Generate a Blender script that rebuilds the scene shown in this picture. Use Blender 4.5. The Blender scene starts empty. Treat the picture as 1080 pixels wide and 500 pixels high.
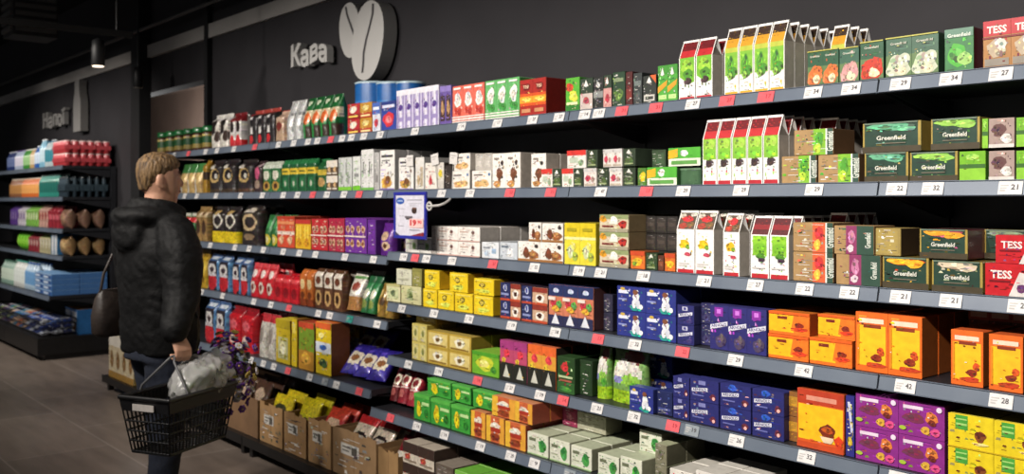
import bpy, bmesh, math, random
from mathutils import Vector, Matrix
random.seed(11)
SC = bpy.context.scene
COL = SC.collection
PI = math.pi
# ---------------------------------------------------------------- camera model (photo taken as 1080x500)
F = 1000.0; CX, CY = 540.0, 212.0; H = 1.55
PHI = math.atan2(852.0, 1000.0)
VX, VY = -math.cos(PHI), math.sin(PHI)          # view axis on the floor plan
RX, RY = math.sin(PHI), math.cos(PHI)           # to the camera's right
def X_at(px, Y):
    r = (px - CX) / F
    return Y * (VY * r - RY) / (RX - VX * r)
def depth(X, Y): return VX * X + VY * Y
def along(px, zc):
    xc = (px - CX) / F * zc
    return (VX * zc + RX * xc, VY * zc + RY * xc)
def z_at(py, zc): return H - (py - CY) / F * zc

def lin(c):
    if isinstance(c, str):
        c = c.lstrip('#'); c = [int(c[i:i+2], 16) / 255 for i in (0, 2, 4)]
    return tuple(((x / 12.92) if x <= 0.04045 else ((x + 0.055) / 1.055) ** 2.4) for x in c[:3])

# ---------------------------------------------------------------- materials
MATS = {}
def new_mat(name):
    m = bpy.data.materials.new(name); m.use_nodes = True
    return m, m.node_tree, m.node_tree.nodes['Principled BSDF']
def print_mat(name, rough, metal=0.0, coat=0.0, vary=0.10, scale=30, bump=0.0):
    m, nt, b = new_mat(name)
    a = nt.nodes.new('ShaderNodeAttribute'); a.attribute_name = 'Col'
    tc = nt.nodes.new('ShaderNodeTexCoord')
    n = nt.nodes.new('ShaderNodeTexNoise'); n.inputs['Scale'].default_value = scale; n.inputs['Detail'].default_value = 3
    nt.links.new(tc.outputs['Object'], n.inputs['Vector'])
    mr = nt.nodes.new('ShaderNodeMapRange'); mr.inputs[1].default_value = .3; mr.inputs[2].default_value = .7
    mr.inputs[3].default_value = 1 - vary; mr.inputs[4].default_value = 1 + vary * .3
    nt.links.new(n.outputs['Fac'], mr.inputs[0])
    mx = nt.nodes.new('ShaderNodeMix'); mx.data_type = 'RGBA'; mx.blend_type = 'MULTIPLY'; mx.inputs[0].default_value = 1
    nt.links.new(a.outputs['Color'], mx.inputs[6]); nt.links.new(mr.outputs[0], mx.inputs[7])
    nt.links.new(mx.outputs[2], b.inputs['Base Color'])
    b.inputs['Roughness'].default_value = rough; b.inputs['Metallic'].default_value = metal
    b.inputs['Coat Weight'].default_value = coat; b.inputs['Coat Roughness'].default_value = .12
    if bump:
        bp = nt.nodes.new('ShaderNodeBump'); bp.inputs['Strength'].default_value = bump; bp.inputs['Distance'].default_value = .01
        nt.links.new(n.outputs['Fac'], bp.inputs['Height']); nt.links.new(bp.outputs[0], b.inputs['Normal'])
    MATS[name] = m
    return m
print_mat('printed_card', .5, vary=.16, scale=45)
print_mat('glossy_card', .32, coat=.35, vary=.16, scale=45)
print_mat('foil_bag', .33, metal=.1, coat=.3, vary=.22, scale=24, bump=.5)
print_mat('kraft_board', .85, vary=.16, scale=14)
print_mat('painted', .5, vary=.06, scale=4)
print_mat('soft_cloth', .85, vary=.3, scale=60, bump=.5)
def noise_mat(name, c1, c2, scale, rough=.6, metal=0., bump=0., detail=4, stretch=None):
    m, nt, b = new_mat(name)
    tc = nt.nodes.new('ShaderNodeTexCoord'); mp = nt.nodes.new('ShaderNodeMapping')
    if stretch: mp.inputs['Scale'].default_value = stretch
    n = nt.nodes.new('ShaderNodeTexNoise'); n.inputs['Scale'].default_value = scale; n.inputs['Detail'].default_value = detail
    cr = nt.nodes.new('ShaderNodeValToRGB')
    cr.color_ramp.elements[0].color = (*lin(c1), 1); cr.color_ramp.elements[1].color = (*lin(c2), 1)
    cr.color_ramp.elements[0].position = .3; cr.color_ramp.elements[1].position = .7
    L = nt.links.new
    L(tc.outputs['Object'], mp.inputs[0]); L(mp.outputs[0], n.inputs['Vector']); L(n.outputs['Fac'], cr.inputs[0]); L(cr.outputs[0], b.inputs['Base Color'])
    b.inputs['Roughness'].default_value = rough; b.inputs['Metallic'].default_value = metal
    if bump:
        bp = nt.nodes.new('ShaderNodeBump'); bp.inputs['Strength'].default_value = bump; bp.inputs['Distance'].default_value = .02
        L(n.outputs['Fac'], bp.inputs['Height']); L(bp.outputs[0], b.inputs['Normal'])
    MATS[name] = m
    return m

# ---------------------------------------------------------------- mesh builder with per-face colour
class MB:
    def __init__(s): s.v = []; s.f = []; s.c = []; s.sm = []
    def face(s, pts, col, smooth=False):
        i = len(s.v); s.v += [tuple(p) for p in pts]; s.f.append(tuple(range(i, i + len(pts)))); s.c.append(col); s.sm.append(smooth)
    def idx(s, pts, faces, cols, smooth=False):
        i = len(s.v); s.v += [tuple(p) for p in pts]
        for k, f in enumerate(faces):
            s.f.append(tuple(i + j for j in f)); s.c.append(cols[k] if isinstance(cols, list) else cols); s.sm.append(smooth)
    def box(s, x0, y0, z0, x1, y1, z1, col, cols=None, bev=0.0):
        """cols: dict of front(-y) back right left top bottom"""
        cc = cols or {}
        g = lambda k: cc.get(k, col)
        b = bev
        if b <= 0:
            P = [(x0,y0,z0),(x1,y0,z0),(x1,y1,z0),(x0,y1,z0),(x0,y0,z1),(x1,y0,z1),(x1,y1,z1),(x0,y1,z1)]
            s.idx(P, [(0,1,5,4),(1,2,6,5),(2,3,7,6),(3,0,4,7),(4,5,6,7),(3,2,1,0)], [g('front'),g('right'),g('back'),g('left'),g('top'),g('bottom')])
            return
        # chamfered box: six inset faces, twelve edge strips, eight corner triangles
        bm = bmesh.new()
        vs = [bm.verts.new(p) for p in [(x0,y0,z0),(x1,y0,z0),(x1,y1,z0),(x0,y1,z0),(x0,y0,z1),(x1,y0,z1),(x1,y1,z1),(x0,y1,z1)]]
        for f in [(0,1,5,4),(1,2,6,5),(2,3,7,6),(3,0,4,7),(4,5,6,7),(3,2,1,0)]: bm.faces.new([vs[i] for i in f])
        bmesh.ops.bevel(bm, geom=list(bm.edges), offset=b, segments=1, affect='EDGES', profile=.5)
        bm.normal_update(); bm.verts.index_update()
        fs = []; cs = []
        for f in bm.faces:
            n = f.normal; a = max(range(3), key=lambda k: abs(n[k]))
            if abs(n[a]) < .9 : a = 1 if abs(n[1]) > .5 else a
            key = [('left','right'),('front','back'),('bottom','top')][a][1 if n[a] > 0 else 0]
            fs.append(tuple(v.index for v in f.verts)); cs.append(g(key))
        s.idx([tuple(v.co) for v in bm.verts], fs, cs)
        bm.free()
    def tube(s, pts, rad, col, n=8, caps=True, smooth=True):
        pts = [Vector(p) for p in pts]; m = len(pts)
        rads = rad if isinstance(rad, (list, tuple)) else [rad] * m
        P = []; up = None
        for i in range(m):
            d = (pts[min(i+1, m-1)] - pts[max(i-1, 0)]).normalized()
            if up is None: up = Vector((0,0,1)) if abs(d.z) < .9 else Vector((1,0,0))
            a = d.cross(up).normalized(); b = a.cross(d).normalized(); up = b
            for k in range(n):
                t = 2 * PI * k / n
                P.append(pts[i] + (a * math.cos(t) + b * math.sin(t)) * rads[i])
        fs = [(i*n+k, i*n+(k+1)%n, (i+1)*n+(k+1)%n, (i+1)*n+k) for i in range(m-1) for k in range(n)]
        s.idx(P, fs, col, smooth)
        if caps:
            s.face([P[k] for k in range(n-1, -1, -1)], col); s.face([P[(m-1)*n+k] for k in range(n)], col)
    def lathe(s, prof, n=24, cx=0, cy=0, col='#888888', colfn=None, smooth=True):
        """prof: list of (r, z); colfn(u, v) -> colour, u = turn (0.5 faces -y), v = along the profile"""
        P = []; m = len(prof)
        for r, z in prof:
            for k in range(n):
                t = 2*PI*k/n + PI/2
                P.append((cx + r*math.cos(t), cy + r*math.sin(t), z))
        fs = []; cs = []
        for i in range(m-1):
            for k in range(n):
                fs.append((i*n+k, i*n+(k+1)%n, (i+1)*n+(k+1)%n, (i+1)*n+k))
                cs.append(colfn((k+.5)/n, (i+.5)/(m-1)) if colfn else col)
        s.idx(P, fs, cs, smooth)
        s.face([P[k] for k in range(n-1, -1, -1)], cs[0]); s.face([P[(m-1)*n+k] for k in range(n)], cs[-1])
    def ball(s, c, r, col, n=8, m=6, sq=(1,1,1)):
        P = []; fs = []
        for i in range(m+1):
            t = PI*i/m
            for k in range(n):
                a = 2*PI*k/n
                P.append((c[0]+r*sq[0]*math.sin(t)*math.cos(a), c[1]+r*sq[1]*math.sin(t)*math.sin(a), c[2]-r*sq[2]*math.cos(t)))
        for i in range(m):
            for k in range(n): fs.append((i*n+k, i*n+(k+1)%n, (i+1)*n+(k+1)%n, (i+1)*n+k))
        s.idx(P, fs, col, True)
    def prism(s, poly, y0, y1, col, side=None):
        """poly in (x,z), extruded from y0 (front) to y1"""
        a = [(x, y0, z) for x, z in poly]; b = [(x, y1, z) for x, z in poly]; n = len(poly)
        s.face(a, col); s.face(b[::-1], col)
        for k in range(n): s.face([a[k], b[k], b[(k+1)%n], a[(k+1)%n]], side or col)
    def build(s, name, mat, parent=None, loc=None, merge=False):
        me = bpy.data.meshes.new(name)
        me.from_pydata(s.v, [], s.f)
        ca = me.color_attributes.new('Col', 'FLOAT_COLOR', 'CORNER')
        cache = {}; buf = []
        for f, c in zip(s.f, s.c):
            if c not in cache: cache[c] = (*lin(c), 1.0)
            buf += list(cache[c]) * len(f)
        ca.data.foreach_set('color', buf)
        me.polygons.foreach_set('use_smooth', s.sm)
        me.materials.append(MATS[mat] if isinstance(mat, str) else mat)
        if merge:
            bm = bmesh.new(); bm.from_mesh(me); bmesh.ops.remove_doubles(bm, verts=bm.verts, dist=1e-5)
            bmesh.ops.recalc_face_normals(bm, faces=bm.faces); bm.to_mesh(me); bm.free()
        me.update()
        o = bpy.data.objects.new(name, me); COL.objects.link(o)
        if parent: o.parent = parent
        if loc: o.location = loc
        return o
def empty(name, loc=(0,0,0), rz=0):
    o = bpy.data.objects.new(name, None); o.empty_display_size = .1; COL.objects.link(o)
    o.location = loc; o.rotation_euler = (0,0,rz); return o
USED = {}
def tag(o, label, cat, group=None, kind=None):
    if label in USED: print('DUP LABEL:', label)
    USED[label] = o
    n = len(label.replace(',', ' ').split())
    if n > 16 or n < 4: print('LABEL LEN', n, label)
    o['label'] = label; o['category'] = cat
    if group: o['group'] = group
    if kind: o['kind'] = kind
    return o
def struct(o): o['kind'] = 'structure'; return o
def copy_tree(o, parent=None):
    c = o.copy(); COL.objects.link(c)
    if parent: c.parent = parent
    for ch in o.children: copy_tree(ch, c)
    return c

# ---------------------------------------------------------------- flat lettering
TXT = {}
def text_mesh(s, bold=0.0):
    k = (s, bold)
    if k in TXT: return TXT[k]
    cu = bpy.data.curves.new('lettering', 'FONT'); cu.body = s; cu.size = 1; cu.resolution_u = 2; cu.offset = bold
    ob = bpy.data.objects.new('lettering', cu); COL.objects.link(ob)
    dg = bpy.context.evaluated_depsgraph_get(); ev = ob.evaluated_get(dg); me = ev.to_mesh()
    vs = [(v.co.x, v.co.y) for v in me.vertices]; fs = [tuple(p.vertices) for p in me.polygons]
    ev.to_mesh_clear(); bpy.data.objects.remove(ob); bpy.data.curves.remove(cu)
    if vs:
        x0 = min(v[0] for v in vs); x1 = max(v[0] for v in vs); y0 = min(v[1] for v in vs); y1 = max(v[1] for v in vs)
        h = max(y1 - y0, 1e-3); vs = [((x - (x0+x1)/2) / (x1-x0), (y - (y0+y1)/2) / h) for x, y in vs]
        asp = (x1 - x0) / h
    else: asp = 1
    TXT[k] = (vs, fs, asp)
    return TXT[k]

# ---------------------------------------------------------------- print language: r rect, e ellipse, t text, p polygon
def r(u0, v0, u1, v1, c): return ('r', u0, v0, u1, v1, c)
def e(cu, cv, ru, rv, c): return ('e', cu, cv, ru, rv, c)
def t(s, cu, cv, w, h, c, rot=0, bold=.02): return ('t', s, cu, cv, w, h, c, rot, bold)
def p(pts, c): return ('p', pts, c)
def jit_col(c, rd, a=.16):
    q = [int(c[i:i+2], 16) for i in (1, 3, 5)]; f = 1 + rd.uniform(-a*1.5, a)
    return '#%02x%02x%02x' % tuple(max(8, min(245, int(x*f + rd.uniform(-a, a)*60))) for x in q)
def busy(shapes, asp, seed):
    """printed picture detail: round motifs become ragged clusters, plus fine lines of print"""
    rd = random.Random(seed); out = []
    for sh in shapes:
        if sh[0] == 'e' and sh[3] >= .1:
            _, cu, cv, ru, rv, c = sh
            n = 16; ph = rd.uniform(0, 6)
            out.append(('p', [(min(1, max(0, cu + ru*(1 - .13*(1+math.sin(3*2*PI*i/n + ph)) + rd.uniform(-.1, .08))*math.cos(2*PI*i/n))), min(1, max(0, cv + rv*(1 - .1*(1+math.sin(2*2*PI*i/n + ph)) + rd.uniform(-.1, .08))*math.sin(2*PI*i/n)))) for i in range(n)], c))
            frag = []
            for _k in range(9):
                a = rd.uniform(0, 2*PI); q = rd.uniform(.1, .82); fu = cu + ru*q*math.cos(a); fv = cv + rv*q*math.sin(a); s = rd.uniform(.12, .34)
                col = jit_col(c, rd, .30)
                frag.append(('p', [(min(1, max(0, fu + ru*s*rd.uniform(.6, 1.2)*math.cos(2*PI*i/6))), min(1, max(0, fv + rv*s*rd.uniform(.6, 1.2)*math.sin(2*PI*i/6)))) for i in range(6)], col))
            out.append(('G', frag))
        else: out.append(sh)
    base = next((s[5] for s in shapes if s[0] == 'r' and s[1] <= .01 and s[3] >= .99), None)
    lines = []
    for _k in range(rd.randint(9, 15)):
        u = rd.uniform(.06, .62); v = rd.uniform(.05, .93); wd = rd.uniform(.08, .32); hh = rd.uniform(.010, .026)
        c = rd.choice(['#d8d4cc', '#3a3634', '#8a8680', '#e4e0d8']) if base is None else jit_col(base, rd, .34)
        lines.append(('r', u, v, u+wd, v+hh, c))
    pal = [q[5] for q in shapes if q[0] in 're'] or ['#8a8680']
    for _k in range(14):
        u = rd.uniform(.03, .85); v = rd.uniform(.06, .88); a_ = rd.uniform(.03, .12); b_ = rd.uniform(.02, .08)
        lines.append(('p', [(u, v), (u+a_, v+b_*rd.uniform(-.3, .3)), (u+a_*rd.uniform(.6, 1), v+b_), (u+a_*rd.uniform(0, .3), v+b_)], jit_col(rd.choice(pal), rd, .3)))
    out.insert(1 if out else 0, ('G', lines))
    fine = []
    for _k in range(8):
        u = rd.uniform(.05, .8); v = rd.uniform(.04, .9); a_ = rd.uniform(.02, .1)
        fine.append(('r', u, v, u+a_, v+rd.uniform(.008, .03), jit_col(rd.choice(pal), rd, .4)))
    out.append(('G', fine))
    return out
def decal(mb, O, U, V, N, shapes, eps=.0003, plain=False):
    O, U, V, N = Vector(O), Vector(U), Vector(V), Vector(N)
    if not plain: shapes = busy(shapes, 1, len(shapes)*7 + int(U.length*9000) + int(V.length*7000))
    flat = []
    for k, sh in enumerate(shapes):
        if sh[0] == 'G': flat += [(k + .12*i/max(1, len(sh[1])) + .0, q) for i, q in enumerate(sh[1])]
        else: flat.append((k, sh))
    for k, sh in flat:
        off = N * (eps * (k + 1.6))
        P = lambda u, v: O + U*u + V*v + off
        if sh[0] == 'r':
            _, a, b, c, d, col = sh; mb.face([P(a,b), P(c,b), P(c,d), P(a,d)], col)
        elif sh[0] == 'e':
            _, cu, cv, ru, rv, col = sh
            mb.face([P(cu + ru*math.cos(2*PI*i/18), cv + rv*math.sin(2*PI*i/18)) for i in range(18)], col)
        elif sh[0] == 'p':
            mb.face([P(*q) for q in sh[1]], sh[2])
        elif sh[0] == 't':
            _, s, cu, cv, w, h, col, rot, bold = sh
            vs, fs, asp = text_mesh(s, bold)
            ul, vl = U.length, V.length; ca, sa = math.cos(rot), math.sin(rot)
            W, Hh = w * ul, h * vl
            pts = []
            for x, y in vs:
                xx, yy = x*W, y*Hh
                pts.append(P(cu + (xx*ca - yy*sa)/ul, cv + (xx*sa + yy*ca)/vl))
            mb.idx(pts, fs, col)
def pick(shapes, base, u, v):
    c = base
    for sh in shapes:
        if sh[0] == 'r' and sh[1] <= u <= sh[3] and sh[2] <= v <= sh[4]: c = sh[5]
        elif sh[0] == 'e' and ((u-sh[1])/sh[3])**2 + ((v-sh[2])/sh[4])**2 <= 1: c = sh[5]
        elif sh[0] == 'p':
            ins = False; q = sh[1]; j = len(q)-1
            for i in range(len(q)):
                if (q[i][1] > v) != (q[j][1] > v) and u < (q[j][0]-q[i][0])*(v-q[i][1])/(q[j][1]-q[i][1]) + q[i][0]: ins = not ins
                j = i
            if ins: c = sh[2]
    return c

# ---------------------------------------------------------------- packs (origin: middle of the base, front faces -y)
def mk_box(name, w, d, h, base, front, side=None, top=None, right=None, roof=None, mat='printed_card', left=None):
    mb = MB(); sd = side or base
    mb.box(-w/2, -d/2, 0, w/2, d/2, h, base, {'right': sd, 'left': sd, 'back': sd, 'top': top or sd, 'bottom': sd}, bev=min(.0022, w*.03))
    decal(mb, (-w/2, -d/2, 0), (w,0,0), (0,0,h), (0,-1,0), front)
    if right: decal(mb, (w/2, -d/2, 0), (0,d,0), (0,0,h), (1,0,0), right)
    if left: decal(mb, (-w/2, d/2, 0), (0,-d,0), (0,0,h), (-1,0,0), left)
    if roof: decal(mb, (-w/2, -d/2, h), (w,0,0), (0,d,0), (0,0,1), roof)
    return mb.build(name, mat)
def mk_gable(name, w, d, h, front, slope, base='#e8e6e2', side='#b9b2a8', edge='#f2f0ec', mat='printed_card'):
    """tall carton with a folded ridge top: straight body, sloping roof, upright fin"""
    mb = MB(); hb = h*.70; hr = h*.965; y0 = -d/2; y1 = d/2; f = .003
    x0, x1 = -w/2, w/2
    mb.face([(x0,y0,0),(x1,y0,0),(x1,y0,hb),(x0,y0,hb)], base)
    mb.face([(x1,y1,0),(x0,y1,0),(x0,y1,hb),(x1,y1,hb)], side)
    mb.face([(x0,y0,0),(x0,y1,0),(x1,y1,0),(x1,y0,0)], side)
    mb.face([(x0,y0,hb),(x1,y0,hb),(x1,-f,hr),(x0,-f,hr)], base)
    mb.face([(x1,y1,hb),(x0,y1,hb),(x0,f,hr),(x1,f,hr)], side)
    for s, x in ((1, x1), (-1, x0)):
        xi = x - s*w*.10
        A = [(x,y0,0),(x,y1,0),(x,y1,hb),(x,y0,hb)]
        mb.face(A if s > 0 else A[::-1], side)
        # the side flaps fold inwards under the roof
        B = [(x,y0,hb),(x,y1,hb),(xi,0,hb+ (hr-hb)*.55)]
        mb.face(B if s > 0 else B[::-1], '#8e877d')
        for q in (-1, 1):
            T = [(x,q*d/2,hb),(xi,0,hb+(hr-hb)*.55),(x,q*f,hr)]
            mb.face(T, edge)
        # light cut edges of the front panel
        ew = .0036
        E = [(x-s*ew, y0-.0012, 0),(x, y0-.0012, 0),(x, y0-.0012, hb),(x-s*ew, y0-.0012, hb)]
        mb.face(E if s > 0 else E[::-1], edge)
        E2 = [(x-s*ew, y0-.0012, hb),(x, y0-.0012, hb),(x, -f-.0012, hr),(x-s*ew, -f-.0012, hr)]
        mb.face(E2 if s > 0 else E2[::-1], edge)
    mb.box(x0, -f, hr, x1, f, h, edge)
    decal(mb, (x0,y0,0), (w,0,0), (0,0,hb), (0,-1,0), front, .0003)
    sl = Vector((0, -f-y0, hr-hb)); nn = Vector((0, -(hr-hb), (-f-y0))).normalized()
    decal(mb, (x0,y0,hb), (w,0,0), sl, nn, slope, .0003)
    return mb.build(name, mat)
def mk_pouch(name, w, d, h, base, front, side=None, back=None, mat='foil_bag', kind='stand', seed=0):
    """filled bag: a loft of rounded sections; kind stand (crimped flat top), gusset (square shoulders, rolled top), brick (vacuum pack)"""
    rnd = random.Random(seed)
    NV = 26; NU = 22
    rows = []
    for j in range(NV+1):
        v = j/NV
        if kind == 'stand':
            dd = d * (.96 if v < .12 else max(.05, (.96 + .1*math.sin((v-.12)*3.4)) * (1 - max(0, (v-.35)/.65)**1.5))) ; ww = w*(1 - .07*math.sin(PI*v))
        elif kind == 'gusset':
            dd = d * (1 if v < .78 else max(.1, 1 - ((v-.78)/.14)**1.2 if v < .92 else .1)); ww = w*(1-.03*math.sin(PI*v))
        elif kind == 'brick':
            dd = d * (1 if v < .84 else max(.28, 1-((v-.84)/.16)*.72)); ww = w*(1 - (0 if v < .84 else .05))
        else:  # pillow
            dd = d * max(.04, math.sin(PI*min(1, max(0, v)))**.6); ww = w*(1 - .10*math.sin(PI*v))
        rows.append((v, ww, dd))
    mb = MB(); sd = side or base
    ex = 4.5 if kind in ('gusset', 'brick') else 2.6
    grid = []
    NN = 2*NU
    for j, (v, ww, dd) in enumerate(rows):
        ring = []
        for k in range(NN):
            if k < NU: u = k/NU; s = -1
            else: u = 1 - (k-NU)/NU; s = 1
            x = (u-.5)*2
            y = s * (max(0, 1 - abs(x)**ex))**(1/ex) * dd/2
            wob = .012*w*math.sin(9*v + 5*u + seed) if 0 < j < NV else 0
            ring.append((x*ww/2, y + wob, v*h))
        grid.append(ring)
    P = [q for ring in grid for q in ring]; fs = []; cs = []
    for j in range(NV):
        for k in range(NN):
            k2 = (k+1) % NN
            fs.append((j*NN+k, j*NN+k2, (j+1)*NN+k2, (j+1)*NN+k))
            v = (j+.5)/NV
            if k < NU:
                u = (k+.5)/NU
                c_ = pick(front, base, u, v)
                cs.append(jit_col(c_, rnd, .16) if rnd.random() < .6 else c_)
            else:
                u = 1-(k-NU+.5)/NU
                cs.append(sd if back is None else pick(back, sd, u, v))
    mb.idx(P, fs, cs, True)
    mb.face([grid[0][k] for k in range(NN-1, -1, -1)], sd); mb.face(grid[NV], sd)
    return mb.build(name, mat)
def mk_cyl(name, rad, h, base, shapes, lid=None, lid_h=.012, mat='glossy_card', jar=False):
    root = None
    mb = MB()
    if jar:
        prof = [(rad*.9,0),(rad,.006),(rad,h*.12),(rad,h*.3),(rad,h*.42),(rad,h*.5),(rad,h*.58),(rad,h*.66),(rad*.97,h*.72),(rad*.8,h*.77)]
    else:
        prof = [(rad*.98,0),(rad,.003)] + [(rad, h*i/14) for i in range(1, 14)] + [(rad, h-lid_h)]
    mb.lathe(prof, 28, colfn=lambda u, v: pick(shapes, base, (u-.25)*2, v))
    o = mb.build(name, mat)
    if lid:
        lb = MB()
        if jar: lb.lathe([(rad*.98, h*.772),(rad*1.0,h*.80),(rad*1.0,h*.97),(rad*.9,h)], 24, col=lid)
        else: lb.lathe([(rad*1.02, h-lid_h+.0005),(rad*1.02,h-.002),(rad*.97,h)], 28, col=lid)
        lb.build('lid', mat, o)
    return o

# ---------------------------------------------------------------- shelf rows
D0 = 2.68
SHELF = {  # key: (top height, front edge, phrase)
 'A': (1.914, D0, 'top shelf'), 'B': (1.606, D0, 'second shelf'),
 'C': (1.290, D0, 'third tea shelf'), 'D': (1.030, D0, 'fourth tea shelf'), 'E': (.757, D0, 'fifth tea shelf'), 'G': (.505, 2.58, 'sixth tea shelf'), 'K': (.120, 2.50, 'tea floor deck'),
 'c': (1.264, D0, 'third coffee shelf'), 'd': (.929, D0, 'fourth coffee shelf'), 'e': (.590, 2.58, 'fifth coffee shelf'), 'k': (.120, 2.50, 'coffee floor deck'),
}
ORD = 'first second third fourth fifth sixth seventh eighth ninth tenth eleventh twelfth thirteenth fourteenth'.split()
ROWS = ['front row', 'second row', 'third row', 'fourth row', 'fifth row', 'sixth row', 'seventh row', 'eighth row']
LAY = {1: [''], 2: ['lower', 'upper'], 3: ['bottom', 'middle', 'uppermost'], 4: ['bottom', 'second-layer', 'third-layer', 'uppermost']}
NPROD = [0]
ABOVE = {'B': 1.914, 'C': 1.606, 'D': 1.290, 'E': 1.030, 'G': .757, 'K': .505, 'c': 1.606, 'd': 1.264, 'e': .929, 'k': .590}
PLACED = []
def settle(cx, cy, z, w, d, h, key, stacked=False):
    """slide a pack clear of its neighbours: a little sideways, else further in; None if there is no room"""
    box = lambda x, y: (x-w/2, x+w/2, y-d/2, y+d/2, z, z+h)
    def hit(b): return [q for q in PLACED if q[0] < b[1]-.0015 and q[1] > b[0]+.0015 and q[2] < b[3]-.0015 and q[3] > b[2]+.0015 and q[4] < b[5]-.0015 and q[5] > b[4]+.0015]
    b = box(cx, cy); hs = hit(b)
    if not hs: return cx, cy
    for dx in sorted([q[1]-b[0]+.001 for q in hs] + [q[0]-b[1]-.001 for q in hs], key=abs):
        if abs(dx) < max(.03, w*.45) and not hit(box(cx+dx, cy)): return cx+dx, cy
    for dy in sorted([q[3]-b[2]+.002 for q in hs]):
        if stacked and dy > .06: break
        for dx in [0] + sorted([q[1]-b[0]+.001 for q in hs] + [q[0]-b[1]-.001 for q in hs], key=abs):
            if abs(dx) < max(.03, w*.45) and cy+dy+d/2 < 3.128 and not hit(box(cx+dx, cy+dy)): return cx+dx, cy+dy
    return None
def row(key, x0, x1, n, hpx, name, cat, look, maker, rows=2, layers=1, zoff=0., back=.022, d=None, gap=.012, maxdep=.43, rx=0, rz=0, jit=0., skip=None, hm=None, ydelta=0.0, extra=''):
    """n packs side by side between two places on the shelf; maker(w, d, h) -> first pack. Returns the top of the stack above the shelf."""
    z, yf, phrase = SHELF[key]
    Y = yf + back
    Xa, Xb = X_at(x0, Y), X_at(x1, Y)
    pitch = (Xb - Xa) / n; w = pitch * (1 - gap)
    zc = depth((Xa+Xb)/2, Y); h = hm or hpx * zc / F
    d = d or min(max(w * .62, .05), .14)
    if key in ABOVE: h = min(h, (ABOVE[key] - .049 - z - zoff) / layers - .003)
    proto = None
    rows = max(1, min(rows, int((maxdep - back) / (d + .004)))) if rows > 1 else 1
    lw = LAY[layers]; done = set()
    for k in range(rows):
        for l in range(layers):
            for i in range(n):
                if skip and skip(i, l, k): continue
                px_, py_ = Xa + pitch*(i+.5), Y + d/2 + k*(d+.004)
                if not rx:
                    q_ = settle(px_, py_, z + .001 + zoff + l*(h+.0012), w, d, h, key, zoff + l > 0)
                    if q_ is None or (l and (k, l-1, i) not in done): continue
                    done.add((k, l, i))
                    px_, py_ = q_
                    PLACED.append((px_-w/2, px_+w/2, py_-d/2, py_+d/2, z+.001+zoff+l*(h+.0012), z+.001+zoff+l*(h+.0012)+h))
                if proto is None:
                    o = proto = maker(w, d, h); o.name = cat.replace(' ', '_') if cat == 'tea case' else name
                else: o = copy_tree(proto)
                jx = random.uniform(-1, 1) * jit * w * .25
                o.location = (px_, py_, z + .001 + abs(math.sin(rx))*d*.5 + zoff + l*(h+.0012))
                o.rotation_euler = (rx, 0, rz + random.uniform(-1, 1) * jit * .05)
                parts = [look]
                if n > 1: parts.append(ORD[i] + " from man's end")
                if lw[l]: parts.append(lw[l])
                if rows > 1: parts.append(ROWS[k])
                parts.append(phrase)
                tag(o, ', '.join(parts), cat, (look.split(' beside')[0] + ' packs, ' + phrase) if n*rows*layers > 1 else None)
                NPROD[0] += 1
    return layers * (h + .0012) + zoff
# ================================================================ THE SETTING
noise_mat('charcoal_wall', '#262428', '#2c2a2e', 3, .75)
noise_mat('black_paint', '#141416', '#1b1b1d', 5, .6)
noise_mat('ceiling_black', '#0b0b0c', '#121213', 2, .9)
noise_mat('strip_grey', '#a29e9a', '#b8b4b0', 6, .6, stretch=(.3,1,1))
noise_mat('stock_brown', '#5e4c42', '#6b584c', 2, .8)
noise_mat('shelf_steel', '#222327', '#2a2b30', 8, .45)
noise_mat('rail_grey', '#5c6675', '#68727f', 6, .38, .1)
noise_mat('black_plastic', '#121213', '#1a1a1b', 20, .42)
noise_mat('sign_white', '#c9c7c4', '#d4d2cf', 5, .5)
noise_mat('sign_side', '#8c8a88', '#989694', 5, .6)
def floor_mat():
    m, nt, b = new_mat('floor_tiles'); L = nt.links.new
    tc = nt.nodes.new('ShaderNodeTexCoord'); mp = nt.nodes.new('ShaderNodeMapping')
    mp.inputs['Location'].default_value = (.25, .44, 0)
    br = nt.nodes.new('ShaderNodeTexBrick'); br.offset = .5
    br.inputs['Scale'].default_value = 1; br.inputs['Brick Width'].default_value = 1.2; br.inputs['Row Height'].default_value = .6
    br.inputs['Mortar Size'].default_value = .006; br.inputs['Mortar Smooth'].default_value = .3
    br.inputs['Color1'].default_value = (*lin('#6d625a'), 1); br.inputs['Color2'].default_value = (*lin('#776b62'), 1)
    br.inputs['Mortar'].default_value = (*lin('#8d837b'), 1)
    n = nt.nodes.new('ShaderNodeTexNoise'); n.inputs['Scale'].default_value = 2.2; n.inputs['Detail'].default_value = 6
    mp2 = nt.nodes.new('ShaderNodeMapping'); mp2.inputs['Scale'].default_value = (1, 5, 1)
    L(tc.outputs['Object'], mp.inputs[0]); L(mp.outputs[0], br.inputs['Vector']); L(tc.outputs['Object'], mp2.inputs[0]); L(mp2.outputs[0], n.inputs['Vector'])
    mr = nt.nodes.new('ShaderNodeMapRange'); mr.inputs[1].default_value = .3; mr.inputs[2].default_value = .7; mr.inputs[3].default_value = .78; mr.inputs[4].default_value = 1.15
    L(n.outputs['Fac'], mr.inputs[0])
    mx = nt.nodes.new('ShaderNodeMix'); mx.data_type = 'RGBA'; mx.blend_type = 'MULTIPLY'; mx.inputs[0].default_value = 1
    L(br.outputs['Color'], mx.inputs[6]); L(mr.outputs[0], mx.inputs[7]); L(mx.outputs[2], b.inputs['Base Color'])
    b.inputs['Roughness'].default_value = .42
    MATS['floor_tiles'] = m
floor_mat()
def slab(name, x0, y0, z0, x1, y1, z1, mat, parent=None):
    mb = MB(); mb.box(x0, y0, z0, x1, y1, z1, '#808080'); return mb.build(name, mat, parent)
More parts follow.
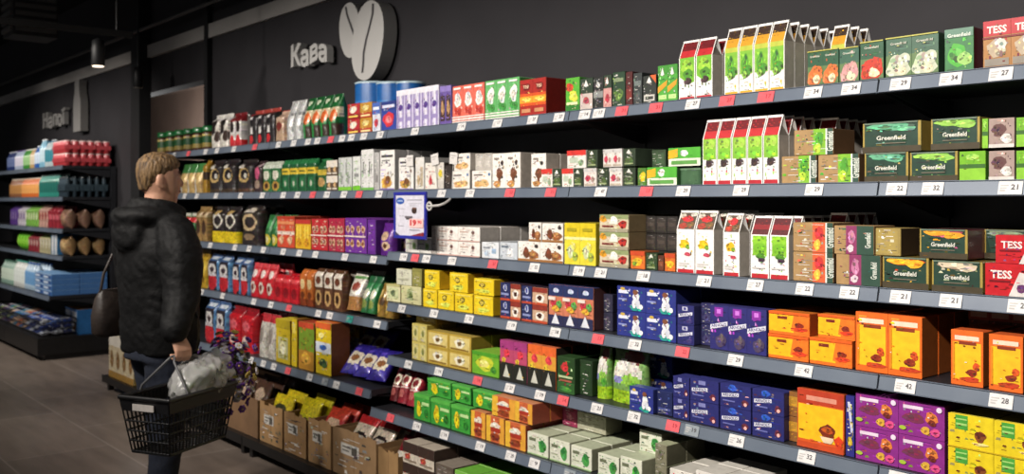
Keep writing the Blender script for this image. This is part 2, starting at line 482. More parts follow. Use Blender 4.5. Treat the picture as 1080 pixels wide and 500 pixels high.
YW = 3.20; XL, XR = -24.0, 3.0; ZC = 3.75
OX0, OX1, OZ = -9.55, -7.60, 2.57
struct(slab('floor', XL, -4, -.1, XR, 6.2, 0, 'floor_tiles'))
struct(slab('ceiling', XL, -4, ZC, XR, 6.2, ZC+.1, 'ceiling_black'))
mb = MB()
mb.box(OX1, YW, 0, XR, YW+.14, ZC, '#808080'); mb.box(XL, YW, 0, OX0, YW+.14, ZC, '#808080'); mb.box(OX0, YW, OZ, OX1, YW+.14, ZC, '#808080')
struct(mb.build('wall_back', 'charcoal_wall'))
struct(slab('wall_far_end', XL-.1, -4, 0, XL, 6.2, ZC, 'black_paint'))
# stock room seen through the opening
mb = MB(); mb.box(-16, 4.7, 0, -6, 4.8, 2.95, '#808080'); struct(mb.build('wall_stock_room', 'stock_brown'))
mb = MB(); mb.box(-16, YW+.15, 2.95, -6, 4.8, 3.05, '#808080')
struct(mb.build('ceiling_stock_room', 'stock_brown'))
struct(slab('trim_1', XL+.02, 3.165, 2.895, XR, YW-.002, 3.01, 'strip_grey'))
struct(slab('trim_2', -9.22, 3.09, 0, -8.99, YW-.002, ZC-.01, 'black_paint'))
struct(slab('trim_3', -7.645, 3.155, 0, -7.575, YW-.002, ZC-.01, 'black_paint'))
# thin pipe run above the pale band
mb = MB(); mb.tube([(-22, 3.05, 3.12), (-5, 3.05, 3.12)], .016, '#5b5958'); o = mb.build('ceiling_pipe', 'painted'); tag(o, 'thin grey conduit running above the pale band along the wall', 'pipe')
# ceiling beam and track spotlights
o = slab('ceiling_beam', -6.56, -3.5, 2.65, -6.52, 2.2, 2.69, 'ceiling_black'); tag(o, 'thin black lighting beam crossing below the dark ceiling', 'beam')
for x in (-6.54,):
    pass
rod = MB(); rod.tube([(-6.54, 2.1, 2.69), (-6.54, 2.1, ZC)], .006, '#0c0c0d'); rod.tube([(-6.54, -.5, 2.69), (-6.54, -.5, ZC)], .006, '#0c0c0d')
rod.build('hanger_rod', 'painted', o)
def emis(name, col, k):
    m, nt, b = new_mat(name); b.inputs['Base Color'].default_value = (*lin(col), 1)
    n = nt.nodes.new('ShaderNodeTexNoise'); n.inputs['Scale'].default_value = 40
    b.inputs['Emission Color'].default_value = (*lin(col), 1); b.inputs['Emission Strength'].default_value = k
    nt.links.new(n.outputs['Fac'], b.inputs['Roughness'])
    MATS[name] = m
emis('lamp_glow', '#ffe9cf', 2.5)
def spot_fixture(label, x, y, z, stem, tilt):
    root = empty('track_spotlight', (x, y, z))
    tag(root, label, 'spotlight', 'track spotlights by the wall opening')
    m = MB(); m.lathe([(.034,0),(.042,.01),(.043,.12),(.036,.17),(.015,.18)], 20, col='#18181a'); a = m.build('lamp_head', 'painted', root)
    m = MB(); m.lathe([(.02,-.004),(.034,-.003),(.036,.004)], 20, col='#8a8680'); b = m.build('lens', 'lamp_glow' if 'lit lens' in label else 'painted', a)
    m = MB(); m.tube([(0,0,.18),(0,0,stem)], .008, '#18181a'); m.build('stem', 'painted', root)
    return root
spot_fixture('black track spotlight with lit lens hanging from the lighting beam', -6.54, 1.98, 2.44, .18+.005, 0)
spot_fixture('dim black spotlight on a long stem before the dark column', -8.35, 2.86, 2.53, ZC-2.53, 0)
# hanging ventilation grille high up
root = empty('ventilation_duct', (-10.2, 2.45, 2.99))
tag(root, 'dim grey slatted ventilation duct hanging under the dark ceiling', 'duct')
m = MB(); m.box(-.2,-.2,.16,.2,.2,.74,'#3a3838'); m.build('duct_body', 'painted', root)
m = MB()
for i in range(7): m.box(-.18,-.222,.20+i*.075,.18,-.202,.24+i*.075,'#6a6866'); m.box(.202,-.18,.20+i*.075,.222,.18,.24+i*.075,'#6a6866')
m.build('grille', 'painted', root)

# ================================================================ SHELVING
B0 = X_at(410, D0); B1 = X_at(602, D0); B2 = X_at(928, D0); BW = B2 - B1
TEA = [(B0, B1), (B1, B2), (B2, B2+BW)]
COF = [(-7.52, B0-2*BW), (B0-2*BW, B0-BW), (B0-BW, B0)]
BAYW = ['first', 'second', 'third', 'fourth', 'fifth', 'sixth']
YB = 3.135
def shelf_board(x0, x1, z, yf, label):
    g = .003
    m = MB(); m.box(x0+g, yf, z-.028, x1-g, YB-.004, z, '#2a2b2f'); m.box(x0+g, yf+.0, z-.034, x1-g, yf+.03, z-.028, '#2a2b2f')
    o = m.build('shelf_board', 'shelf_steel'); tag(o, label, 'shelf', 'shelf boards')
    m = MB()   # price rail: a leaning channel with two lips
    a = (yf-.002, z+.001); b = (yf-.016, z-.041)
    P = [(a[0], a[1]), (a[0]-.003, a[1]+.001), (b[0], b[1]), (b[0]+.002, b[1]-.003), (yf-.002, z-.040)]
    A = [(x0+g, y, zz) for y, zz in P]; B = [(x1-g, y, zz) for y, zz in P]; n = len(P)
    for k in range(n): m.face([A[k], B[k], B[(k+1)%n], A[(k+1)%n]], '#667080')
    m.face(A[::-1], '#33373d'); m.face(B, '#33373d')
    for q, dz in ((a, -.0015), (b, .0)):
        m.box(x0+g, q[0]-.0075, q[1]+dz, x1-g, q[0]-.003, q[1]+dz+.002, '#7b8592')
    m.build('price_rail', 'rail_grey', o)
    for x in (x0+.012, x1-.012):
        m = MB(); pts = [(yf+.03, z-.036), (YB-.006, z-.036), (YB-.006, z-.115), (YB-.09, z-.10)]
        A = [(x-.0015, *q) for q in pts]; B = [(x+.0015, *q) for q in pts]
        m.face(A, '#2a2b2f'); m.face(B[::-1], '#2a2b2f')
        for k in range(4): m.face([A[k], A[(k+1)%4], B[(k+1)%4], B[k]], '#2a2b2f')
        m.build('bracket', 'shelf_steel', o)
    return o
def deck(x0, x1, z, yf, label):
    m = MB(); m.box(x0+.003, yf, z-.03, x1-.003, YB-.004, z, '#222226'); o = m.build('base_deck', 'black_plastic'); tag(o, label, 'deck', 'base decks')
    m = MB(); m.box(x0+.003, yf-.012, z-.052, x1-.003, yf-.001, z+.004, '#1b1b1e'); m.build('front_lip', 'black_plastic', o)
    for x in (x0+.06, x1-.06):
        for ya in (yf+.02, YB-.09):
            m = MB(); m.box(x-.02, ya, 0, x+.02, ya+.04, z-.031, '#1b1b1e'); m.build('foot', 'black_plastic', o)
    return o
def back_unit(x0, x1, top, label):
    m = MB(); m.box(x0+.003, YB, .0, x1-.003, YB+.02, top, '#202023'); o = m.build('shelving_back', 'shelf_steel'); tag(o, label, 'shelving', 'shelving back panels')
    m = MB(); m.box(x0+.003, YB+.021, 0, x0+.05, YB+.05, top, '#18181a'); m.build('upright', 'shelf_steel', o)
    m = MB(); m.box(x1-.05, YB+.021, 0, x1-.003, YB+.05, top, '#18181a'); m.build('upright', 'shelf_steel', o)
ib = 0
for side, bays, keys in (('coffee', COF, 'ABcde'), ('tea', TEA, 'ABCDEG')):
    for x0, x1 in bays:
        nm = BAYW[ib]; ib += 1
        back_unit(x0, x1, 1.90, f"black steel shelving back panel, {nm} bay from man's end")
        for k in keys:
            z, yf, ph = SHELF[k]
            shelf_board(x0, x1, z, yf, f"dark shelf with grey price rail, {ph}, {nm} bay from man's end")
        xx0 = -8.12 if nm == 'first' else x0
        deck(xx0, x1, .12, 2.5, f"low black floor deck of the {nm} shelving bay from man's end")
# end panel where the coffee shelving stops (behind the man)
o = slab('end_panel', -7.545, 2.70, .125, -7.523, YB-.004, 1.86, 'shelf_steel'); tag(o, 'black end panel closing the coffee shelving behind the man', 'panel')

# ---------------------------------------------------------------- price tags in the rails
TILT = math.atan2(.014, .042)
def make_tag(col, num, w):
    mb = MB(); h = .0375
    mb.box(-w/2, -.0012, 0, w/2, 0, h, col)
    dk = '#4a474a' if col[1] != 'e' else '#b23a44'
    lt = '#b9b6b4' if col[1] != 'e' else '#d4606a'
    decal(mb, (-w/2, -.0012, 0), (w,0,0), (0,0,h), (0,-1,0), [r(.08,.62,.42,.72,lt), r(.08,.44,.36,.52,lt), r(.08,.24,.30,.34,lt), t(num, .68, .55, .30, .40, dk)], .00025, plain=True)
    return mb.build('price_tag', 'printed_card')
TAGC = {}
NTAG = [0]
def place_tag(key, px, col, num='', w=.062):
    z, yf, ph = SHELF[key]
    k = (col, num, w)
    if k not in TAGC: TAGC[k] = o = make_tag(col, num, w)
    else: o = TAGC[k].copy(); COL.objects.link(o)
    x = X_at(px, yf-.012)
    for q in (B0, B1, B2):
        if abs(x-q) < w/2: x = q + (w/2+.004)*(1 if x >= q else -1)
    o.location = (x, yf-.0195, z-.0385); o.rotation_euler = (-TILT, 0, 0)
    NTAG[0] += 1
    return o
W_, R_, G_, B_ = '#dcdad9', '#e25c64', '#2f9a8e', '#8b949b'
TAGS = {
 'A': "173 184 199r 217 229 247 269r 294 310 325 335 349r 361 371 384 401 438 487 525 562 590 617 632 656r 692r 731 767r 808r 858:34 898:34 950:29 1003:34 1056:27",
 'B': "195 208 228 254 277 299 314 330r 345 363 379r 400 466 496:17 538r 581r 634:47 682r 721:29 782:29 859:29 946:22 984:32 1066:21",
 'C': "426 438r 450 477:17 520r 564 611:19 634:21 679:18 743:21 797:27 849:22 896:22 950:21 1003:21 1076:24",
 'c': "208 222 248 263 278 299 316 333 364 394",
 'D': "424 458 495 540 586:18 631r 670:32 720r 776:29 848:42 955:42 1056:28",
 'd': "213 235 268 286 305r 336 348 369g 398:14",
 'E': "431 463:14 504r 538 570:19 594r 630:21 669:32 710r 730b 777:26 851:32 948:31",
 'e': "265 278 289 304r 327 343b 355 379r",
 'G': "412r 440:14 469:14 507:19 539:29 564:9 601b",
}
for key, s in TAGS.items():
    lst = s.split()
    for i, q in enumerate(lst):
        q, _, num = q.partition(':'); colr = W_; cn = 'white'
        if q[-1] in 'rgb': colr, cn = {'r': (R_, 'red'), 'g': (G_, 'green'), 'b': (B_, 'grey-blue')}[q[-1]]; q = q[:-1]
        o = place_tag(key, float(q), colr, num or random.choice(['14', '19', '22', '31', '17', '27']))
        nth = sum(1 for z in lst[:i+1] if (z[-1] if z[-1] in 'rgb' and ':' not in z else 'w') == (lst[i][-1] if lst[i][-1] in 'rgb' and ':' not in lst[i] else 'w'))
        words_ = "first second third fourth fifth sixth seventh eighth ninth tenth eleventh twelfth thirteenth fourteenth fifteenth sixteenth seventeenth eighteenth nineteenth twentieth twenty-first twenty-second twenty-third twenty-fourth twenty-fifth twenty-sixth twenty-seventh twenty-eighth".split()
        tag(o, f"small {cn} price tag, {words_[nth-1]} {cn} one from man's end, {SHELF[key][2]} rail", 'price tag', 'price tags in the shelf rails')

# ---------------------------------------------------------------- wall signs
def text_solid(name, s, height, width, depth_, col, mat, bold=0.03, shear=0.0):
    cu = bpy.data.curves.new(name, 'FONT'); cu.body = s; cu.size = 1; cu.extrude = .5; cu.offset = bold; cu.resolution_u = 4
    ob = bpy.data.objects.new('tmp', cu); COL.objects.link(ob)
    dg = bpy.context.evaluated_depsgraph_get(); me0 = ob.evaluated_get(dg).to_mesh()
    V = [tuple(v.co) for v in me0.vertices]; Fs = [tuple(q.vertices) for q in me0.polygons]
    ob.evaluated_get(dg).to_mesh_clear(); bpy.data.objects.remove(ob)
    x0 = min(v[0] for v in V); x1 = max(v[0] for v in V); y0 = min(v[1] for v in V)
    cap = .729
    mb = MB()
    pts = [((x-x0)/(x1-x0)*width, -z*depth_ - depth_/2, (y)/cap*height + .012*math.sin((x-x0)*5)) for x, y, z in V]
    mb.idx(pts, Fs, col); return mb.build(name, mat)
wx = YW
xk = X_at(311, wx-.05)
s = text_solid('coffee_sign_lettering', 'Кава', .142, .50, .05, '#cfcdca', 'sign_white', .035)
s.location = (xk, wx-.03, 2.485)
tag(s, 'pale raised wall lettering Кава beside the coffee bean emblem', 'sign')
def bean(cx, cz, rw, rh, rot, y0, y1, groove_side):
    P = []
    for i in range(48):
        a = 2*PI*i/48; x = rw*math.copysign(abs(math.cos(a))**.92, math.cos(a)); z = rh*math.copysign(abs(math.sin(a))**.95, math.sin(a))
        P.append((cx + x*math.cos(rot) - z*math.sin(rot), cz + x*math.sin(rot) + z*math.cos(rot)))
    return P
root = empty('coffee_bean_sign', (X_at(382, wx-.1), wx, 2.57))
tag(root, 'large pale emblem of two coffee beans on the dark wall', 'sign')
bx0 = X_at(382, wx-.1)
def bean_part(px, py, rpx, rpz, rot, y1, y0, groove):
    X = X_at(px, wx-.1); zc = depth(X, wx-.1); xc = (px-CX)/F*zc
    kx = F*(RX*zc - VX*xc)/zc**2; kz = F/zc
    cx = X - bx0; cz = z_at(py, zc) - 2.57
    m = MB(); m.prism(bean(cx, cz, rpx/kx, rpz/kz, rot, 0, 0, 0), y0, y1, '#cbc9c6', '#8f8d8b')
    o = m.build('bean', 'painted', root)
    g = MB()
    for i in range(len(groove)-1):
        (ua, va), (ub, vb) = groove[i], groove[i+1]
        q = lambda u, v: (X_at(u, wx-.1) - bx0, z_at(v, zc) - 2.57)
        a = q(ua, va); b = q(ub, vb); wd = .011
        g.face([(a[0]-wd, y0-.002, a[1]), (a[0]+wd, y0-.002, a[1]), (b[0]+wd, y0-.002, b[1]), (b[0]-wd, y0-.002, b[1])], '#4b494b')
    g.build('groove', 'painted', o)
bean_part(366.5, 31.5, 10.8, 29.5, .115*1.6, -.02, -.085, [(362.5,5.5),(364,14),(367,24),(370,33),(372.5,42)])
bean_part(389.5, 43, 16.2, 42, -.20*1.4, -.02, -.115, [(395.8,6),(395.5,16),(392.5,28),(388.5,42),(386,55),(385.5,66),(384.5,76)])
# the second sign further along the wall: pale letters and a bottle
sb = text_solid('drinks_sign_lettering', 'Напої', .17, .92, .05, '#8c8a88', 'sign_side', .03)
sb.location = (X_at(48, wx-.05), wx-.03, 2.43); tag(sb, 'dim pale wall lettering beside the bottle emblem over drinks shelves', 'sign')
pr = [(.0,0),(.13,0),(.13,.30),(.115,.36),(.085,.42),(.075,.50),(.08,.51),(.08,.56),(.0,.56)]
poly = [(x, z) for x, z in pr] + [(-x, z) for x, z in pr[::-1]]
poly = [q for i, q in enumerate(poly) if i == 0 or q != poly[i-1]][:-1]
m = MB(); m.prism(poly, -.10, -.02, '#8f8d8b', '#6a6866'); o = m.build('bottle_sign', 'painted', None, (X_at(83, wx-.08), wx, 2.31))
tag(o, 'pale bottle-shaped emblem on the dark wall above drinks shelves', 'sign')

# ================================================================ CAMERA AND LIGHT
cam = bpy.data.cameras.new('camera'); co = bpy.data.objects.new('camera', cam); COL.objects.link(co)
cam.sensor_width = 36; cam.lens = 36*F/1080; cam.shift_y = -(250-CY)/1080; cam.clip_start = .05
fw = Vector((VX, VY, 0)); up = Vector((0,0,1)); rt = fw.cross(up)
co.matrix_world = Matrix(((rt.x, up.x, -fw.x, 0), (rt.y, up.y, -fw.y, 0), (rt.z, up.z, -fw.z, H), (0,0,0,1)))
SC.camera = co
cam.dof.use_dof = True; cam.dof.focus_distance = 2.75; cam.dof.aperture_fstop = 4.0
def spot(x, y, z, tx, ty, tz, power, size=80, col=(1, .93, .85), rad=.07, blend=.7):
    l = bpy.data.lights.new('track_or_fill_lamp', 'SPOT'); l.energy = power; l.spot_size = math.radians(size); l.spot_blend = blend; l.color = col; l.shadow_soft_size = rad
    o = bpy.data.objects.new('track_or_fill_lamp', l); COL.objects.link(o); o.location = (x, y, z)
    o.rotation_euler = (Vector((tx, ty, tz)) - Vector((x, y, z))).to_track_quat('-Z', 'Y').to_euler()
for i, (x, pw) in enumerate([(-.2, 165), (-1.0, 165), (-1.9, 160), (-2.8, 155), (-3.7, 145), (-4.6, 135), (-5.6, 125), (-6.6, 110), (-7.6, 90)]):
    spot(x + .25, -.25, 3.0, x, 2.95, 1.05, pw*1.42, 70)
for x in (-9.9, -11.0, -12.2): spot(x+.5, .6, 3.1, x, 2.9, 1.2, 120, 80)  # added fill spots that brighten the drinks shelves, no fixtures behind them
spot(-8.0, 1.0, 3.2, -9.95, 2.8, 1.2, 150, 70)  # extra fill spot, added to lift the end faces of the drinks packs
spot(-8.2, .2, 3.4, -8.8, .9, 0, 95, 100)  # this and the next two: fill spots added to lighten the aisle floor
spot(-10.5, -.4, 3.4, -10.8, .6, 0, 90, 100)
spot(-6.2, .0, 3.4, -6.6, .8, 0, 45, 100)
l = bpy.data.lights.new('stock_lamp', 'POINT'); l.energy = 55; l.shadow_soft_size = .3; o = bpy.data.objects.new('stock_lamp', l); COL.objects.link(o); o.location = (-11.2, 3.9, 2.2)
w = bpy.data.worlds.new('world'); SC.world = w; w.use_nodes = True
w.node_tree.nodes['Background'].inputs[0].default_value = (.95, .97, 1, 1); w.node_tree.nodes['Background'].inputs[1].default_value = .10
SC.view_settings.view_transform = 'Standard'; SC.view_settings.look = 'None'; SC.view_settings.exposure = 0
# ================================================================ GOODS ON THE TEA AND COFFEE SHELVES
def BX(base, front, **k): return lambda w, d, h: mk_box(k.get('nm', 'tea_box'), w, d, h, base, front, **{a: b for a, b in k.items() if a != 'nm'})
def PO(base, front, kind='stand', nm='coffee_pouch', seed=0, **k): return lambda w, d, h: mk_pouch(nm, w*.985, d*.9, h, base, front, kind=kind, seed=seed, **k)
def GA(front, slope, **k): return lambda w, d, h: mk_gable('tea_carton', w, d, h, front, slope, **k)
def TIN(rad_h, base, shapes, nm='coffee_tin', lid=None, jar=False, lid_h=.012): return lambda w, d, h: mk_cyl(nm, min(w, d)*.49, h, base, shapes, lid=lid, jar=jar, lid_h=lid_h)
WH, CR, GY = '#e9e6e1', '#e6dcc0', '#a9a6a2'
def J(nm, bodyc, lid, shapes): return TIN(0, bodyc, shapes, nm=nm, lid=lid, jar=True)

# ---------- TOP SHELF (A)
row('A', 162, 219, 6, 24, 'coffee_jar', 'jar', 'green-lidded jar of instant coffee', J('coffee_jar', '#4a2c1c', '#1a6634', [r(0,.25,1,.8,'#8a7a3a'), r(0,.36,1,.66,'#1f4f28'), r(.3,.3,.7,.38,'#e8d9a0'), r(.35,.66,.65,.74,'#d8c070')]), rows=2, d=.11)
row('A', 221, 239, 2, 36, 'coffee_pouch', 'coffee bag', 'black and white patterned coffee bag', PO('#2b2422', [r(0,0,1,1,'#d8d2c8'), e(.3,.6,.28,.2,'#2a2020'), e(.75,.35,.3,.16,'#40302a'), r(0,.82,1,1,'#e9e5df'), e(.6,.75,.2,.1,'#1f1a19')], 'gusset', seed=1), rows=2, d=.11)
row('A', 240.5, 253, 2, 36, 'coffee_pouch', 'coffee bag', 'white coffee bag with red foot', PO('#d9d5d0', [r(0,.75,1,1,'#7a1f24'), e(.5,.58,.34,.16,'#2b2020'), r(0,0,1,.2,'#c0272d'), e(.5,.2,.3,.14,'#d8343a')], 'gusset', seed=2), rows=2, d=.11)
row('A', 261, 288, 3, 37, 'coffee_pouch', 'coffee bag', 'dark coffee bag with white label', PO('#2a2527', [r(0,.9,1,1,'#a8433a'), r(.1,.3,.5,.8,'#e7e3de'), e(.35,.62,.2,.12,'#262022'), e(.3,.15,.25,.12,'#d5333a')], 'gusset', seed=3), rows=2, d=.12)
row('A', 288.5, 298, 1, 33, 'coffee_pouch', 'coffee bag', 'beige coffee bag beside silver bag', PO('#b89a80', [r(0,.7,1,1,'#c8a995'), e(.5,.5,.3,.14,'#7b2f2a')], 'gusset', seed=4), rows=2, d=.12)
row('A', 299, 315, 2, 43, 'coffee_pouch', 'coffee bag', 'silver gusseted coffee bag', PO('#c9cac9', [r(.4,0,.5,1,'#8f9190'), r(0,.3,.35,.5,'#6f716f'), r(.6,.6,1,.7,'#77797a')], 'stand', seed=5), rows=2, d=.12)
row('A', 316, 352.5, 4, 45, 'coffee_pouch', 'coffee bag', 'green coffee bag with orange picture', PO('#1d6b35', [r(0,.8,1,1,'#1a5a2c'), e(.4,.88,.3,.06,'#d9e6c8'), r(0,.45,1,.68,'#d8cda6'), e(.6,.5,.3,.14,'#d0632c'), e(.35,.2,.35,.16,'#2e9a4a'), r(.55,.05,1,.3,'#3a2a20')], 'stand', seed=6), rows=1, d=.13, jit=.3)
# three tall blue tins, with small boxes standing in front of them
row('A', 357, 379, 1, 57, 'coffee_tin', 'tin', 'tallest blue coffee tin, pale lid', TIN(0, '#1e62a8', [r(0,.0,1,.06,'#d9dfe4'), e(.5,.4,.5,.25,'#2f7cc4'), e(.5,.36,.26,.13,'#123a72')], lid='#b8cfd8'), rows=1, d=.27, back=.082)
row('A', 381, 400.5, 1, 55, 'coffee_tin', 'tin', 'middle blue coffee tin, pale lid', TIN(0, '#1c5fa6', [r(0,.0,1,.06,'#d9dfe4'), e(.5,.4,.5,.25,'#2a76c0')], lid='#b3cad4'), rows=1, d=.25, back=.082)
row('A', 402, 420, 1, 54, 'coffee_tin', 'tin', 'blue coffee tin beside violet packs', TIN(0, '#1a5ca2', [r(0,.0,1,.06,'#d9dfe4'), e(.5,.4,.5,.25,'#2a76c0')], lid='#b3cad4'), rows=1, d=.25, back=.082)
row('A', 366.5, 379, 1, 16, 'coffee_box', 'coffee box', 'small red boxed coffee before blue tins', BX('#b3262b', [r(0,0,1,.3,'#8c1a20'), e(.5,.6,.35,.25,'#e8d8c8'), r(.1,.1,.9,.2,'#f0d060')], nm='coffee_box', top='#d24a4a'), rows=1, layers=2, d=.055)
row('A', 379.6, 392, 1, 16, 'coffee_box', 'coffee box', 'small gold boxed coffee before blue tins', BX('#c08a2a', [r(0,0,1,.35,'#b5402a'), e(.5,.65,.35,.2,'#e9d38a'), r(.1,.1,.9,.2,'#f0e0a0')], nm='coffee_box', top='#d0a040'), rows=1, layers=2, d=.055)
row('A', 392.8, 401, 1, 31, 'coffee_box', 'coffee box', 'white and blue boxed coffee before tins', BX('#d7dbe6', [r(0,.6,1,1,'#4a68b8'), e(.5,.3,.3,.15,'#c8404a'), r(.1,.75,.9,.85,'#e8ecf4')], nm='coffee_box'), rows=1, d=.055)
row('A', 402, 418, 1, 31, 'coffee_box', 'coffee box', 'blue boxed coffee with red circle', BX('#30449a', [r(0,.7,1,1,'#27387f'), e(.5,.38,.42,.26,'#d2333d'), e(.5,.38,.25,.15,'#e8737a'), r(.1,.78,.9,.88,'#d7dcf0')], nm='coffee_box'), rows=1, d=.055)
VIO = [r(.0,0,1,1,'#cfc8e0'), r(.08,0,.2,1,'#7a62ab'), r(.45,.0,.58,1,'#f0eef4'), r(.75,0,.86,1,'#8a74b8'), r(0,.86,1,1,'#ece9f2'), e(.5,.55,.25,.1,'#574090'), r(.2,.2,.8,.3,'#a294c8')]
row('A', 418.6, 463, 5, 42, 'coffee_box', 'coffee box', 'tall white and violet striped pack', BX('#cfc8e0', VIO, nm='coffee_box', side='#b6aecd', top='#e9e6ef'), rows=2, d=.1)
row('A', 464, 476, 2, 41, 'coffee_box', 'coffee box', 'narrow violet pack with brown panel', BX('#6b55a0', [r(.1,.1,.9,.75,'#3c2a2a'), e(.5,.45,.3,.2,'#b08860'), r(0,.85,1,1,'#8d7ac0')], nm='coffee_box'), rows=2, d=.1)
TR = lambda bg, stripe: [r(0,0,1,1,bg), e(.5,.62,.36,.22,'#f1ede8'), e(.5,.6,.2,.11,'#d9d0c4'), e(.35,.34,.16,.10,stripe), e(.68,.30,.2,.11,stripe), r(0,.0,1,.05,'#e9e4dc'), r(0,.08,1,.12,'#e9e4dc'), r(0,.15,1,.18,'#e9e4dc'), r(.15,.9,.85,.95,'#f5f0e8')]
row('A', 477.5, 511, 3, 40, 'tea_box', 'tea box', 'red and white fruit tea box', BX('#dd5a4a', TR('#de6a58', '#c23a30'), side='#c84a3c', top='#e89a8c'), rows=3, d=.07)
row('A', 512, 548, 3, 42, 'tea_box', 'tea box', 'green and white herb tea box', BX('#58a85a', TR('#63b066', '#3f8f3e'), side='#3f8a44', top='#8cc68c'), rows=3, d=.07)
row('A', 548.5, 576, 2, 39, 'tea_box', 'tea box', 'deep red tea box with golden glow', BX('#8e1a14', [r(0,0,1,1,'#a5221a'), r(0,.28,1,.62,'#d8541e'), r(0,.36,1,.54,'#f0a028'), e(.5,.45,.4,.06,'#ffd860'), e(.5,.8,.32,.12,'#7a1412'), t('тея',.5,.8,.4,.09,'#e8c0a0'), r(.15,.1,.85,.2,'#c88a60')], side='#7c1712', top='#a02820'), rows=2, d=.16)
row('A', 596.5, 611, 1, 36, 'tea_box', 'tea box', 'green tea box with red roundel', BX('#59ad35', [r(0,0,1,.2,'#2f7a2a'), e(.3,.72,.3,.15,'#c8452c'), e(.6,.45,.35,.18,'#d8dc50'), r(.1,.2,.9,.28,'#e8e8b0')], side='#3f8a2c'), rows=3, d=.08)
LEAF = [e(.5,.78,.14,.07,'#e8e6de'), p([(.5,.95),(.3,.74),(.7,.74)], '#e8e6de')]
row('A', 612, 625, 1, 34, 'tea_box', 'tea box', 'tea box, dark top over pinkish foot', BX('#2b3d2c', [r(0,0,1,.52,'#cbbcb4'), e(.5,.3,.3,.12,'#b24a58')] + LEAF, side='#24332a'), rows=3, d=.08)
row('A', 626, 636, 1, 34, 'tea_box', 'tea box', 'black tea box with silver band', BX('#262826', [r(0,.35,1,.55,'#8d8f8c'), e(.5,.75,.25,.1,'#c9c9c2')], side='#1c1d1c'), rows=3, d=.08)
row('A', 636.5, 645, 1, 35, 'tea_box', 'tea box', 'dark tea box over rosy foot', BX('#2b3d2c', [r(0,0,1,.6,'#cf9a94'), e(.5,.3,.3,.14,'#a83244')] + LEAF, side='#24332a'), rows=3, d=.08)
row('A', 646, 659, 1, 37, 'tea_box', 'tea box', 'bottle-green tea box with leaf picture', BX('#23402a', [e(.5,.35,.4,.2,'#5d7d3c'), r(.1,.72,.9,.82,'#83936e'), e(.6,.3,.2,.1,'#7da04c')], side='#1c3322'), rows=3, d=.08)
row('A', 660, 667, 1, 36, 'tea_box', 'tea box', 'narrow maroon tea box', BX('#4e1a1a', [r(.1,.2,.9,.5,'#7b2a26')], side='#3a1414'), rows=3, d=.08)
row('A', 668, 677, 1, 34, 'tea_box', 'tea box', 'narrow charcoal tea box', BX('#343a3a', [r(.1,.6,.9,.75,'#717a78'), e(.5,.3,.3,.15,'#555e5c')], side='#262b2b'), rows=3, d=.08)
row('A', 678, 692, 1, 30, 'tea_box', 'tea box', 'black tea box with orange corner', BX('#2a302c', [p([(.55,1),(1,1),(1,.7)], '#d8632f'), r(.1,.1,.9,.32,'#c9c6be'), r(.2,.15,.8,.26,'#3a3a38')] + LEAF, side='#222624'), rows=3, d=.08)
row('A', 694, 714.5, 2, 39, 'tea_box', 'tea box', 'bright green tea box, orange leaf band', BX('#4fa53a', [r(0,.75,1,1,'#3f9030'), p([(.0,.25),(.9,.45),(1,.6),(0,.42)], '#e2a02a'), r(.1,.08,.9,.2,'#bfe090')] + LEAF, side='#2f7a2a'), rows=3, d=.08)
# window cartons
GRN = [r(0,0,1,1,'#ece9e6'), r(0,.0,1,.07,'#b4232f'), p([(.05,1),(.95,1),(.95,.42),(.7,.38),(.35,.46),(.05,.55)], '#74b52e'), e(.5,.78,.42,.2,'#98cc3c'), e(.55,.6,.34,.14,'#4f8f26'), e(.6,.44,.2,.1,'#3d2c2c'), e(.42,.42,.1,.06,'#584040')]
REDS = [r(0,0,1,1,'#6f151c'), r(0,0,1,.45,'#c02b30')]
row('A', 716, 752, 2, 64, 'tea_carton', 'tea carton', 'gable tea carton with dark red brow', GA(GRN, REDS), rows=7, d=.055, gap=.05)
YEL = [r(0,0,1,1,'#ece9e6'), r(0,.0,1,.07,'#e6a420'), r(.05,.42,.95,1,'#7fba34'), r(.05,.9,.95,1,'#b8c040'), e(.5,.72,.44,.2,'#7fba34'), e(.45,.62,.3,.22,'#57a02c'), e(.6,.48,.36,.14,'#4a8a2a'), e(.4,.4,.2,.08,'#8ec24a')]
ORS = [r(0,0,1,1,'#3d2b20'), r(0,0,1,.5,'#d69a2a')]
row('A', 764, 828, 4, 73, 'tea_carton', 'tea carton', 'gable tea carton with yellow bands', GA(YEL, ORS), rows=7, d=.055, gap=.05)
row('A', 876, 892, 1, 71, 'tea_carton', 'tea carton', 'shaded gable carton behind green boxes', GA(YEL, ORS), rows=4, d=.055, back=.20)
GF = lambda flower, bg='#2f5a40': [r(0,0,1,1,bg), r(0,0,1,.56,'#5f7a4c'), e(.5,.3,.5,.3,flower), e(.25,.2,.26,.2,flower), e(.72,.42,.28,.2,flower), e(.6,.2,.26,.14,'#e6d9b4'), r(0,0,1,.06,'#3a4a34'), t('Greenfield',.5,.84,.62,.06,'#d0d0c0'), r(0,.97,1,1,'#b9b455')]
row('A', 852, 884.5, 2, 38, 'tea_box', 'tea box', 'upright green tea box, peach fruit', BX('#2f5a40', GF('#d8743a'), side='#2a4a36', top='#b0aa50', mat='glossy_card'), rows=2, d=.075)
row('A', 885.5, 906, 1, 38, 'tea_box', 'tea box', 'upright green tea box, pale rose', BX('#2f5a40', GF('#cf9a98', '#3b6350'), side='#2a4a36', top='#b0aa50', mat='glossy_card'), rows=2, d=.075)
row('A', 907.5, 932, 1, 42, 'tea_box', 'tea box', 'upright green tea box, scarlet flower', BX('#2f5a40', GF('#c83a26'), side='#2a4a36', top='#b0aa50', mat='glossy_card'), rows=2, d=.075)
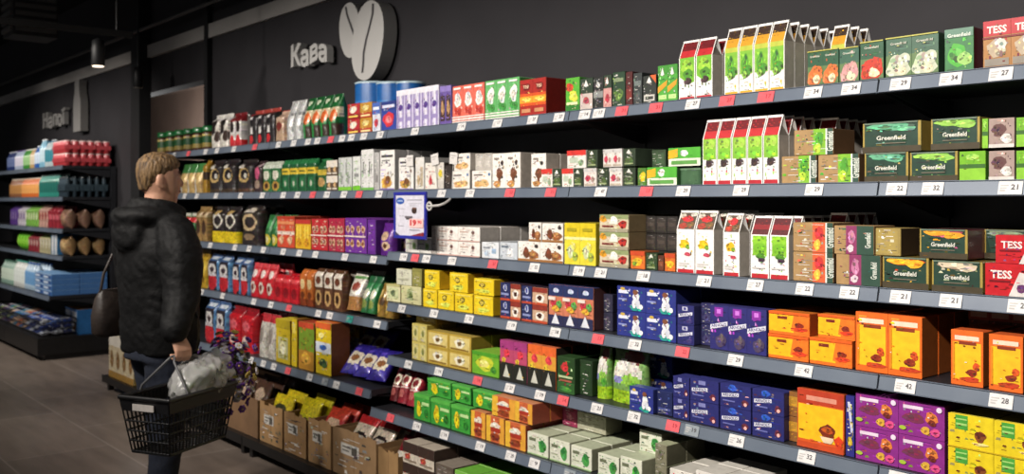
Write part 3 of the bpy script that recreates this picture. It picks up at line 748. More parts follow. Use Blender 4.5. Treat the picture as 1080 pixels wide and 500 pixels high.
row('A', 934.5, 990, 2, 44, 'tea_box', 'tea box', 'upright green tea box, white blossom', BX('#3c5f4b', GF('#c4c9b2', '#41644f'), side='#2a4a36', top='#c4bc50', mat='glossy_card'), rows=2, d=.075)
row('A', 996.5, 1027, 1, 46, 'tea_box', 'tea box', 'upright deep green leafy tea box', BX('#2a6038', [r(0,0,1,1,'#3c7a48'), e(.45,.4,.4,.3,'#4fae3a'), e(.7,.3,.3,.16,'#9ac86a'), r(0,.8,1,1,'#5f8572'), t('Greenfield',.5,.85,.8,.085,'#e2e6da')], side='#5c1a22', top='#c8c4b0', mat='glossy_card'), rows=2, d=.085)
TS = [r(0,0,1,1,'#a8753e'), r(0,.68,1,1,'#b8242e'), t('TESS',.5,.81,.72,.16,'#eadfd6', 0, .03), e(.5,.42,.4,.22,'#b8a58c'), r(.06,.05,.94,.2,'#8d8478'), e(.65,.5,.22,.14,'#d8d2c6'), r(.0,.62,1,.66,'#7c1820')]
row('A', 1037, 1097, 2, 51, 'tea_box', 'tea box', 'upright red and gold tea box', BX('#a8753e', TS, side='#4a181c', top='#d03a44', mat='glossy_card'), rows=2, d=.085)

# ---------- SECOND SHELF (B)
row('B', 187, 210, 3, 31, 'coffee_pouch', 'coffee bag', 'tan coffee bag with green top', PO('#b99a62', [r(0,.68,1,1,'#4b8a4a'), e(.6,.5,.35,.2,'#d8b97c'), r(0,0,.5,.45,'#d8d2c6')], 'stand', seed=11), rows=2, d=.11)
row('B', 212.5, 217, 1, 36, 'coffee_pouch', 'coffee bag', 'slim gold coffee bag', PO('#a8802c', [r(0,.4,1,.6,'#3a2a1c')], 'gusset', seed=12), rows=2, d=.1)
SW = lambda foot: [r(0,0,1,1,'#2c2526'), e(.5,.52,.36,.22,'#c8a86a'), e(.55,.54,.28,.16,'#2c2526'), e(.6,.5,.12,.07,'#e4ddd0'), e(.35,.78,.2,.06,'#d8d0c4'), r(0,0,1,.1,foot)]
row('B', 218.5, 246, 2, 35, 'coffee_pouch', 'coffee bag', 'black coffee bag with gold swirl', PO('#2c2526', SW('#4a3c30'), 'gusset', seed=13), rows=2, d=.11)
row('B', 248, 264, 1, 35, 'coffee_pouch', 'coffee bag', 'wide black coffee bag with gold ring', PO('#2c2526', SW('#5a4030'), 'gusset', seed=14), rows=2, d=.12)
row('B', 266, 274.5, 1, 33, 'coffee_pouch', 'coffee bag', 'dark coffee bag with pink flecks', PO('#3a2a2c', [e(.5,.6,.3,.2,'#c85a80'), e(.5,.25,.3,.14,'#a08a7a'), e(.6,.85,.2,.06,'#e0c8cc')], 'gusset', seed=15), rows=2, d=.11)
row('B', 275.5, 294.5, 2, 32, 'coffee_pouch', 'coffee bag', 'green coffee bag with white label', PO('#2c6a3c', [r(0,.78,1,1,'#c9d2c0'), e(.5,.55,.34,.16,'#d9d6c4'), e(.5,.2,.38,.16,'#c09a4a'), e(.5,.2,.2,.09,'#4a2c1c')], 'brick', seed=16), rows=3, d=.08)
GJ = [r(0,0,1,1,'#1f5a34'), r(0,.55,1,.72,'#d8bb3a'), r(.2,.6,.8,.67,'#2a4a24'), e(.5,.28,.34,.16,'#2f7a4a'), r(0,.86,1,1,'#2c7a48'), e(.55,.25,.14,.08,'#c8d0b8')]
row('B', 295.5, 331.5, 4, 34, 'coffee_pouch', 'coffee pack', 'green brick coffee pack with yellow band', PO('#1f5a34', GJ, 'brick', seed=17), rows=3, d=.08)
row('B', 333, 343, 1, 31, 'coffee_pouch', 'coffee pack', 'short green coffee pack, tan picture', PO('#245c34', [r(0,.55,1,.72,'#c8b040'), e(.5,.3,.36,.16,'#c09a60')], 'brick', seed=18), rows=3, d=.08)
row('B', 344.5, 356, 2, 16, 'coffee_box', 'coffee box', 'small brown and white coffee cube', BX('#54402f', [r(0,.55,1,1,'#e0d8cc'), e(.5,.4,.3,.2,'#c9a878'), r(.1,.1,.9,.2,'#d8d0c0')], nm='coffee_box', side='#3a2c22'), rows=3, layers=2, d=.07)
row('B', 357, 371, 2, 35, 'coffee_box', 'coffee box', 'pale grey carton with green foot', BX('#c6c8c6', [r(0,0,1,.12,'#7cc03c'), r(.1,.5,.25,.85,'#8a8c8a'), r(.4,.2,.6,.5,'#9a9c9a')], nm='coffee_box', side='#a2a4a2'), rows=3, d=.08)
row('B', 372, 380, 1, 36, 'coffee_box', 'coffee box', 'slim white carton with green foot', BX('#d8dad6', [r(0,0,1,.14,'#74c030'), r(.2,.4,.8,.5,'#8c8e8c'), r(.2,.6,.8,.66,'#b0b2b0')], nm='coffee_box'), rows=3, d=.08)
row('B', 381, 394, 2, 43, 'coffee_box', 'coffee box', 'tall white carton with dark marks', BX('#dbdad8', [r(0,0,1,.07,'#6fae50'), r(.3,.4,.42,.7,'#2f3030'), r(.6,.4,.7,.6,'#8a8a88')], nm='coffee_box', side='#a8a6a4'), rows=3, d=.08)
row('B', 394.8, 400, 1, 40, 'coffee_box', 'coffee box', 'slim grey carton beside photo cartons', BX('#b4b2b0', [r(.2,.2,.8,.4,'#8a8886')], nm='coffee_box'), rows=3, d=.08)
PHOTO = [r(.1,.82,.9,.88,'#3a3838'), r(.15,.72,.7,.76,'#8c8a88'), e(.45,.18,.42,.16,'#c8994a'), e(.55,.26,.2,.12,'#7a5030'), r(0,0,1,.04,'#7a68a8')]
row('B', 400.8, 416, 1, 42, 'coffee_box', 'coffee box', 'white carton with food photo, taller', BX(WH, PHOTO, nm='coffee_box', side='#a6a4a2'), rows=3, d=.08)
row('B', 420.5, 436, 1, 34, 'coffee_box', 'coffee box', 'white carton with food photo, shorter', BX(WH, PHOTO, nm='coffee_box', side='#a6a4a2'), rows=3, d=.08)
row('B', 438, 447, 1, 34, 'coffee_box', 'coffee box', 'slim white carton with tan streak', BX('#dcd9d4', [r(.6,.1,.9,.7,'#b8a890'), e(.4,.3,.2,.2,'#c9b08a')], nm='coffee_box', side='#a6a4a2'), rows=3, d=.08)
row('B', 448, 460.5, 1, 28, 'coffee_box', 'coffee box', 'cream box with small red drop', BX('#e6e0d6', [e(.5,.3,.14,.16,'#c0404a'), p([(.5,.6),(.38,.34),(.62,.34)], '#c0404a')], nm='coffee_box', side='#9a9690'), rows=3, d=.08)
row('B', 461, 468, 1, 28, 'coffee_box', 'coffee box', 'dark box with yellow roundel', BX('#d6d0c8', [e(.5,.6,.36,.16,'#d8c030'), r(0,0,1,.3,'#c8c2ba')], nm='coffee_box', side='#3a302c'), rows=2, d=.09)
row('B', 469, 476, 1, 25, 'coffee_box', 'coffee box', 'dark brown boxed capsules, no lid', BX('#2f2724', [r(.1,.3,.9,.6,'#4a3c34')], nm='coffee_box'), rows=2, d=.09)
TANS = [r(0,0,1,1,'#e9e4dc'), e(.35,.25,.3,.2,'#c89a60'), e(.65,.3,.26,.22,'#d8b078'), r(.1,.72,.55,.8,'#7a706a'), r(.85,.7,.95,.85,'#5878a0')]
zb = row('B', 477, 495.5, 1, 19, 'coffee_box', 'coffee box', 'low white box, tan beans, beside cream box', BX('#e9e4dc', TANS, nm='coffee_box', side='#a8a29a'), rows=2, d=.1)
row('B', 479, 496, 1, 18, 'coffee_box', 'coffee box', 'white box stacked over tan beans box', BX('#e9e4dc', TANS, nm='coffee_box', side='#a8a29a'), rows=2, d=.1, zoff=zb)
zb = row('B', 498, 518.5, 1, 19, 'coffee_box', 'coffee box', 'low white box with twin tan scoops', BX('#e9e4dc', TANS, nm='coffee_box', side='#a8a29a'), rows=2, d=.1)
row('B', 500, 518, 2, 18, 'coffee_box', 'coffee box', 'grey-white narrow box on twin scoops box', BX('#b8b2aa', [r(.2,.2,.8,.8,'#c6c0b8')], nm='coffee_box', side='#948e88'), rows=2, d=.1, zoff=zb, back=.05)
CUP = [r(0,0,1,1,'#ece7df'), e(.5,.42,.26,.17,'#7a4a2e'), r(.42,.1,.58,.42,'#6b3f28'), e(.35,.12,.3,.1,'#b88850'), e(.72,.72,.12,.08,'#3a3432'), r(.15,.82,.5,.88,'#8a8078')]
row('B', 519.5, 549, 2, 37, 'coffee_box', 'coffee box', 'tall white carton, brown cup tree', BX('#ece7df', CUP, nm='coffee_box', side='#b3aaa0'), rows=3, d=.08)
row('B', 560.5, 576, 1, 36, 'coffee_box', 'coffee box', 'tall white cup carton beside red-capped boxes', BX('#ece7df', CUP, nm='coffee_box', side='#b3aaa0'), rows=3, d=.08, back=.05)
RC = [r(0,.72,1,1,'#d2342c'), r(.15,.3,.6,.6,'#b8c4b0'), e(.75,.3,.16,.2,'#8aa07c')]
DG = [e(.5,.35,.4,.2,'#4c6232'), r(.15,.12,.85,.2,'#9aa878')] + LEAF
PK = [r(0,.8,1,1,'#c8c6c4'), e(.35,.45,.22,.2,'#c04054'), e(.72,.4,.16,.16,'#a88a80'), r(.1,.06,.9,.16,'#bcae9c')]
seq = [(568.5,580,'RC','beside cup carton'),(581,591,'DG','nearer the cup carton'),(592,604,'RC','between dark green boxes'),(604.5,614.5,'DG','between red-capped and rosy'),(615.5,629,'PK','low'),(630,641.5,'DG','between rosy boxes'),(642.5,656,'PK','second low'),(657,670,'DG','last')]
lk = {'RC': ('#e6e2da', RC, 'white box, red cap,'), 'DG': ('#2b3a26', DG, 'dark green box, white leaf,'), 'PK': ('#ddd6cf', PK, 'white and rosy box,')}
for k_, (a, b, q, ex) in enumerate(seq):
    base, pr_, lo = lk[q]
    row('B', a, b, 1, 19.5, 'tea_box', 'tea box', f'{lo} {ORD[k_]} of lower run', BX(base, pr_, side='#2a2f28' if q == 'DG' else '#b6aea6'), rows=2, d=.1)
seq2 = [(598,618,'RC'),(618.8,630,'DG'),(636,656,'PK'),(656.8,670,'DG')]
for k_, (a, b, q) in enumerate(seq2):
    base, pr_, lo = lk[q]
    row('B', a, b, 2 if q == 'PK' else 1, 19, 'tea_box', 'tea box', f'{lo} {ORD[k_]} of upper run', BX(base, pr_, side='#3b4638' if q == 'DG' else '#c9c3bc', top='#d84038' if q == 'RC' else None), rows=2, d=.1, zoff=19.5*3.72/1000+.003)
GW = [r(0,0,1,.42,'#dfe2cf'), r(0,.42,1,1,'#4eaa33'), e(.5,.7,.13,.22,'#ecebe4'), p([(0,.4),(.3,.5),(.3,.95),(0,.85)], '#e2b022'), r(.1,.1,.9,.3,'#5d9a48')]
zb = row('B', 672.5, 681.5, 1, 19, 'tea_box', 'tea box', 'narrow green box with yellow patch', BX('#4a7a2c', [e(.6,.5,.4,.3,'#d8c02a')], side='#2a4a26'), rows=2, d=.1)
zb = row('B', 682.5, 714, 1, 19.5, 'tea_box', 'tea box', 'flat wide green and white tea box', BX('#4eaa33', GW, side='#2f5a30'), rows=2, d=.1)
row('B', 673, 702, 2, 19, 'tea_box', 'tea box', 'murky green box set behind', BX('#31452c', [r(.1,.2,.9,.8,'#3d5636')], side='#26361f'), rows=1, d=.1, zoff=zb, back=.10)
row('B', 705, 739, 1, 19.5, 'tea_box', 'tea box', 'flat green box stacked beside gable cartons', BX('#4eaa33', GW, side='#2f5a30'), rows=2, d=.1, zoff=zb)
row('B', 716, 738, 1, 19, 'tea_box', 'tea box', 'see-through dark green tray box', BX('#3c5a40', [r(0,.85,1,1,'#6a8a6a'), r(.1,.1,.9,.8,'#48684a')], side='#2f4a34', mat='glossy_card'), rows=2, d=.1, back=.04)
GRN2 = [r(0,0,1,1,'#ece9e6'), r(0,.0,1,.09,'#b4232f'), r(.04,.55,.96,1,'#86b83a'), e(.5,.85,.42,.16,'#a6d24a'), e(.5,.66,.44,.16,'#7cbc34'), e(.45,.46,.24,.1,'#37292c'), e(.68,.48,.14,.07,'#4b3438')]
row('B', 741, 822, 5, 71, 'tea_carton', 'tea carton', 'white gable tea carton, red crest', GA(GRN2, REDS), rows=7, d=.055, gap=.05)
row('B', 862, 880, 1, 70, 'tea_carton', 'tea carton', 'shaded gable carton behind kraft cases', GA(GRN2, REDS), rows=5, d=.055, back=.17)
KR = lambda pic: [r(.50,0,.82,1,pic[0]), e(.66,.6,.12,.3,pic[1]), e(.62,.25,.1,.2,pic[2]), r(.82,0,.86,1,'#e4e2da'), r(.86,0,1,1,'#2d4a3c'), t('Greenfield',.93,.5,.72*.6,.30,'#d8dcd0', PI/2)]
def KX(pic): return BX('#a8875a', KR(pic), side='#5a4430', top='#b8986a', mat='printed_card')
zb = row('B', 824, 861, 1, 29, 'tea_box', 'tea case', 'kraft tea case turned sideways, green label', KX(('#7fb82c','#4f9a2a','#b4d63c')), rows=1, d=.13)
row('B', 862.5, 906, 1, 30, 'tea_box', 'tea case', 'kraft tea case against the dark green boxes', KX(('#7fb82c','#4f9a2a','#b4d63c')), rows=1, d=.13)
row('B', 837, 879, 1, 27, 'tea_box', 'tea case', 'kraft tea case stacked over its pair', KX(('#7fb82c','#4f9a2a','#b4d63c')), rows=1, d=.13, zoff=zb)
GFF = lambda a, b: [r(0,0,1,1,'#2c4438'), r(0,0,.03,1,'#a8924a'), r(.95,0,1,1,'#a8924a'), e(.5,.86,.42,.14,a), e(.36,.88,.3,.12,b), e(.7,.8,.24,.14,b), r(0,.0,1,.2,'#4a4232'), r(.03,.95,.95,1,'#6a7a6a'), t('Greenfield',.5,.48,.5,.15,'#d8d8cc', 0, .03), r(.25,.28,.75,.31,'#7a7464')]
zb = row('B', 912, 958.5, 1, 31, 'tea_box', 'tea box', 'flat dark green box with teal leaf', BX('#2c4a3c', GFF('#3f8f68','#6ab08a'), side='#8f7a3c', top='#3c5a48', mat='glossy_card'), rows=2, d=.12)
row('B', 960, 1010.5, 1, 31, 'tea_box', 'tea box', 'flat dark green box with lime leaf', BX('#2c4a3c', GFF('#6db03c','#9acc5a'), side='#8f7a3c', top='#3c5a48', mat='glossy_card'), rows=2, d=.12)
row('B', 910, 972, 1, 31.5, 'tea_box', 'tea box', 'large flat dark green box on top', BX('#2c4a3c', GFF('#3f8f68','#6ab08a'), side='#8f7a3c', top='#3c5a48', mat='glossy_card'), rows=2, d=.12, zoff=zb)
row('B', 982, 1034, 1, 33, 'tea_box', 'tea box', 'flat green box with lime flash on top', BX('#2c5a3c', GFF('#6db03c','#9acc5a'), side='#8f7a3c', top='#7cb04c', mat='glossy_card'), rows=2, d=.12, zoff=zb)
LM = [r(0,.55,1,1,'#76b52c'), r(0,0,1,.5,'#8cc63c'), r(0,.42,1,.56,'#3f6a30'), e(.5,.8,.3,.12,'#a6d860')]
BR = [r(0,0,1,1,'#a8928a'), e(.4,.6,.3,.26,'#6a4a48'), e(.7,.3,.25,.18,'#e0d8d2'), r(0,0,1,.12,'#d8d2cc')]
for l_, zz in (('lower', 0), ('upper', zb)):
    row('B', 1036 if l_ == 'upper' else 1012, 1042 if l_ == 'upper' else 1039.5, 1, 31, 'tea_box', 'tea box', f'lime tea box, {l_} beside brown and white box', BX('#76b52c', LM, side='#4a8a2a', mat='glossy_card'), rows=2, d=.11, zoff=zz)
    row('B', 1043, 1070, 1, 31, 'tea_box', 'tea box', f'brown and white tea box, {l_}', BX('#a8928a', BR, side='#7a6a64', mat='glossy_card'), rows=2, d=.11, zoff=zz)
    row('B', 1072, 1098, 1, 31, 'tea_box', 'tea box', f'lime tea box, {l_}, last of shelf', BX('#76b52c', LM, side='#4a8a2a', mat='glossy_card'), rows=2, d=.11, zoff=zz)

# ---------- THIRD SHELF, TEA (C)
row('C', 427.5, 454.5, 2, 15, 'coffee_box', 'coffee box', 'low white box with green sprig', BX('#dedbd4', [e(.7,.5,.18,.3,'#8ab070'), r(.1,.6,.5,.7,'#9a9690')], nm='coffee_box', side='#aaa6a0', top='#b8b4ae'), rows=4, d=.1)
WB = [e(.7,.62,.07,.14,'#54302c'), r(.1,.62,.5,.68,'#b98a7a'), r(.1,.44,.45,.49,'#c4bcb4'), r(0,0,1,.08,'#c9a49a')]
row('C', 461, 506, 2, 15.3, 'coffee_box', 'coffee box', 'white box with small brown berry', BX('#ece7e0', WB, nm='coffee_box', side='#b4aca4', top='#c4beb6'), rows=3, layers=2, d=.12)
row('C', 508, 526, 1, 17, 'coffee_box', 'coffee box', 'white box with blue note', BX('#dfe2e6', [r(.6,.3,.85,.6,'#9ab4d0'), r(.1,.6,.5,.7,'#8a9098'), e(.3,.3,.15,.2,'#b8c8d8')], nm='coffee_box', side='#aab2ba', top='#c0c4c8'), rows=4, d=.1)
row('C', 527, 545.5, 1, 18, 'coffee_box', 'coffee box', 'grey-blue box beside brown cup boxes', BX('#c6ccd4', [e(.6,.4,.2,.3,'#e4e6e8'), r(.1,.7,.5,.8,'#6a7684')], nm='coffee_box', side='#9aa4ae', top='#b0b6bc'), rows=4, d=.1)
BC = [r(0,0,1,1,'#ebe6de'), e(.38,.42,.17,.30,'#6a3c26'), e(.7,.32,.26,.26,'#8f5a32'), e(.7,.4,.15,.15,'#b98450'), r(0,.0,1,.12,'#9a6a3c'), e(.85,.78,.08,.1,'#3c3432')]
zb = row('C', 546.5, 594, 2, 21, 'coffee_box', 'coffee box', 'white box, brown cups, lower pair', BX('#ebe6de', BC, nm='coffee_box', side='#aea69e', top='#bcb4ac'), rows=3, d=.12)
row('C', 558, 571, 1, 20, 'coffee_box', 'coffee box', 'half-hidden white cup box, stacked', BX('#ebe6de', BC, nm='coffee_box', side='#aea69e', top='#bcb4ac'), rows=1, d=.12, zoff=zb)
row('C', 572, 594, 1, 20, 'coffee_box', 'coffee box', 'white cup box stacked beside yellow boxes', BX('#ebe6de', BC, nm='coffee_box', side='#aea69e', top='#bcb4ac'), rows=3, d=.12, zoff=zb)
row('C', 510, 556, 4, 14, 'coffee_box', 'coffee box', 'grey plain box lying on white boxes', BX('#9a948e', [r(.1,.2,.9,.8,'#aaa49e')], nm='coffee_box', top='#b0aaa4'), rows=1, d=.12, zoff=.071, back=.14)
row('C', 455, 460.5, 1, 30, 'coffee_box', 'coffee box', 'dull grey box behind the promo frame', BX('#a29c96', [r(.1,.2,.9,.8,'#b0aaa4')], nm='coffee_box'), rows=2, d=.12)
YL = [r(0,0,1,1,'#e0d23a'), r(0,.68,1,1,'#d8c01e'), r(0,.6,1,.66,'#e8e4a0'), e(.4,.3,.24,.18,'#c8d0a0'), e(.7,.2,.2,.14,'#a8b84a'), e(.6,.45,.16,.1,'#ecdf70'), r(.2,.8,.8,.88,'#a89a18')]
row('C', 595.5, 628.5, 2, 44, 'tea_box', 'tea box', 'tall pale yellow lemon tea box', BX('#dccd34', YL, side='#a89a28'), rows=3, d=.09)
CRM = [r(0,0,1,1,'#cfc2a4'), r(0,.75,1,1,'#8f9a6a'), e(.12,.75,.14,.22,'#e09a2a'), e(.5,.72,.14,.24,'#eeeae0'), r(.35,.45,.65,.6,'#e8e2d4'), e(.82,.45,.16,.24,'#b8322c'), r(0,0,1,.2,'#a39a82'), r(.1,.28,.5,.38,'#7a2a28')]
row('C', 632.5, 663, 1, 18.3, 'tea_box', 'tea box', 'cream box with orange disc', BX('#cfc2a4', CRM, side='#7a6a4c'), rows=2, layers=3, d=.14)
row('C', 668, 712, 4, 18, 'tea_box', 'tea box', 'black tea cube at the back', BX('#26221f', [r(.1,.15,.9,.85,'#37302b'), r(.2,.4,.8,.6,'#4a413a')], side='#1c1917'), rows=2, layers=3, d=.1, back=.12)
row('C', 665, 680, 1, 19, 'tea_box', 'tea box', 'small orange tea box before black cubes', BX('#d8702a', [e(.5,.4,.4,.24,'#e8b42a'), r(0,.75,1,1,'#c84a24'), e(.3,.3,.18,.14,'#7a9a3a')], side='#8f4a20'), rows=1, d=.085)
row('C', 681, 693, 1, 18, 'tea_box', 'tea box', 'small dark green leaf tea box', BX('#2c4226', DG, side='#22301e'), rows=1, d=.085)
row('C', 694, 700, 1, 16, 'tea_box', 'tea box', 'small brown tea box before black cubes', BX('#5e3220', [r(.1,.3,.9,.6,'#8a4a2c')]), rows=1, d=.085)
row('C', 701, 712, 1, 19, 'tea_box', 'tea box', 'small orange tea box touching gable cartons', BX('#d8702a', [e(.5,.4,.4,.24,'#e8b42a'), r(0,.75,1,1,'#c84a24')], side='#8f4a20'), rows=1, d=.085)
FLW = [r(0,0,1,1,'#efece8'), r(0,0,1,.08,'#b8242e'), e(.42,.66,.3,.12,'#e9b81e'), e(.62,.6,.14,.06,'#7a9a30'), e(.62,.43,.2,.05,'#c0455a'), r(.1,.2,.7,.23,'#cfcac6'), r(.1,.15,.6,.18,'#cfcac6')]
SPK = [r(0,0,1,1,'#5a4a3a'), e(.3,.2,.25,.2,'#a83a2a'), e(.7,.3,.25,.2,'#7a5a34'), e(.5,.62,.34,.24,'#cf2a2c'), e(.2,.8,.2,.15,'#c9bfae'), e(.8,.85,.2,.12,'#d8d0c4')]
row('C', 713.5, 753.5, 2, 66, 'tea_carton', 'tea carton', 'gable tea carton with yellow flower', GA(FLW, SPK), rows=5, d=.055, gap=.05)
row('C', 762.5, 780.5, 1, 66, 'tea_carton', 'tea carton', 'lone gable tea carton with yellow flower', GA(FLW, SPK), rows=5, d=.055, gap=.05)
LFG = [r(0,0,1,1,'#efece8'), r(0,0,1,.1,'#b8242e'), r(.12,.52,.88,.97,'#86c030'), e(.5,.86,.42,.12,'#8cc832'), e(.5,.68,.4,.14,'#78b82a'), e(.55,.5,.28,.08,'#4f8a24'), e(.6,.42,.22,.06,'#463446'), r(.1,.22,.8,.25,'#cfcac6')]
row('C', 791.5, 832.5, 2, 66, 'tea_carton', 'tea carton', 'gable tea carton with lime leaves', GA(LFG, [r(0,0,1,1,'#5a1a20'), r(0,.3,1,.6,'#8c1c24')]), rows=7, d=.055, gap=.05)
row('C', 836, 879, 1, 31, 'tea_box', 'tea case', 'kraft tea case, orange fruit label', KX(('#d8623a','#c83a34','#e8b040')), rows=1, layers=2, d=.13)
row('C', 872, 890, 1, 70, 'tea_carton', 'tea carton', 'shaded gable carton behind tea cases', GA(LFG, REDS), rows=5, d=.055, back=.17)
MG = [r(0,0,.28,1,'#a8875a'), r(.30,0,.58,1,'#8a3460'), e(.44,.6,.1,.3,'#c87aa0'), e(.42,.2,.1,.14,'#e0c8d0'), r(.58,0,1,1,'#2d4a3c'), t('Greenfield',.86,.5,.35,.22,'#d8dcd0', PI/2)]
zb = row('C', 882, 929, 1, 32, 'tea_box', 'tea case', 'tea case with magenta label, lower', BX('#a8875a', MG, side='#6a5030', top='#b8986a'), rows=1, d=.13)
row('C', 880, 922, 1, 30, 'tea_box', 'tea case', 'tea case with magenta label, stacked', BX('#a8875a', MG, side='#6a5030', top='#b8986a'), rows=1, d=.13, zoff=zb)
row('C', 923, 950, 1, 29, 'tea_box', 'tea case', 'plain kraft case with torn spots', BX('#a08a4c', [r(.1,.1,.9,.9,'#a8924e'), r(.6,.5,.75,.6,'#d8d0b4')], side='#3c3020', top='#b8a060'), rows=1, d=.13, zoff=zb)
zc_ = row('C', 931, 980, 1, 33, 'tea_box', 'tea box', 'flat green box, orange sunburst, lower', BX('#35452c', GFF('#c8481c','#f0b030'), side='#8f7a3c', mat='glossy_card'), rows=2, d=.13)
row('C', 983, 1037, 1, 33, 'tea_box', 'tea box', 'flat green box, beige blossom', BX('#35452c', GFF('#a8907a','#d8c8ac'), side='#8f7a3c', mat='glossy_card'), rows=2, d=.13)
row('C', 970, 1021, 1, 31, 'tea_box', 'tea box', 'flat green box, orange sunburst, stacked', BX('#35452c', GFF('#a8485c','#e8a030'), side='#5a2430', mat='glossy_card'), rows=2, d=.13, zoff=zc_)
row('C', 1036, 1084, 1, 31, 'tea_box', 'tea box', 'flat green box behind red boxes', BX('#35452c', GFF('#6a7a5a','#8a9a7a'), side='#8f7a3c', mat='glossy_card'), rows=1, d=.13, zoff=zc_, back=.13)
TR2 = [r(0,0,1,1,'#c4222b'), p([(.55,0),(1,0),(1,.7),(.8,.75)], '#d9d2ce'), e(.85,.25,.14,.16,'#6a3a6a'), t('TESS',.38,.66,.5,.26,'#f0e4e0', 0, .03), r(.1,.42,.6,.48,'#7c1820')]
zb = row('C', 1039, 1085, 1, 34, 'tea_box', 'tea box', 'bright red tea box, white wave, lower', BX('#c4222b', TR2, side='#8c1820', top='#d84048', mat='glossy_card'), rows=2, d=.12)
row('C', 1050, 1096, 1, 30, 'tea_box', 'tea box', 'bright red tea box, white wave, stacked', BX('#c4222b', TR2, side='#8c1820', top='#d84048', mat='glossy_card'), rows=1, d=.1, zoff=zb)

# ---------- FOURTH SHELF, TEA (D)
CG = [r(.12,.2,.88,.8,'#c9cfa0'), e(.5,.5,.2,.2,'#5d6a4a'), r(0,.9,1,1,'#b9b47a')]
zb = row('D', 407.5, 422, 1, 18, 'tea_box', 'tea box', 'cream-green box at the shelf end', BX('#d6d2a8', CG, side='#9a945c', top='#d0c878'), rows=2, d=.1)
zb2 = row('D', 423, 444, 1, 19, 'tea_box', 'tea box', 'cream-green box beside yellow boxes', BX('#cfcb9a', [r(.3,.2,.6,.8,'#b4bf8a'), e(.5,.5,.1,.2,'#6a7a4a')], side='#9a945c', top='#d0c878'), rows=2, d=.1)
row('D', 418, 434, 1, 17, 'tea_box', 'tea box', 'pale grey-green box, stacked', BX('#d0d0ba', [r(.1,.3,.8,.4,'#a8a890')], side='#7c7f52', top='#c8c490'), rows=1, d=.1, zoff=max(zb, zb2))
row('D', 434.6, 444.5, 1, 19, 'tea_box', 'tea box', 'olive box stacked beside yellow ones', BX('#8a8648', [r(.1,.2,.9,.8,'#969250')], side='#6a662e'), rows=1, d=.1, zoff=max(zb, zb2))
YB_ = [r(0,0,1,1,'#e8c81e'), e(.42,.62,.16,.18,'#5d5420'), e(.42,.62,.11,.12,'#d8c050'), e(.5,.25,.34,.14,'#d8e05a'), r(.1,.85,.9,.92,'#f0dc60')]
ys = [(446.5,461),(462,479),(480,498.5),(500,520)]
zt = 0
for k_, (a, b) in enumerate(ys):
    zt = max(zt, row('D', a, b, 1, 19 + .3*k_, 'tea_box', 'tea box', f'yellow tea box, {ORD[k_]} of lower four', BX('#e8c81e', YB_, side='#c8a01a', top='#f0d840'), rows=3, d=.09, jit=.3))
for k_, (a, b, hh) in enumerate([(448,463.5,19.5),(474.5,493.5,20),(500,521,17)]):
    row('D', a, b, 1, hh, 'tea_box', 'tea box', f'yellow tea box, {ORD[k_]} of upper three', BX('#e8c81e', YB_, side='#c8a01a', top='#f0d840'), rows=1, d=.09, zoff=zt + .001)
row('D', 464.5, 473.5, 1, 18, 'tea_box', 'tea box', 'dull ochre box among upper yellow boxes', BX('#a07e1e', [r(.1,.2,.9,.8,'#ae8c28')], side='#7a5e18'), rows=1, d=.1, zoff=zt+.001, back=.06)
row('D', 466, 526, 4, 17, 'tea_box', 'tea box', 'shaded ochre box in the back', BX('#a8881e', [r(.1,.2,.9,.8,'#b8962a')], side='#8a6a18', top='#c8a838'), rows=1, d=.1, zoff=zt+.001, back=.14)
NB = [r(0,0,1,1,'#262c5a'), e(.5,.72,.22,.2,'#c9cfe8'), r(.42,.6,.58,.88,'#3a4890'), r(0,0,1,.12,'#b8482c'), r(.1,.3,.9,.42,'#8a92c0')]
NF = [r(0,0,1,1,'#c8a488'), r(0,.72,1,1,'#8a3226'), e(.5,.4,.34,.3,'#efe6da'), e(.5,.42,.18,.16,'#4a2418'), r(0,0,1,.14,'#b8482c')]
for k_, (a, b, pr_, nm_) in enumerate([(528,538,NB,'navy tea box, white emblem,'),(538.6,549,NF,'tan tea box, pale cup,'),(550.5,561,NB,'navy tea box, white emblem,'),(561.6,577.5,NF,'tan tea box, pale cup,')]):
    row('D', a, b, 1, 18.5, 'tea_box', 'tea box', f'{nm_} {ORD[k_]} in pile', BX(pr_[0][5], pr_, side='#3a2a3a'), rows=2, layers=2, d=.11)
PY = [r(0,0,1,1,'#c9785a'), r(0,.72,1,1,'#25305e'), e(.5,.86,.24,.07,'#c9d0ea'), e(.35,.55,.24,.12,'#c8384a'), e(.7,.52,.22,.12,'#5a9a4a'), e(.5,.42,.3,.08,'#e6b23a'), r(0,0,1,.26,'#2a2c4e'), p([(.5,.32),(.22,.05),(.78,.05)], '#d9dce4'), r(0,.62,.5,.7,'#e8d8cc')]
row('D', 579, 626, 3, 44, 'tea_box', 'tea box', 'tall navy box with white pyramid', BX('#c9785a', PY, side='#4a2c2e', top='#343a66'), rows=3, d=.09)
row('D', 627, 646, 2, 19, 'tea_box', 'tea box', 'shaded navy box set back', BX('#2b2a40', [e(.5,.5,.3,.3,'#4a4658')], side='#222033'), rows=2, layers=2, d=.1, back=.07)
FB = [r(0,0,1,1,'#2a3484'), r(.05,.68,.36,.82,'#d9dcec'), e(.2,.86,.08,.06,'#c9a84a'), r(.05,.42,.35,.48,'#8a94cc'), e(.68,.14,.26,.14,'#2a9a8a'), e(.68,.56,.13,.2,'#e8e8ec'), e(.66,.76,.09,.1,'#7a4a34'), e(.62,.3,.07,.18,'#e4e4ea'), e(.76,.3,.07,.18,'#d4d6e2'), e(.86,.2,.07,.1,'#f0f0f0')]
row('D', 651, 713, 2, 27, 'tea_box', 'tea box', 'royal blue box with white figure', BX('#2a3484', FB, side='#1f2862', top='#3a468e'), rows=2, layers=2, d=.14)
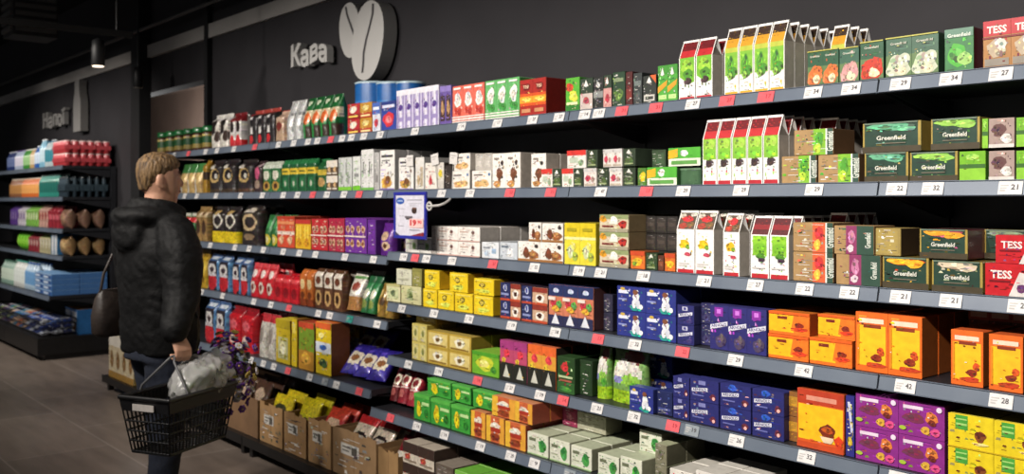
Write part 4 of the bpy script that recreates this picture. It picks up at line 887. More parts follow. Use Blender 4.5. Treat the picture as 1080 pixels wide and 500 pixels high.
AR = [r(0,0,1,1,'#292a6a'), r(.3,.72,.62,.92,'#c9c9e0'), r(.38,.76,.54,.88,'#4a4a90'), p([(.08,.36),(.92,.52),(.92,.68),(.08,.52)], '#dedeea'), t('ARNOLD',.5,.52,.74,.12,'#2a2a66', .12), e(.75,.2,.2,.14,'#3c3a72')]
row('D', 714.5, 732, 1, 20.5, 'tea_box', 'tea box', 'small indigo cube with white ribbon', BX('#292a6a', AR, side='#232450'), rows=2, layers=2, d=.1)
row('D', 733.5, 748, 1, 22, 'tea_box', 'tea box', 'plain indigo cube, grey edge', BX('#2b2a58', [r(.75,0,1,1,'#77758e'), e(.4,.3,.3,.2,'#3f3c66')], side='#24234a'), rows=2, layers=2, d=.1, back=.06)
AT = [r(0,0,1,1,'#2c2a6e'), r(.25,.76,.72,.96,'#8a2fa0'), r(.38,.82,.6,.92,'#d07ae0'), p([(.02,.44),(.98,.56),(.98,.66),(.02,.55)], '#dcdce8'), t('ARNOLD',.5,.555,.86,.07,'#2c2a6e', .14), e(.6,.2,.34,.16,'#4a3f5c'), e(.65,.28,.14,.1,'#6a5a62')]
row('D', 749, 808.5, 3, 47, 'tea_box', 'tea box', 'tall indigo box, violet emblem', BX('#2c2a6e', AT, side='#211f50', top='#3c3a7a'), rows=2, d=.12)
OY = [r(0,0,1,1,'#e8701e'), r(.0,.12,.62,.86,'#f0b818'), p([(.55,.2),(.98,.1),(1,.8),(.62,.86)], '#e8761e'), r(.22,.68,.46,.8,'#7a2416'), e(.76,.45,.13,.14,'#8a2a14'), e(.78,.28,.2,.1,'#d8401c'), r(0,.9,1,1,'#e8601c')]
zb = row('D', 810.5, 853, 1, 25.5, 'tea_box', 'tea box', 'flat orange-yellow box, lower, beside indigo', BX('#e8701e', OY, side='#a8481a', top='#d8782a'), rows=2, d=.12)
zb2 = row('D', 854, 899, 1, 28, 'tea_box', 'tea box', 'flat orange-yellow box, lower, beside tall ones', BX('#e8701e', OY, side='#a8481a', top='#d8782a'), rows=2, d=.12)
row('D', 811, 854, 1, 24, 'tea_box', 'tea box', 'flat orange-yellow box, stacked beside indigo', BX('#e8701e', OY, side='#a8481a', top='#d8782a'), rows=2, d=.12, zoff=zb)
row('D', 863, 902, 1, 25, 'tea_box', 'tea box', 'flat orange-yellow box, stacked, set back', BX('#e8701e', OY, side='#a8481a', top='#d8782a'), rows=2, d=.12, zoff=zb2, back=.03)
TY = [r(0,0,1,1,'#e86a1c'), r(.06,.1,.94,.78,'#f0be1c'), r(.12,.82,.88,.9,'#f0d8c0'), r(.25,.74,.8,.8,'#8a3418'), e(.66,.24,.2,.07,'#8a2c14'), e(.62,.12,.36,.05,'#c8401a'), e(.8,.36,.12,.08,'#d8541c'), r(.06,.1,.12,.78,'#e8881c')]
row('D', 902.5, 972.5, 2, 63, 'tea_box', 'tea box', 'tall orange-yellow box with cup', BX('#e86a1c', TY, side='#8a4a1c', top='#d8602a'), rows=3, d=.1)
row('D', 1003, 1037, 1, 58, 'tea_box', 'tea box', 'tall orange box after the gap', BX('#e86a1c', TY, side='#8a4a1c', top='#d8602a'), rows=2, d=.1)
row('D', 1043, 1079, 1, 59, 'tea_box', 'tea box', 'tall orange box, last of shelf', BX('#e86a1c', TY, side='#8a4a1c', top='#d8602a'), rows=2, d=.1)
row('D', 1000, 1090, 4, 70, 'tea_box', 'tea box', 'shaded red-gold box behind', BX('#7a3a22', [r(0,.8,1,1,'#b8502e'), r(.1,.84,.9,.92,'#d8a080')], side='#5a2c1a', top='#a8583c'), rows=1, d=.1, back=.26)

# ---------- FIFTH SHELF, TEA (E)
GC = [r(0,0,1,1,'#b89a3c'), r(.06,.1,.94,.9,'#d8c47a'), e(.5,.5,.26,.3,'#ece6cc'), e(.5,.5,.12,.14,'#7a5a2a'), r(.1,.12,.9,.22,'#8a6a2a')]
zb = row('E', 434.5, 450, 2, 19, 'tea_box', 'tea box', 'slim pale gold end box', BX('#cfc06a', [r(.15,.1,.85,.9,'#d8ce88'), e(.5,.5,.2,.2,'#8a8a4a')], side='#a8923c', top='#c8b860'), rows=2, layers=2, d=.09)
row('E', 450.8, 497, 2, 17.5, 'tea_box', 'tea box', 'gold box with cream medallion', BX('#b89a3c', GC, side='#8a702a', top='#b8a050'), rows=2, layers=2, d=.12)
row('E', 439, 460, 1, 14, 'tea_box', 'tea box', 'gold box topping the slim pile', BX('#c4a94a', GC, side='#8a702a', top='#d8c878'), rows=2, d=.12, zoff=zb+.004, back=.05)
GYB = [r(0,0,1,1,'#6fae2e'), e(.5,.5,.4,.34,'#c8d03a'), e(.45,.5,.2,.2,'#e8e27a'), r(0,.85,1,1,'#4f9a2a'), e(.8,.3,.12,.16,'#3f8a2a')]
row('E', 498, 526.5, 1, 24, 'tea_box', 'tea box', 'flat green-yellow lemon box', BX('#6fae2e', GYB, side='#3f7a24', top='#8ac040'), rows=2, d=.12)
PYR = lambda c1, c2: [r(0,0,1,1,c1), r(0,.45,1,.78,c2), e(.5,.68,.26,.12,'#d8404a'), e(.3,.5,.16,.08,'#e6c23a'), r(0,0,1,.45,'#24251f'), p([(.5,.4),(.24,.08),(.76,.08)], '#c9c9bc')]
row('E', 527.5, 556, 2, 42, 'tea_box', 'tea box', 'violet-topped box with white pyramid', BX('#a8486a', PYR('#a03a78','#b8486a'), side='#2c2622', top='#a84a78'), rows=3, d=.09)
row('E', 556.8, 586.5, 2, 44, 'tea_box', 'tea box', 'orange-topped box with white pyramid', BX('#d8662c', PYR('#e0662c','#d89a3a'), side='#2c2622', top='#d8724a'), rows=3, d=.09)
row('E', 587.5, 606, 1, 38, 'tea_box', 'tea box', 'dark green box with red emblem', BX('#25421f', [r(0,0,1,.3,'#2f5a2a'), e(.45,.72,.24,.14,'#c8343a'), r(.1,.42,.9,.48,'#b8c89a'), r(.15,.32,.85,.37,'#a85a4a'), e(.5,.12,.4,.08,'#4a8a3c')], side='#1f3a1c', top='#2a4a24'), rows=3, d=.11)
row('E', 608, 621, 1, 37, 'tea_box', 'tea box', 'plain dark green box set back', BX('#22381e', [r(.1,.1,.9,.9,'#274022')], side='#1c301a'), rows=2, d=.11, back=.05)
DP = [r(0,0,1,1,'#7da85a'), r(0,.75,1,1,'#5d7a48'), e(.62,.8,.28,.14,'#6a2c2a'), e(.5,.55,.42,.2,'#dcd8cc'), e(.35,.66,.2,.1,'#ece8e0'), e(.6,.42,.26,.1,'#8ec24a'), e(.25,.4,.14,.07,'#8a8ac0'), r(0,0,1,.22,'#a2cc2e'), e(.75,.32,.16,.08,'#5aa83a')]
row('E', 626, 639, 1, 57, 'herb_pouch', 'tea pouch', 'green herb tea pouch turned aside', PO('#7da85a', DP, 'stand', nm='herb_pouch', seed=31, side='#5d7a3c'), rows=1, d=.08, back=.05)
row('E', 640, 679, 1, 60, 'herb_pouch', 'tea pouch', 'green herb tea pouch with white bowl', PO('#7da85a', DP, 'stand', nm='herb_pouch', seed=32, side='#5d7a3c'), rows=1, d=.085, back=.055)
row('E', 664, 689, 1, 25, 'tea_box', 'tea box', 'royal blue box, figure, before the pouch', BX('#2a3484', FB, side='#1f2862', top='#3a468e'), rows=1, d=.05, back=.002)
row('E', 690, 706, 1, 25, 'tea_box', 'tea box', 'plain dark blue box, side on', BX('#1f2756', [r(.1,.2,.9,.3,'#4a5290')], side='#182048', top='#2c3674'), rows=1, d=.13)
row('E', 683, 709, 1, 25, 'tea_box', 'tea box', 'royal blue box, figure, further in', BX('#2a3484', FB, side='#1f2862', top='#3a468e'), rows=1, layers=2, d=.13, back=.19)
AB = [r(0,0,1,1,'#27296a'), r(.3,.76,.55,.94,'#7d80b8'), p([(.06,.4),(.62,.5),(.62,.66),(.06,.56)], '#dcdce8'), t('ARNOLD',.34,.53,.5,.13,'#27296a', .08), e(.82,.28,.12,.16,'#6a2c3c'), e(.84,.22,.05,.08,'#f0b8b0'), r(.1,.24,.5,.3,'#6a6eb0')]
row('E', 710, 727, 1, 22, 'tea_box', 'tea box', 'indigo box, ribbon partly hidden', BX('#27296a', AB, side='#1f2052', top='#35387c'), rows=2, layers=2, d=.1)
row('E', 728, 758, 1, 23, 'tea_box', 'tea box', 'flat indigo box beside hidden one', BX('#27296a', AB, side='#1f2052', top='#35387c'), rows=2, layers=2, d=.1)
row('E', 759.5, 792, 1, 24, 'tea_box', 'tea box', 'flat indigo box amid pile', BX('#27296a', AB[:1] + [e(.42,.85,.16,.16,'#2f5ac0')] + AB[2:], side='#1f2052', top='#35387c'), rows=2, layers=2, d=.1)
row('E', 793.5, 827, 1, 25, 'tea_box', 'tea box', 'flat indigo box with blue ball', BX('#27296a', AB[:1] + [e(.42,.85,.16,.16,'#2f5ac0')] + AB[2:], side='#1f2052', top='#35387c'), rows=2, layers=2, d=.1)
row('E', 828.5, 839, 1, 26, 'tea_box', 'tea box', 'narrow ochre and brown box', BX('#8a5a2c', [r(0,.4,1,.8,'#b8862c')], side='#5a3a20'), rows=2, layers=2, d=.1, back=.05)
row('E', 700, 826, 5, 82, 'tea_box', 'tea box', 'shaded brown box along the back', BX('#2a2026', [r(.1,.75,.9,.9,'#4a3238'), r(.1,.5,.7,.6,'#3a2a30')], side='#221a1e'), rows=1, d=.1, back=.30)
BO = [r(0,0,1,1,'#d85a20'), r(.02,.14,.98,.74,'#f0bc1c'), r(0,.76,1,1,'#b83c22'), r(.2,.82,.85,.9,'#d8907a'), e(.66,.33,.2,.13,'#7a2a16'), e(.66,.36,.14,.06,'#c0501e'), p([(.5,.24),(.82,.24),(.74,.14),(.58,.14)], '#e8d0b0'), r(0,0,1,.1,'#c84a20'), e(.9,.18,.1,.12,'#d8401c')]
row('E', 841, 890.5, 1, 62, 'tea_box', 'tea box', 'large orange-yellow box with bowl', BX('#d85a20', BO, side='#8a3a18', top='#a84824'), rows=3, d=.1)
row('E', 892, 901, 1, 64, 'tea_box', 'tea box', 'slim blue box with white streak', BX('#2a2c7e', [p([(.2,.9),(.5,.9),(.9,.4),(.6,.4)], '#c9cce4'), e(.5,.25,.3,.1,'#c8b03a')], side='#20225c'), rows=2, d=.1)
PP = [r(0,0,1,1,'#8a2a86'), t('Кава',.34,.82,.44,.12,'#eadcea', -.02, .04), e(.34,.52,.28,.16,'#7a3050'), e(.72,.6,.16,.2,'#d87a3a'), e(.74,.46,.1,.1,'#7a2a1e'), e(.6,.22,.12,.12,'#d8a83a'), e(.82,.2,.12,.12,'#e0508a'), e(.9,.86,.06,.08,'#e8d8e8'), e(.1,.2,.08,.06,'#a8c03a')]
PP[1] = r(.1,.77,.54,.87,'#e4d4e4')
row('E', 902.5, 996.5, 2, 36, 'tea_box', 'tea box', 'purple box with fruit cup', BX('#8a2a86', PP, side='#5a1a58', top='#a04a9c'), rows=2, layers=2, d=.12)
YG = [r(0,0,1,1,'#e6cc1c'), r(.16,.55,.44,.98,'#4aa03a'), r(.18,.68,.42,.74,'#a8d878'), r(.18,.84,.42,.88,'#a8d878'), e(.72,.42,.14,.18,'#8a4a1e'), e(.72,.5,.12,.06,'#6a2c14'), e(.72,.2,.2,.05,'#f0e08a'), r(.0,.0,1,.04,'#c8a818')]
row('E', 1000, 1100, 2, 36, 'tea_box', 'tea box', 'bright yellow box, green square', BX('#e6cc1c', YG, side='#a8901a', top='#e8d44a'), rows=2, layers=2, d=.12)

# ---------- SIXTH SHELF, TEA (G)
DRB = [r(0,0,1,1,'#6a1c22'), e(.5,.6,.38,.16,'#d8cdb8'), e(.5,.6,.24,.09,'#7a1c22'), r(0,.85,1,1,'#8c2a2c'), e(.4,.25,.28,.1,'#c06a64'), r(.1,.38,.9,.43,'#d8b8b0')]
for k_, (a, b, hp, rz_, kk, cc) in enumerate([(407,415,38,.2,.02,'#6a1c22'),(415,424.5,44,.2,.02,'#8c2430'),(425,435,40,.2,.02,'#a02a38')]):
    row('G', a, b, 1, hp, 'coffee_pouch', 'coffee bag', f'dark red coffee bag, {ORD[k_]} of slumping three', PO(cc, [r(0,0,1,1,cc)] + DRB[1:], 'stand', seed=41+k_, side='#4c1418'), rows=3, d=.095, back=kk+.06, rx=-.30, rz=rz_)
GT = [r(0,0,1,1,'#3c9a3a'), e(.30,.42,.16,.36,'#e6cf20'), e(.3,.62,.1,.12,'#d8b428'), r(.5,.6,.95,.72,'#bfe09a'), r(0,.86,1,1,'#5ab44a'), e(.78,.3,.14,.18,'#2c7a2c')]
zb = 0
for k_, (a, b) in enumerate([(437,453.5),(454.5,475),(476,496)]):
    zb = max(zb, row('G', a, b, 1, 27, 'tea_box', 'tea box', f'grass-green box, yellow mug, {ORD[k_]} of lower three', BX('#3c9a3a', GT, side='#256b28', top='#5aac50'), rows=3, d=.1, jit=.3))
for k_, (a, b) in enumerate([(451,476),(477,497),(499,523)]):
    row('G', a, b, 1, 24, 'tea_box', 'tea box', f'grass-green box, yellow mug, {ORD[k_]} of upper three', BX('#3c9a3a', GT, side='#256b28', top='#5aac50'), rows=2, d=.1, zoff=zb+.001, back=.05, jit=.3)
OR = [r(0,0,1,1,'#c8623a'), r(.0,.0,.25,1,'#e6b43a'), r(.75,0,1,1,'#e0a03a'), e(.5,.62,.3,.2,'#e8dcc8'), r(.25,.42,.8,.58,'#a83424'), e(.5,.22,.3,.16,'#8a3a20')]
zb = 0
for k_, (a, b) in enumerate([(497,512),(513,532),(533,554.5)]):
    zb = max(zb, row('G', a, b, 1, 27, 'tea_box', 'tea box', f'rust-orange box, {ORD[k_]} of lower three', BX('#c8623a', OR, side='#8c3c2a', top='#c8845a'), rows=3, d=.1, jit=.2))
for k_, (a, b) in enumerate([(513,537),(539,557)]):
    row('G', a, b, 1, 24, 'tea_box', 'tea box', f'rust-orange box, {ORD[k_]} of upper pair', BX('#c8623a', OR, side='#8c3c2a', top='#c8845a'), rows=2, d=.1, zoff=zb+.001, back=.03, jit=.2)
WG = [r(0,0,1,1,'#d9dbc8'), r(.08,.62,.4,.76,'#6a7058'), e(.72,.45,.2,.32,'#4a9a4a'), e(.72,.6,.12,.16,'#2f7a38'), r(.08,.3,.4,.36,'#a8ac94'), r(0,0,1,.06,'#9ab884')]
zb = 0
for k_, (a, b) in enumerate([(556.5,578.5),(580,601),(602.5,624),(631,653)]):
    zb = max(zb, row('G', a, b, 1, 23, 'tea_box', 'tea box', f'pale box with green leaf, {ORD[k_]} of lower four', BX('#d9dbc8', WG, side='#8f9078', top='#b9c0a4'), rows=3, d=.11, jit=.15))
row('G', 558, 603, 3, 20, 'tea_box', 'tea box', 'magenta box laid behind pale boxes', BX('#8c2a4e', [r(.1,.2,.9,.8,'#a03a5c'), e(.5,.5,.2,.2,'#c87a8c')], side='#6a2040', top='#a04868'), rows=1, d=.1, zoff=zb+.002, back=.20)
row('G', 604, 634, 1, 19, 'tea_box', 'tea box', 'greyish box laid behind pale boxes', BX('#a8a690', [r(.1,.2,.9,.8,'#b4b29c')], side='#7a7866', top='#b8b6a0'), rows=1, d=.1, zoff=zb+.002, back=.20)
row('G', 654.5, 677, 1, 27, 'tea_box', 'tea box', 'pale box with green leaf, beside pile', BX('#d9dbc8', WG, side='#8f9078', top='#b9c0a4'), rows=1, d=.11)
row('G', 653, 676, 1, 24, 'tea_box', 'tea box', 'pale box with green leaf, topmost', BX('#d9dbc8', WG, side='#8a8570', top='#c0c4ac'), rows=2, d=.11, zoff=27*3.1/1000+.006)
row('G', 679, 703, 2, 22, 'tea_box', 'tea box', 'grey-olive box beside topmost pale box', BX('#7f7c66', [e(.5,.5,.26,.3,'#66644e')], side='#5c5a48', top='#a8ac8c'), rows=2, layers=2, d=.11, back=.08)
WR = [r(0,0,1,1,'#e2ded6'), e(.16,.72,.12,.2,'#b83a34'), r(.34,.62,.6,.84,'#b8343a'), r(.64,.66,.92,.74,'#8a8880'), r(.3,.3,.62,.42,'#34302e'), e(.75,.3,.16,.2,'#5a2a2a')]
row('G', 706, 731, 1, 30, 'tea_box', 'tea box', 'white box with red disc', BX('#dcd8ce', [e(.5,.6,.36,.26,'#b83a34'), e(.5,.6,.24,.16,'#d8b0a4')], side='#9a968c', top='#c8c4ba'), rows=2, d=.12)
row('G', 734, 786, 2, 37, 'tea_box', 'tea box', 'white box with red lettering patch', BX('#e2ded6', WR, side='#a8a49a', top='#cfcbc2'), rows=2, d=.12)
row('G', 788, 815, 1, 30, 'tea_box', 'tea box', 'dark box with yellow flowers', BX('#5c4a2a', [e(.4,.7,.3,.2,'#d8b02a'), e(.7,.4,.24,.2,'#5a8a3a')], side='#3a2e1e'), rows=2, d=.12)

# ---------- TEA FLOOR DECK (K)
BK = [r(0,0,1,1,'#cfc4b4'), r(0,.5,1,1,'#3c2c26'), e(.3,.3,.2,.2,'#a8483a'), r(.1,.1,.9,.2,'#8a7a6a')]
row('K', 425, 458, 2, 22, 'tea_box', 'tea case', 'brown and cream flat case', BX('#3c2c26', BK, side='#3a2a24', top='#b8ac9c'), rows=3, layers=3, d=.13)
row('K', 459, 478, 1, 19, 'tea_box', 'tea case', 'grey-brown flat case beside green cases', BX('#5c5046', [r(.1,.2,.9,.8,'#6a5e54')], side='#443a32', top='#8a8074'), rows=3, layers=3, d=.13)
GB_ = [r(0,0,1,1,'#cdd2b4'), e(.4,.5,.3,.3,'#5a9a3a'), r(0,.8,1,1,'#7ab84a')]
row('K', 480, 540, 3, 20, 'tea_box', 'tea case', 'green-topped flat case', BX('#7ab84a', GB_, side='#5a7a3c', top='#6cae3e'), rows=3, layers=3, d=.13, jit=.2)
row('K', 542, 600, 3, 26, 'tea_box', 'tea case', 'maroon flat case low down', BX('#4a1c2c', [r(.1,.2,.9,.8,'#6a2a3c')], side='#3a1622', top='#7a3448'), rows=2, layers=2, d=.13)

# ---------- THIRD SHELF, COFFEE (c)
row('c', 189, 203, 2, 28, 'coffee_pouch', 'coffee bag', 'green coffee bag with red strip', PO('#2f6a38', [r(0,.65,1,.85,'#c8323a'), e(.5,.3,.3,.2,'#5a9a4a'), r(.1,.9,.9,1,'#d8d8c8')], 'stand', seed=51), rows=2, d=.1)
row('c', 205, 217, 2, 36, 'coffee_pouch', 'coffee bag', 'tan coffee bag with dark picture', PO('#9a7a4a', [e(.5,.4,.36,.2,'#4a3222'), r(0,.7,1,.85,'#c9b08a'), e(.5,.8,.2,.06,'#6a4a2a')], 'gusset', seed=52), rows=2, d=.1)
SWY = [r(0,0,1,1,'#2c2526'), e(.5,.6,.4,.2,'#d8d2c4'), e(.55,.6,.28,.13,'#2c2526'), e(.4,.84,.2,.06,'#c9a86a'), r(0,0,1,.32,'#e0c41e')]
row('c', 221.5, 248, 2, 38, 'coffee_pouch', 'coffee bag', 'black coffee bag with yellow foot', PO('#2c2526', SWY, 'gusset', seed=53), rows=2, d=.11)
row('c', 252, 271, 1, 42, 'coffee_pouch', 'coffee bag', 'large black coffee bag, pale ring', PO('#2f2826', [e(.5,.55,.4,.22,'#c9b088'), e(.55,.56,.28,.14,'#2f2826'), e(.5,.2,.3,.08,'#8a7458'), e(.4,.85,.3,.06,'#d8cdbc')], 'gusset', seed=54), rows=2, d=.13)
row('c', 277, 291, 2, 33, 'coffee_pouch', 'coffee bag', 'green coffee bag with yellow lemon foot', PO('#2a6a36', [e(.5,.22,.4,.18,'#c8b840'), e(.5,.22,.22,.1,'#e8e0a0'), e(.5,.7,.34,.14,'#4a9a5a')], 'stand', seed=55), rows=2, d=.1)
BNS = lambda: [e(.28,.68,.2,.12,'#d8b090'), e(.72,.68,.2,.12,'#d8b090'), e(.28,.28,.2,.12,'#d8b090'), e(.72,.28,.2,.12,'#d8b090'), e(.28,.68,.1,.06,'#8a4a2c'), e(.72,.68,.1,.06,'#8a4a2c'), e(.28,.28,.1,.06,'#8a4a2c'), e(.72,.28,.1,.06,'#8a4a2c'), r(0,.46,1,.5,'#e8d8cc')]
row('c', 292.5, 310.5, 2, 33, 'coffee_box', 'coffee box', 'orange-red striped coffee pack', BX('#c8482c', [r(0,.42,1,.52,'#ead8c8'), r(0,.75,1,.84,'#d88a5a'), e(.5,.25,.36,.12,'#d8b08a'), r(0,.92,1,1,'#b0341e')], nm='coffee_box', side='#9a3424', top='#d87050'), rows=3, d=.08)
row('c', 311.5, 327.5, 2, 31, 'coffee_box', 'coffee box', 'yellow coffee pack with red edge', BX('#d8a81e', [r(0,.85,1,1,'#b8342a'), r(.2,.35,.4,.8,'#f0d050'), r(.6,.35,.8,.8,'#f0d050'), e(.5,.2,.4,.1,'#c88a1e')], nm='coffee_box', side='#a87a1a', top='#c8503a'), rows=3, d=.08)
row('c', 328.5, 345.5, 2, 33, 'coffee_box', 'coffee box', 'red coffee pack with bean discs', BX('#b8242c', BNS(), nm='coffee_box', side='#8c1a22', top='#c84048'), rows=3, d=.08)
row('c', 346.5, 363, 2, 35, 'coffee_box', 'coffee box', 'crimson coffee pack beside purple ones', BX('#a82040', BNS(), nm='coffee_box', side='#7c1830', top='#b84060'), rows=3, d=.08)
row('c', 364, 386.5, 2, 37, 'coffee_box', 'coffee box', 'purple coffee pack with bean discs', BX('#6a2a92', BNS(), nm='coffee_box', side='#4c1e6e', top='#8a4ab0'), rows=3, d=.08)
row('c', 387.5, 396, 1, 37, 'coffee_box', 'coffee box', 'plain purple coffee pack', BX('#5c2484', [r(.1,.1,.9,.9,'#6a2e94')], nm='coffee_box', side='#4c1e6e', top='#8a4ab0'), rows=3, d=.08)
row('c', 397, 411, 1, 34, 'coffee_pouch', 'coffee bag', 'purple coffee bag behind promo frame', PO('#5c2484', [e(.45,.6,.26,.14,'#c9a88a'), e(.6,.3,.26,.14,'#d8b898'), e(.6,.3,.13,.07,'#5a3420')], 'stand', seed=56, side='#3c1860'), rows=2, d=.1)

# ---------- FOURTH SHELF, COFFEE (d)
row('d', 203, 216, 2, 40, 'coffee_pouch', 'coffee bag', 'ochre yellow coffee bag', PO('#b8942c', [e(.5,.5,.36,.2,'#d8b848'), r(0,.8,1,1,'#8a6a1e'), e(.5,.25,.26,.1,'#7a5a1a')], 'stand', seed=61), rows=2, d=.1)
RB = [r(0,0,1,1,'#2c2630'), r(0,.80,1,1,'#44608c'), r(.0,.0,.12,.8,'#8fb0cc'), r(.9,.0,1,.8,'#5a88b4'), e(.5,.58,.34,.17,'#d8d4d2'), e(.5,.22,.42,.22,'#c02a34'), e(.5,.56,.18,.08,'#3a2a34'), r(.2,.86,.8,.92,'#c8d0dc'), r(.15,.40,.85,.46,'#c8c4c8')]
row('d', 217, 240.5, 2, 38, 'coffee_pouch', 'coffee bag', 'blue, white and red coffee bag', PO('#2c3650', RB, 'gusset', seed=62, side='#5a2630'), rows=2, d=.1)
row('d', 243, 260.5, 2, 39, 'coffee_pouch', 'coffee bag', 'blue-red coffee bag beside red ones', PO('#2c3650', RB, 'gusset', seed=63, side='#5a2630'), rows=2, d=.1)
RDB = [e(.5,.7,.3,.12,'#ead8d0'), e(.5,.3,.3,.18,'#d8c8bc'), e(.5,.3,.14,.09,'#7a2420'), r(0,.88,1,1,'#d84a50')]
row('d', 261.5, 287, 3, 36, 'coffee_pouch', 'coffee bag', 'bright red coffee bag, pale cup', PO('#c41f2c', RDB, 'stand', seed=64), rows=2, d=.1)
row('d', 288, 313.5, 3, 28, 'coffee_pouch', 'coffee bag', 'low bright red coffee pack', PO('#c41f2c', [e(.5,.35,.34,.2,'#8c1620'), r(0,.75,1,.9,'#d84a50')], 'brick', seed=65), rows=3, d=.09)
row('d', 314.5, 329, 2, 38, 'coffee_pouch', 'coffee bag', 'orange-brown coffee bag', PO('#c06a2e', [e(.5,.6,.34,.14,'#e8c890'), r(0,0,1,.2,'#8a3e1e'), e(.5,.3,.3,.1,'#7a3a1c')], 'brick', seed=66), rows=3, d=.09)
BWP = [r(0,0,1,1,'#5a3a26'), r(.1,.55,.9,.92,'#ded4c4'), e(.5,.72,.26,.1,'#6a3a24'), e(.5,.28,.36,.2,'#c8a06a'), e(.5,.28,.2,.11,'#3a2216')]
row('d', 330, 360, 3, 42, 'coffee_pouch', 'coffee bag', 'brown and cream coffee bag', PO('#5a3a26', BWP, 'brick', seed=67), rows=3, d=.09)
row('d', 362, 374, 1, 42, 'coffee_pouch', 'coffee bag', 'leaning white coffee bag, tan foot', PO('#d8d2c6', [r(0,0,1,.35,'#b8844a'), e(.5,.6,.3,.12,'#8a3a2c'), r(0,.8,1,.9,'#5a8a4a')], 'stand', seed=68, side='#4a6a3c'), rows=2, d=.1, rx=-.22, rz=.15)
row('d', 377, 391, 2, 40, 'coffee_pouch', 'coffee bag', 'leaning green coffee bag', PO('#2c7a44', [e(.5,.5,.34,.14,'#d8d8c0'), r(0,.8,1,1,'#1f5a34'), e(.5,.22,.34,.12,'#8a9a4a')], 'stand', seed=69), rows=2, d=.09, rx=-.22, rz=.12)
row('d', 394, 411, 2, 36, 'coffee_pouch', 'coffee bag', 'gold and brown speckled coffee bag', PO('#8a6a2c', [e(.3,.7,.2,.12,'#d8c078'), e(.7,.45,.22,.12,'#4a3218'), e(.35,.25,.24,.12,'#c8a850')], 'stand', seed=70), rows=2, d=.1, rx=-.1)

# ---------- FIFTH SHELF, COFFEE (e)
row('e', 214, 237, 2, 46, 'coffee_pouch', 'coffee bag', 'blue and white coffee bag, red cup', PO('#2c3650', RB, 'gusset', seed=71, side='#5a2630'), rows=2, d=.1)
row('e', 239, 265, 2, 45, 'coffee_pouch', 'coffee bag', 'glossy red coffee bag', PO('#b81c28', [e(.5,.6,.3,.12,'#d8606a'), r(0,.86,1,1,'#8c1620'), e(.4,.25,.2,.12,'#e0c0b8')], 'gusset', seed=72), rows=2, d=.12)
row('e', 270, 289, 2, 46, 'coffee_pouch', 'coffee bag', 'silvery white coffee bag, red top', PO('#bdb6ac', [r(0,.82,1,1,'#b83038'), e(.4,.5,.3,.18,'#8a827a'), e(.6,.25,.26,.1,'#d8d4cc')], 'stand', seed=73), rows=2, d=.1)
row('e', 291, 306, 1, 46, 'coffee_box', 'coffee box', 'yellow-green box with silver panel', BX('#c0a81e', [r(.15,.1,.85,.6,'#b8b88a'), e(.5,.35,.26,.16,'#e8e4b0'), r(0,.8,1,1,'#a8941a')], nm='coffee_box', side='#8a5a2a', top='#d8c43a'), rows=2, d=.1)
row('e', 307.5, 313, 1, 50, 'coffee_box', 'coffee box', 'slim yellow carton', BX('#d8bc1e', [r(.2,.7,.8,.9,'#f0dc60')], nm='coffee_box', side='#9a6a24'), rows=2, d=.1)
row('e', 315, 331, 1, 50, 'coffee_box', 'coffee box', 'green box over orange fruit', BX('#7a9a2c', [r(0,0,1,.4,'#b8842c'), e(.5,.25,.36,.14,'#d8a040'), r(0,.88,1,1,'#c84a2c')], nm='coffee_box', side='#7a4a24', top='#b84a2c'), rows=2, d=.11)
row('e', 333, 349, 1, 56, 'coffee_box', 'coffee box', 'yellow and white box, blue squiggle', BX('#e0c41e', [r(0,.42,1,.62,'#d8dfe8'), e(.5,.52,.26,.06,'#3a6ab8'), e(.5,.22,.3,.1,'#4a6a3a'), r(0,.88,1,1,'#d8602c'), e(.4,.75,.2,.06,'#f4e88a')], nm='coffee_box', side='#6a3a1e', top='#d8702c'), rows=1, d=.12)
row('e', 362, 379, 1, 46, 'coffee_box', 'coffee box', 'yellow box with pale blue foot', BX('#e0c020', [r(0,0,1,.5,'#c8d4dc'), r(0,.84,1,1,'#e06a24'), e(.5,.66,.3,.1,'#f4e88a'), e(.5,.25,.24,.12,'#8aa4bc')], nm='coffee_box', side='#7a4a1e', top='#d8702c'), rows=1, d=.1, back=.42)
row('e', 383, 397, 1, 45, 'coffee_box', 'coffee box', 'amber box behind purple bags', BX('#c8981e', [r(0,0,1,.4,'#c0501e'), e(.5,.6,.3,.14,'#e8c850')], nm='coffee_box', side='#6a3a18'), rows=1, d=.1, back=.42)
# purple bags slumped over the shelf front
PB = [r(0,0,1,1,'#33288c'), p([(.12,.3),(.8,.2),(.9,.62),(.2,.7)],'#ddd2bc'), e(.5,.46,.22,.1,'#8a5a34'), e(.3,.8,.16,.06,'#5a48b8'), e(.75,.2,.18,.08,'#4a3aa8'), r(0,.9,1,1,'#2c2280')]
for k_, (px, dy_, z0, sc_, rz_, lean_) in enumerate([(360,.02,.0,.9,.28,-.82),(373.5,.02,.0,.9,.28,-.82),(387,.02,.0,.9,.28,-.82),(371,.22,.04,.95,.28,-.82),(386,.22,.05,.95,.28,-.82)]):
    o = mk_pouch('coffee_pouch', .155*sc_, .058, .22*sc_, '#33288c', PB, side='#2a2078', kind='pillow', seed=80+k_)
    Yb = 2.58 + dy_ ; o.location = (X_at(px, Yb), Yb + .05, SHELF['e'][0] + .028 + z0); o.rotation_euler = (lean_, 0, rz_)
    tag(o, f'purple coffee bag with cream panel, {ORD[k_]} in the slumped heap, fifth coffee shelf', 'coffee bag', 'slumped purple bags')

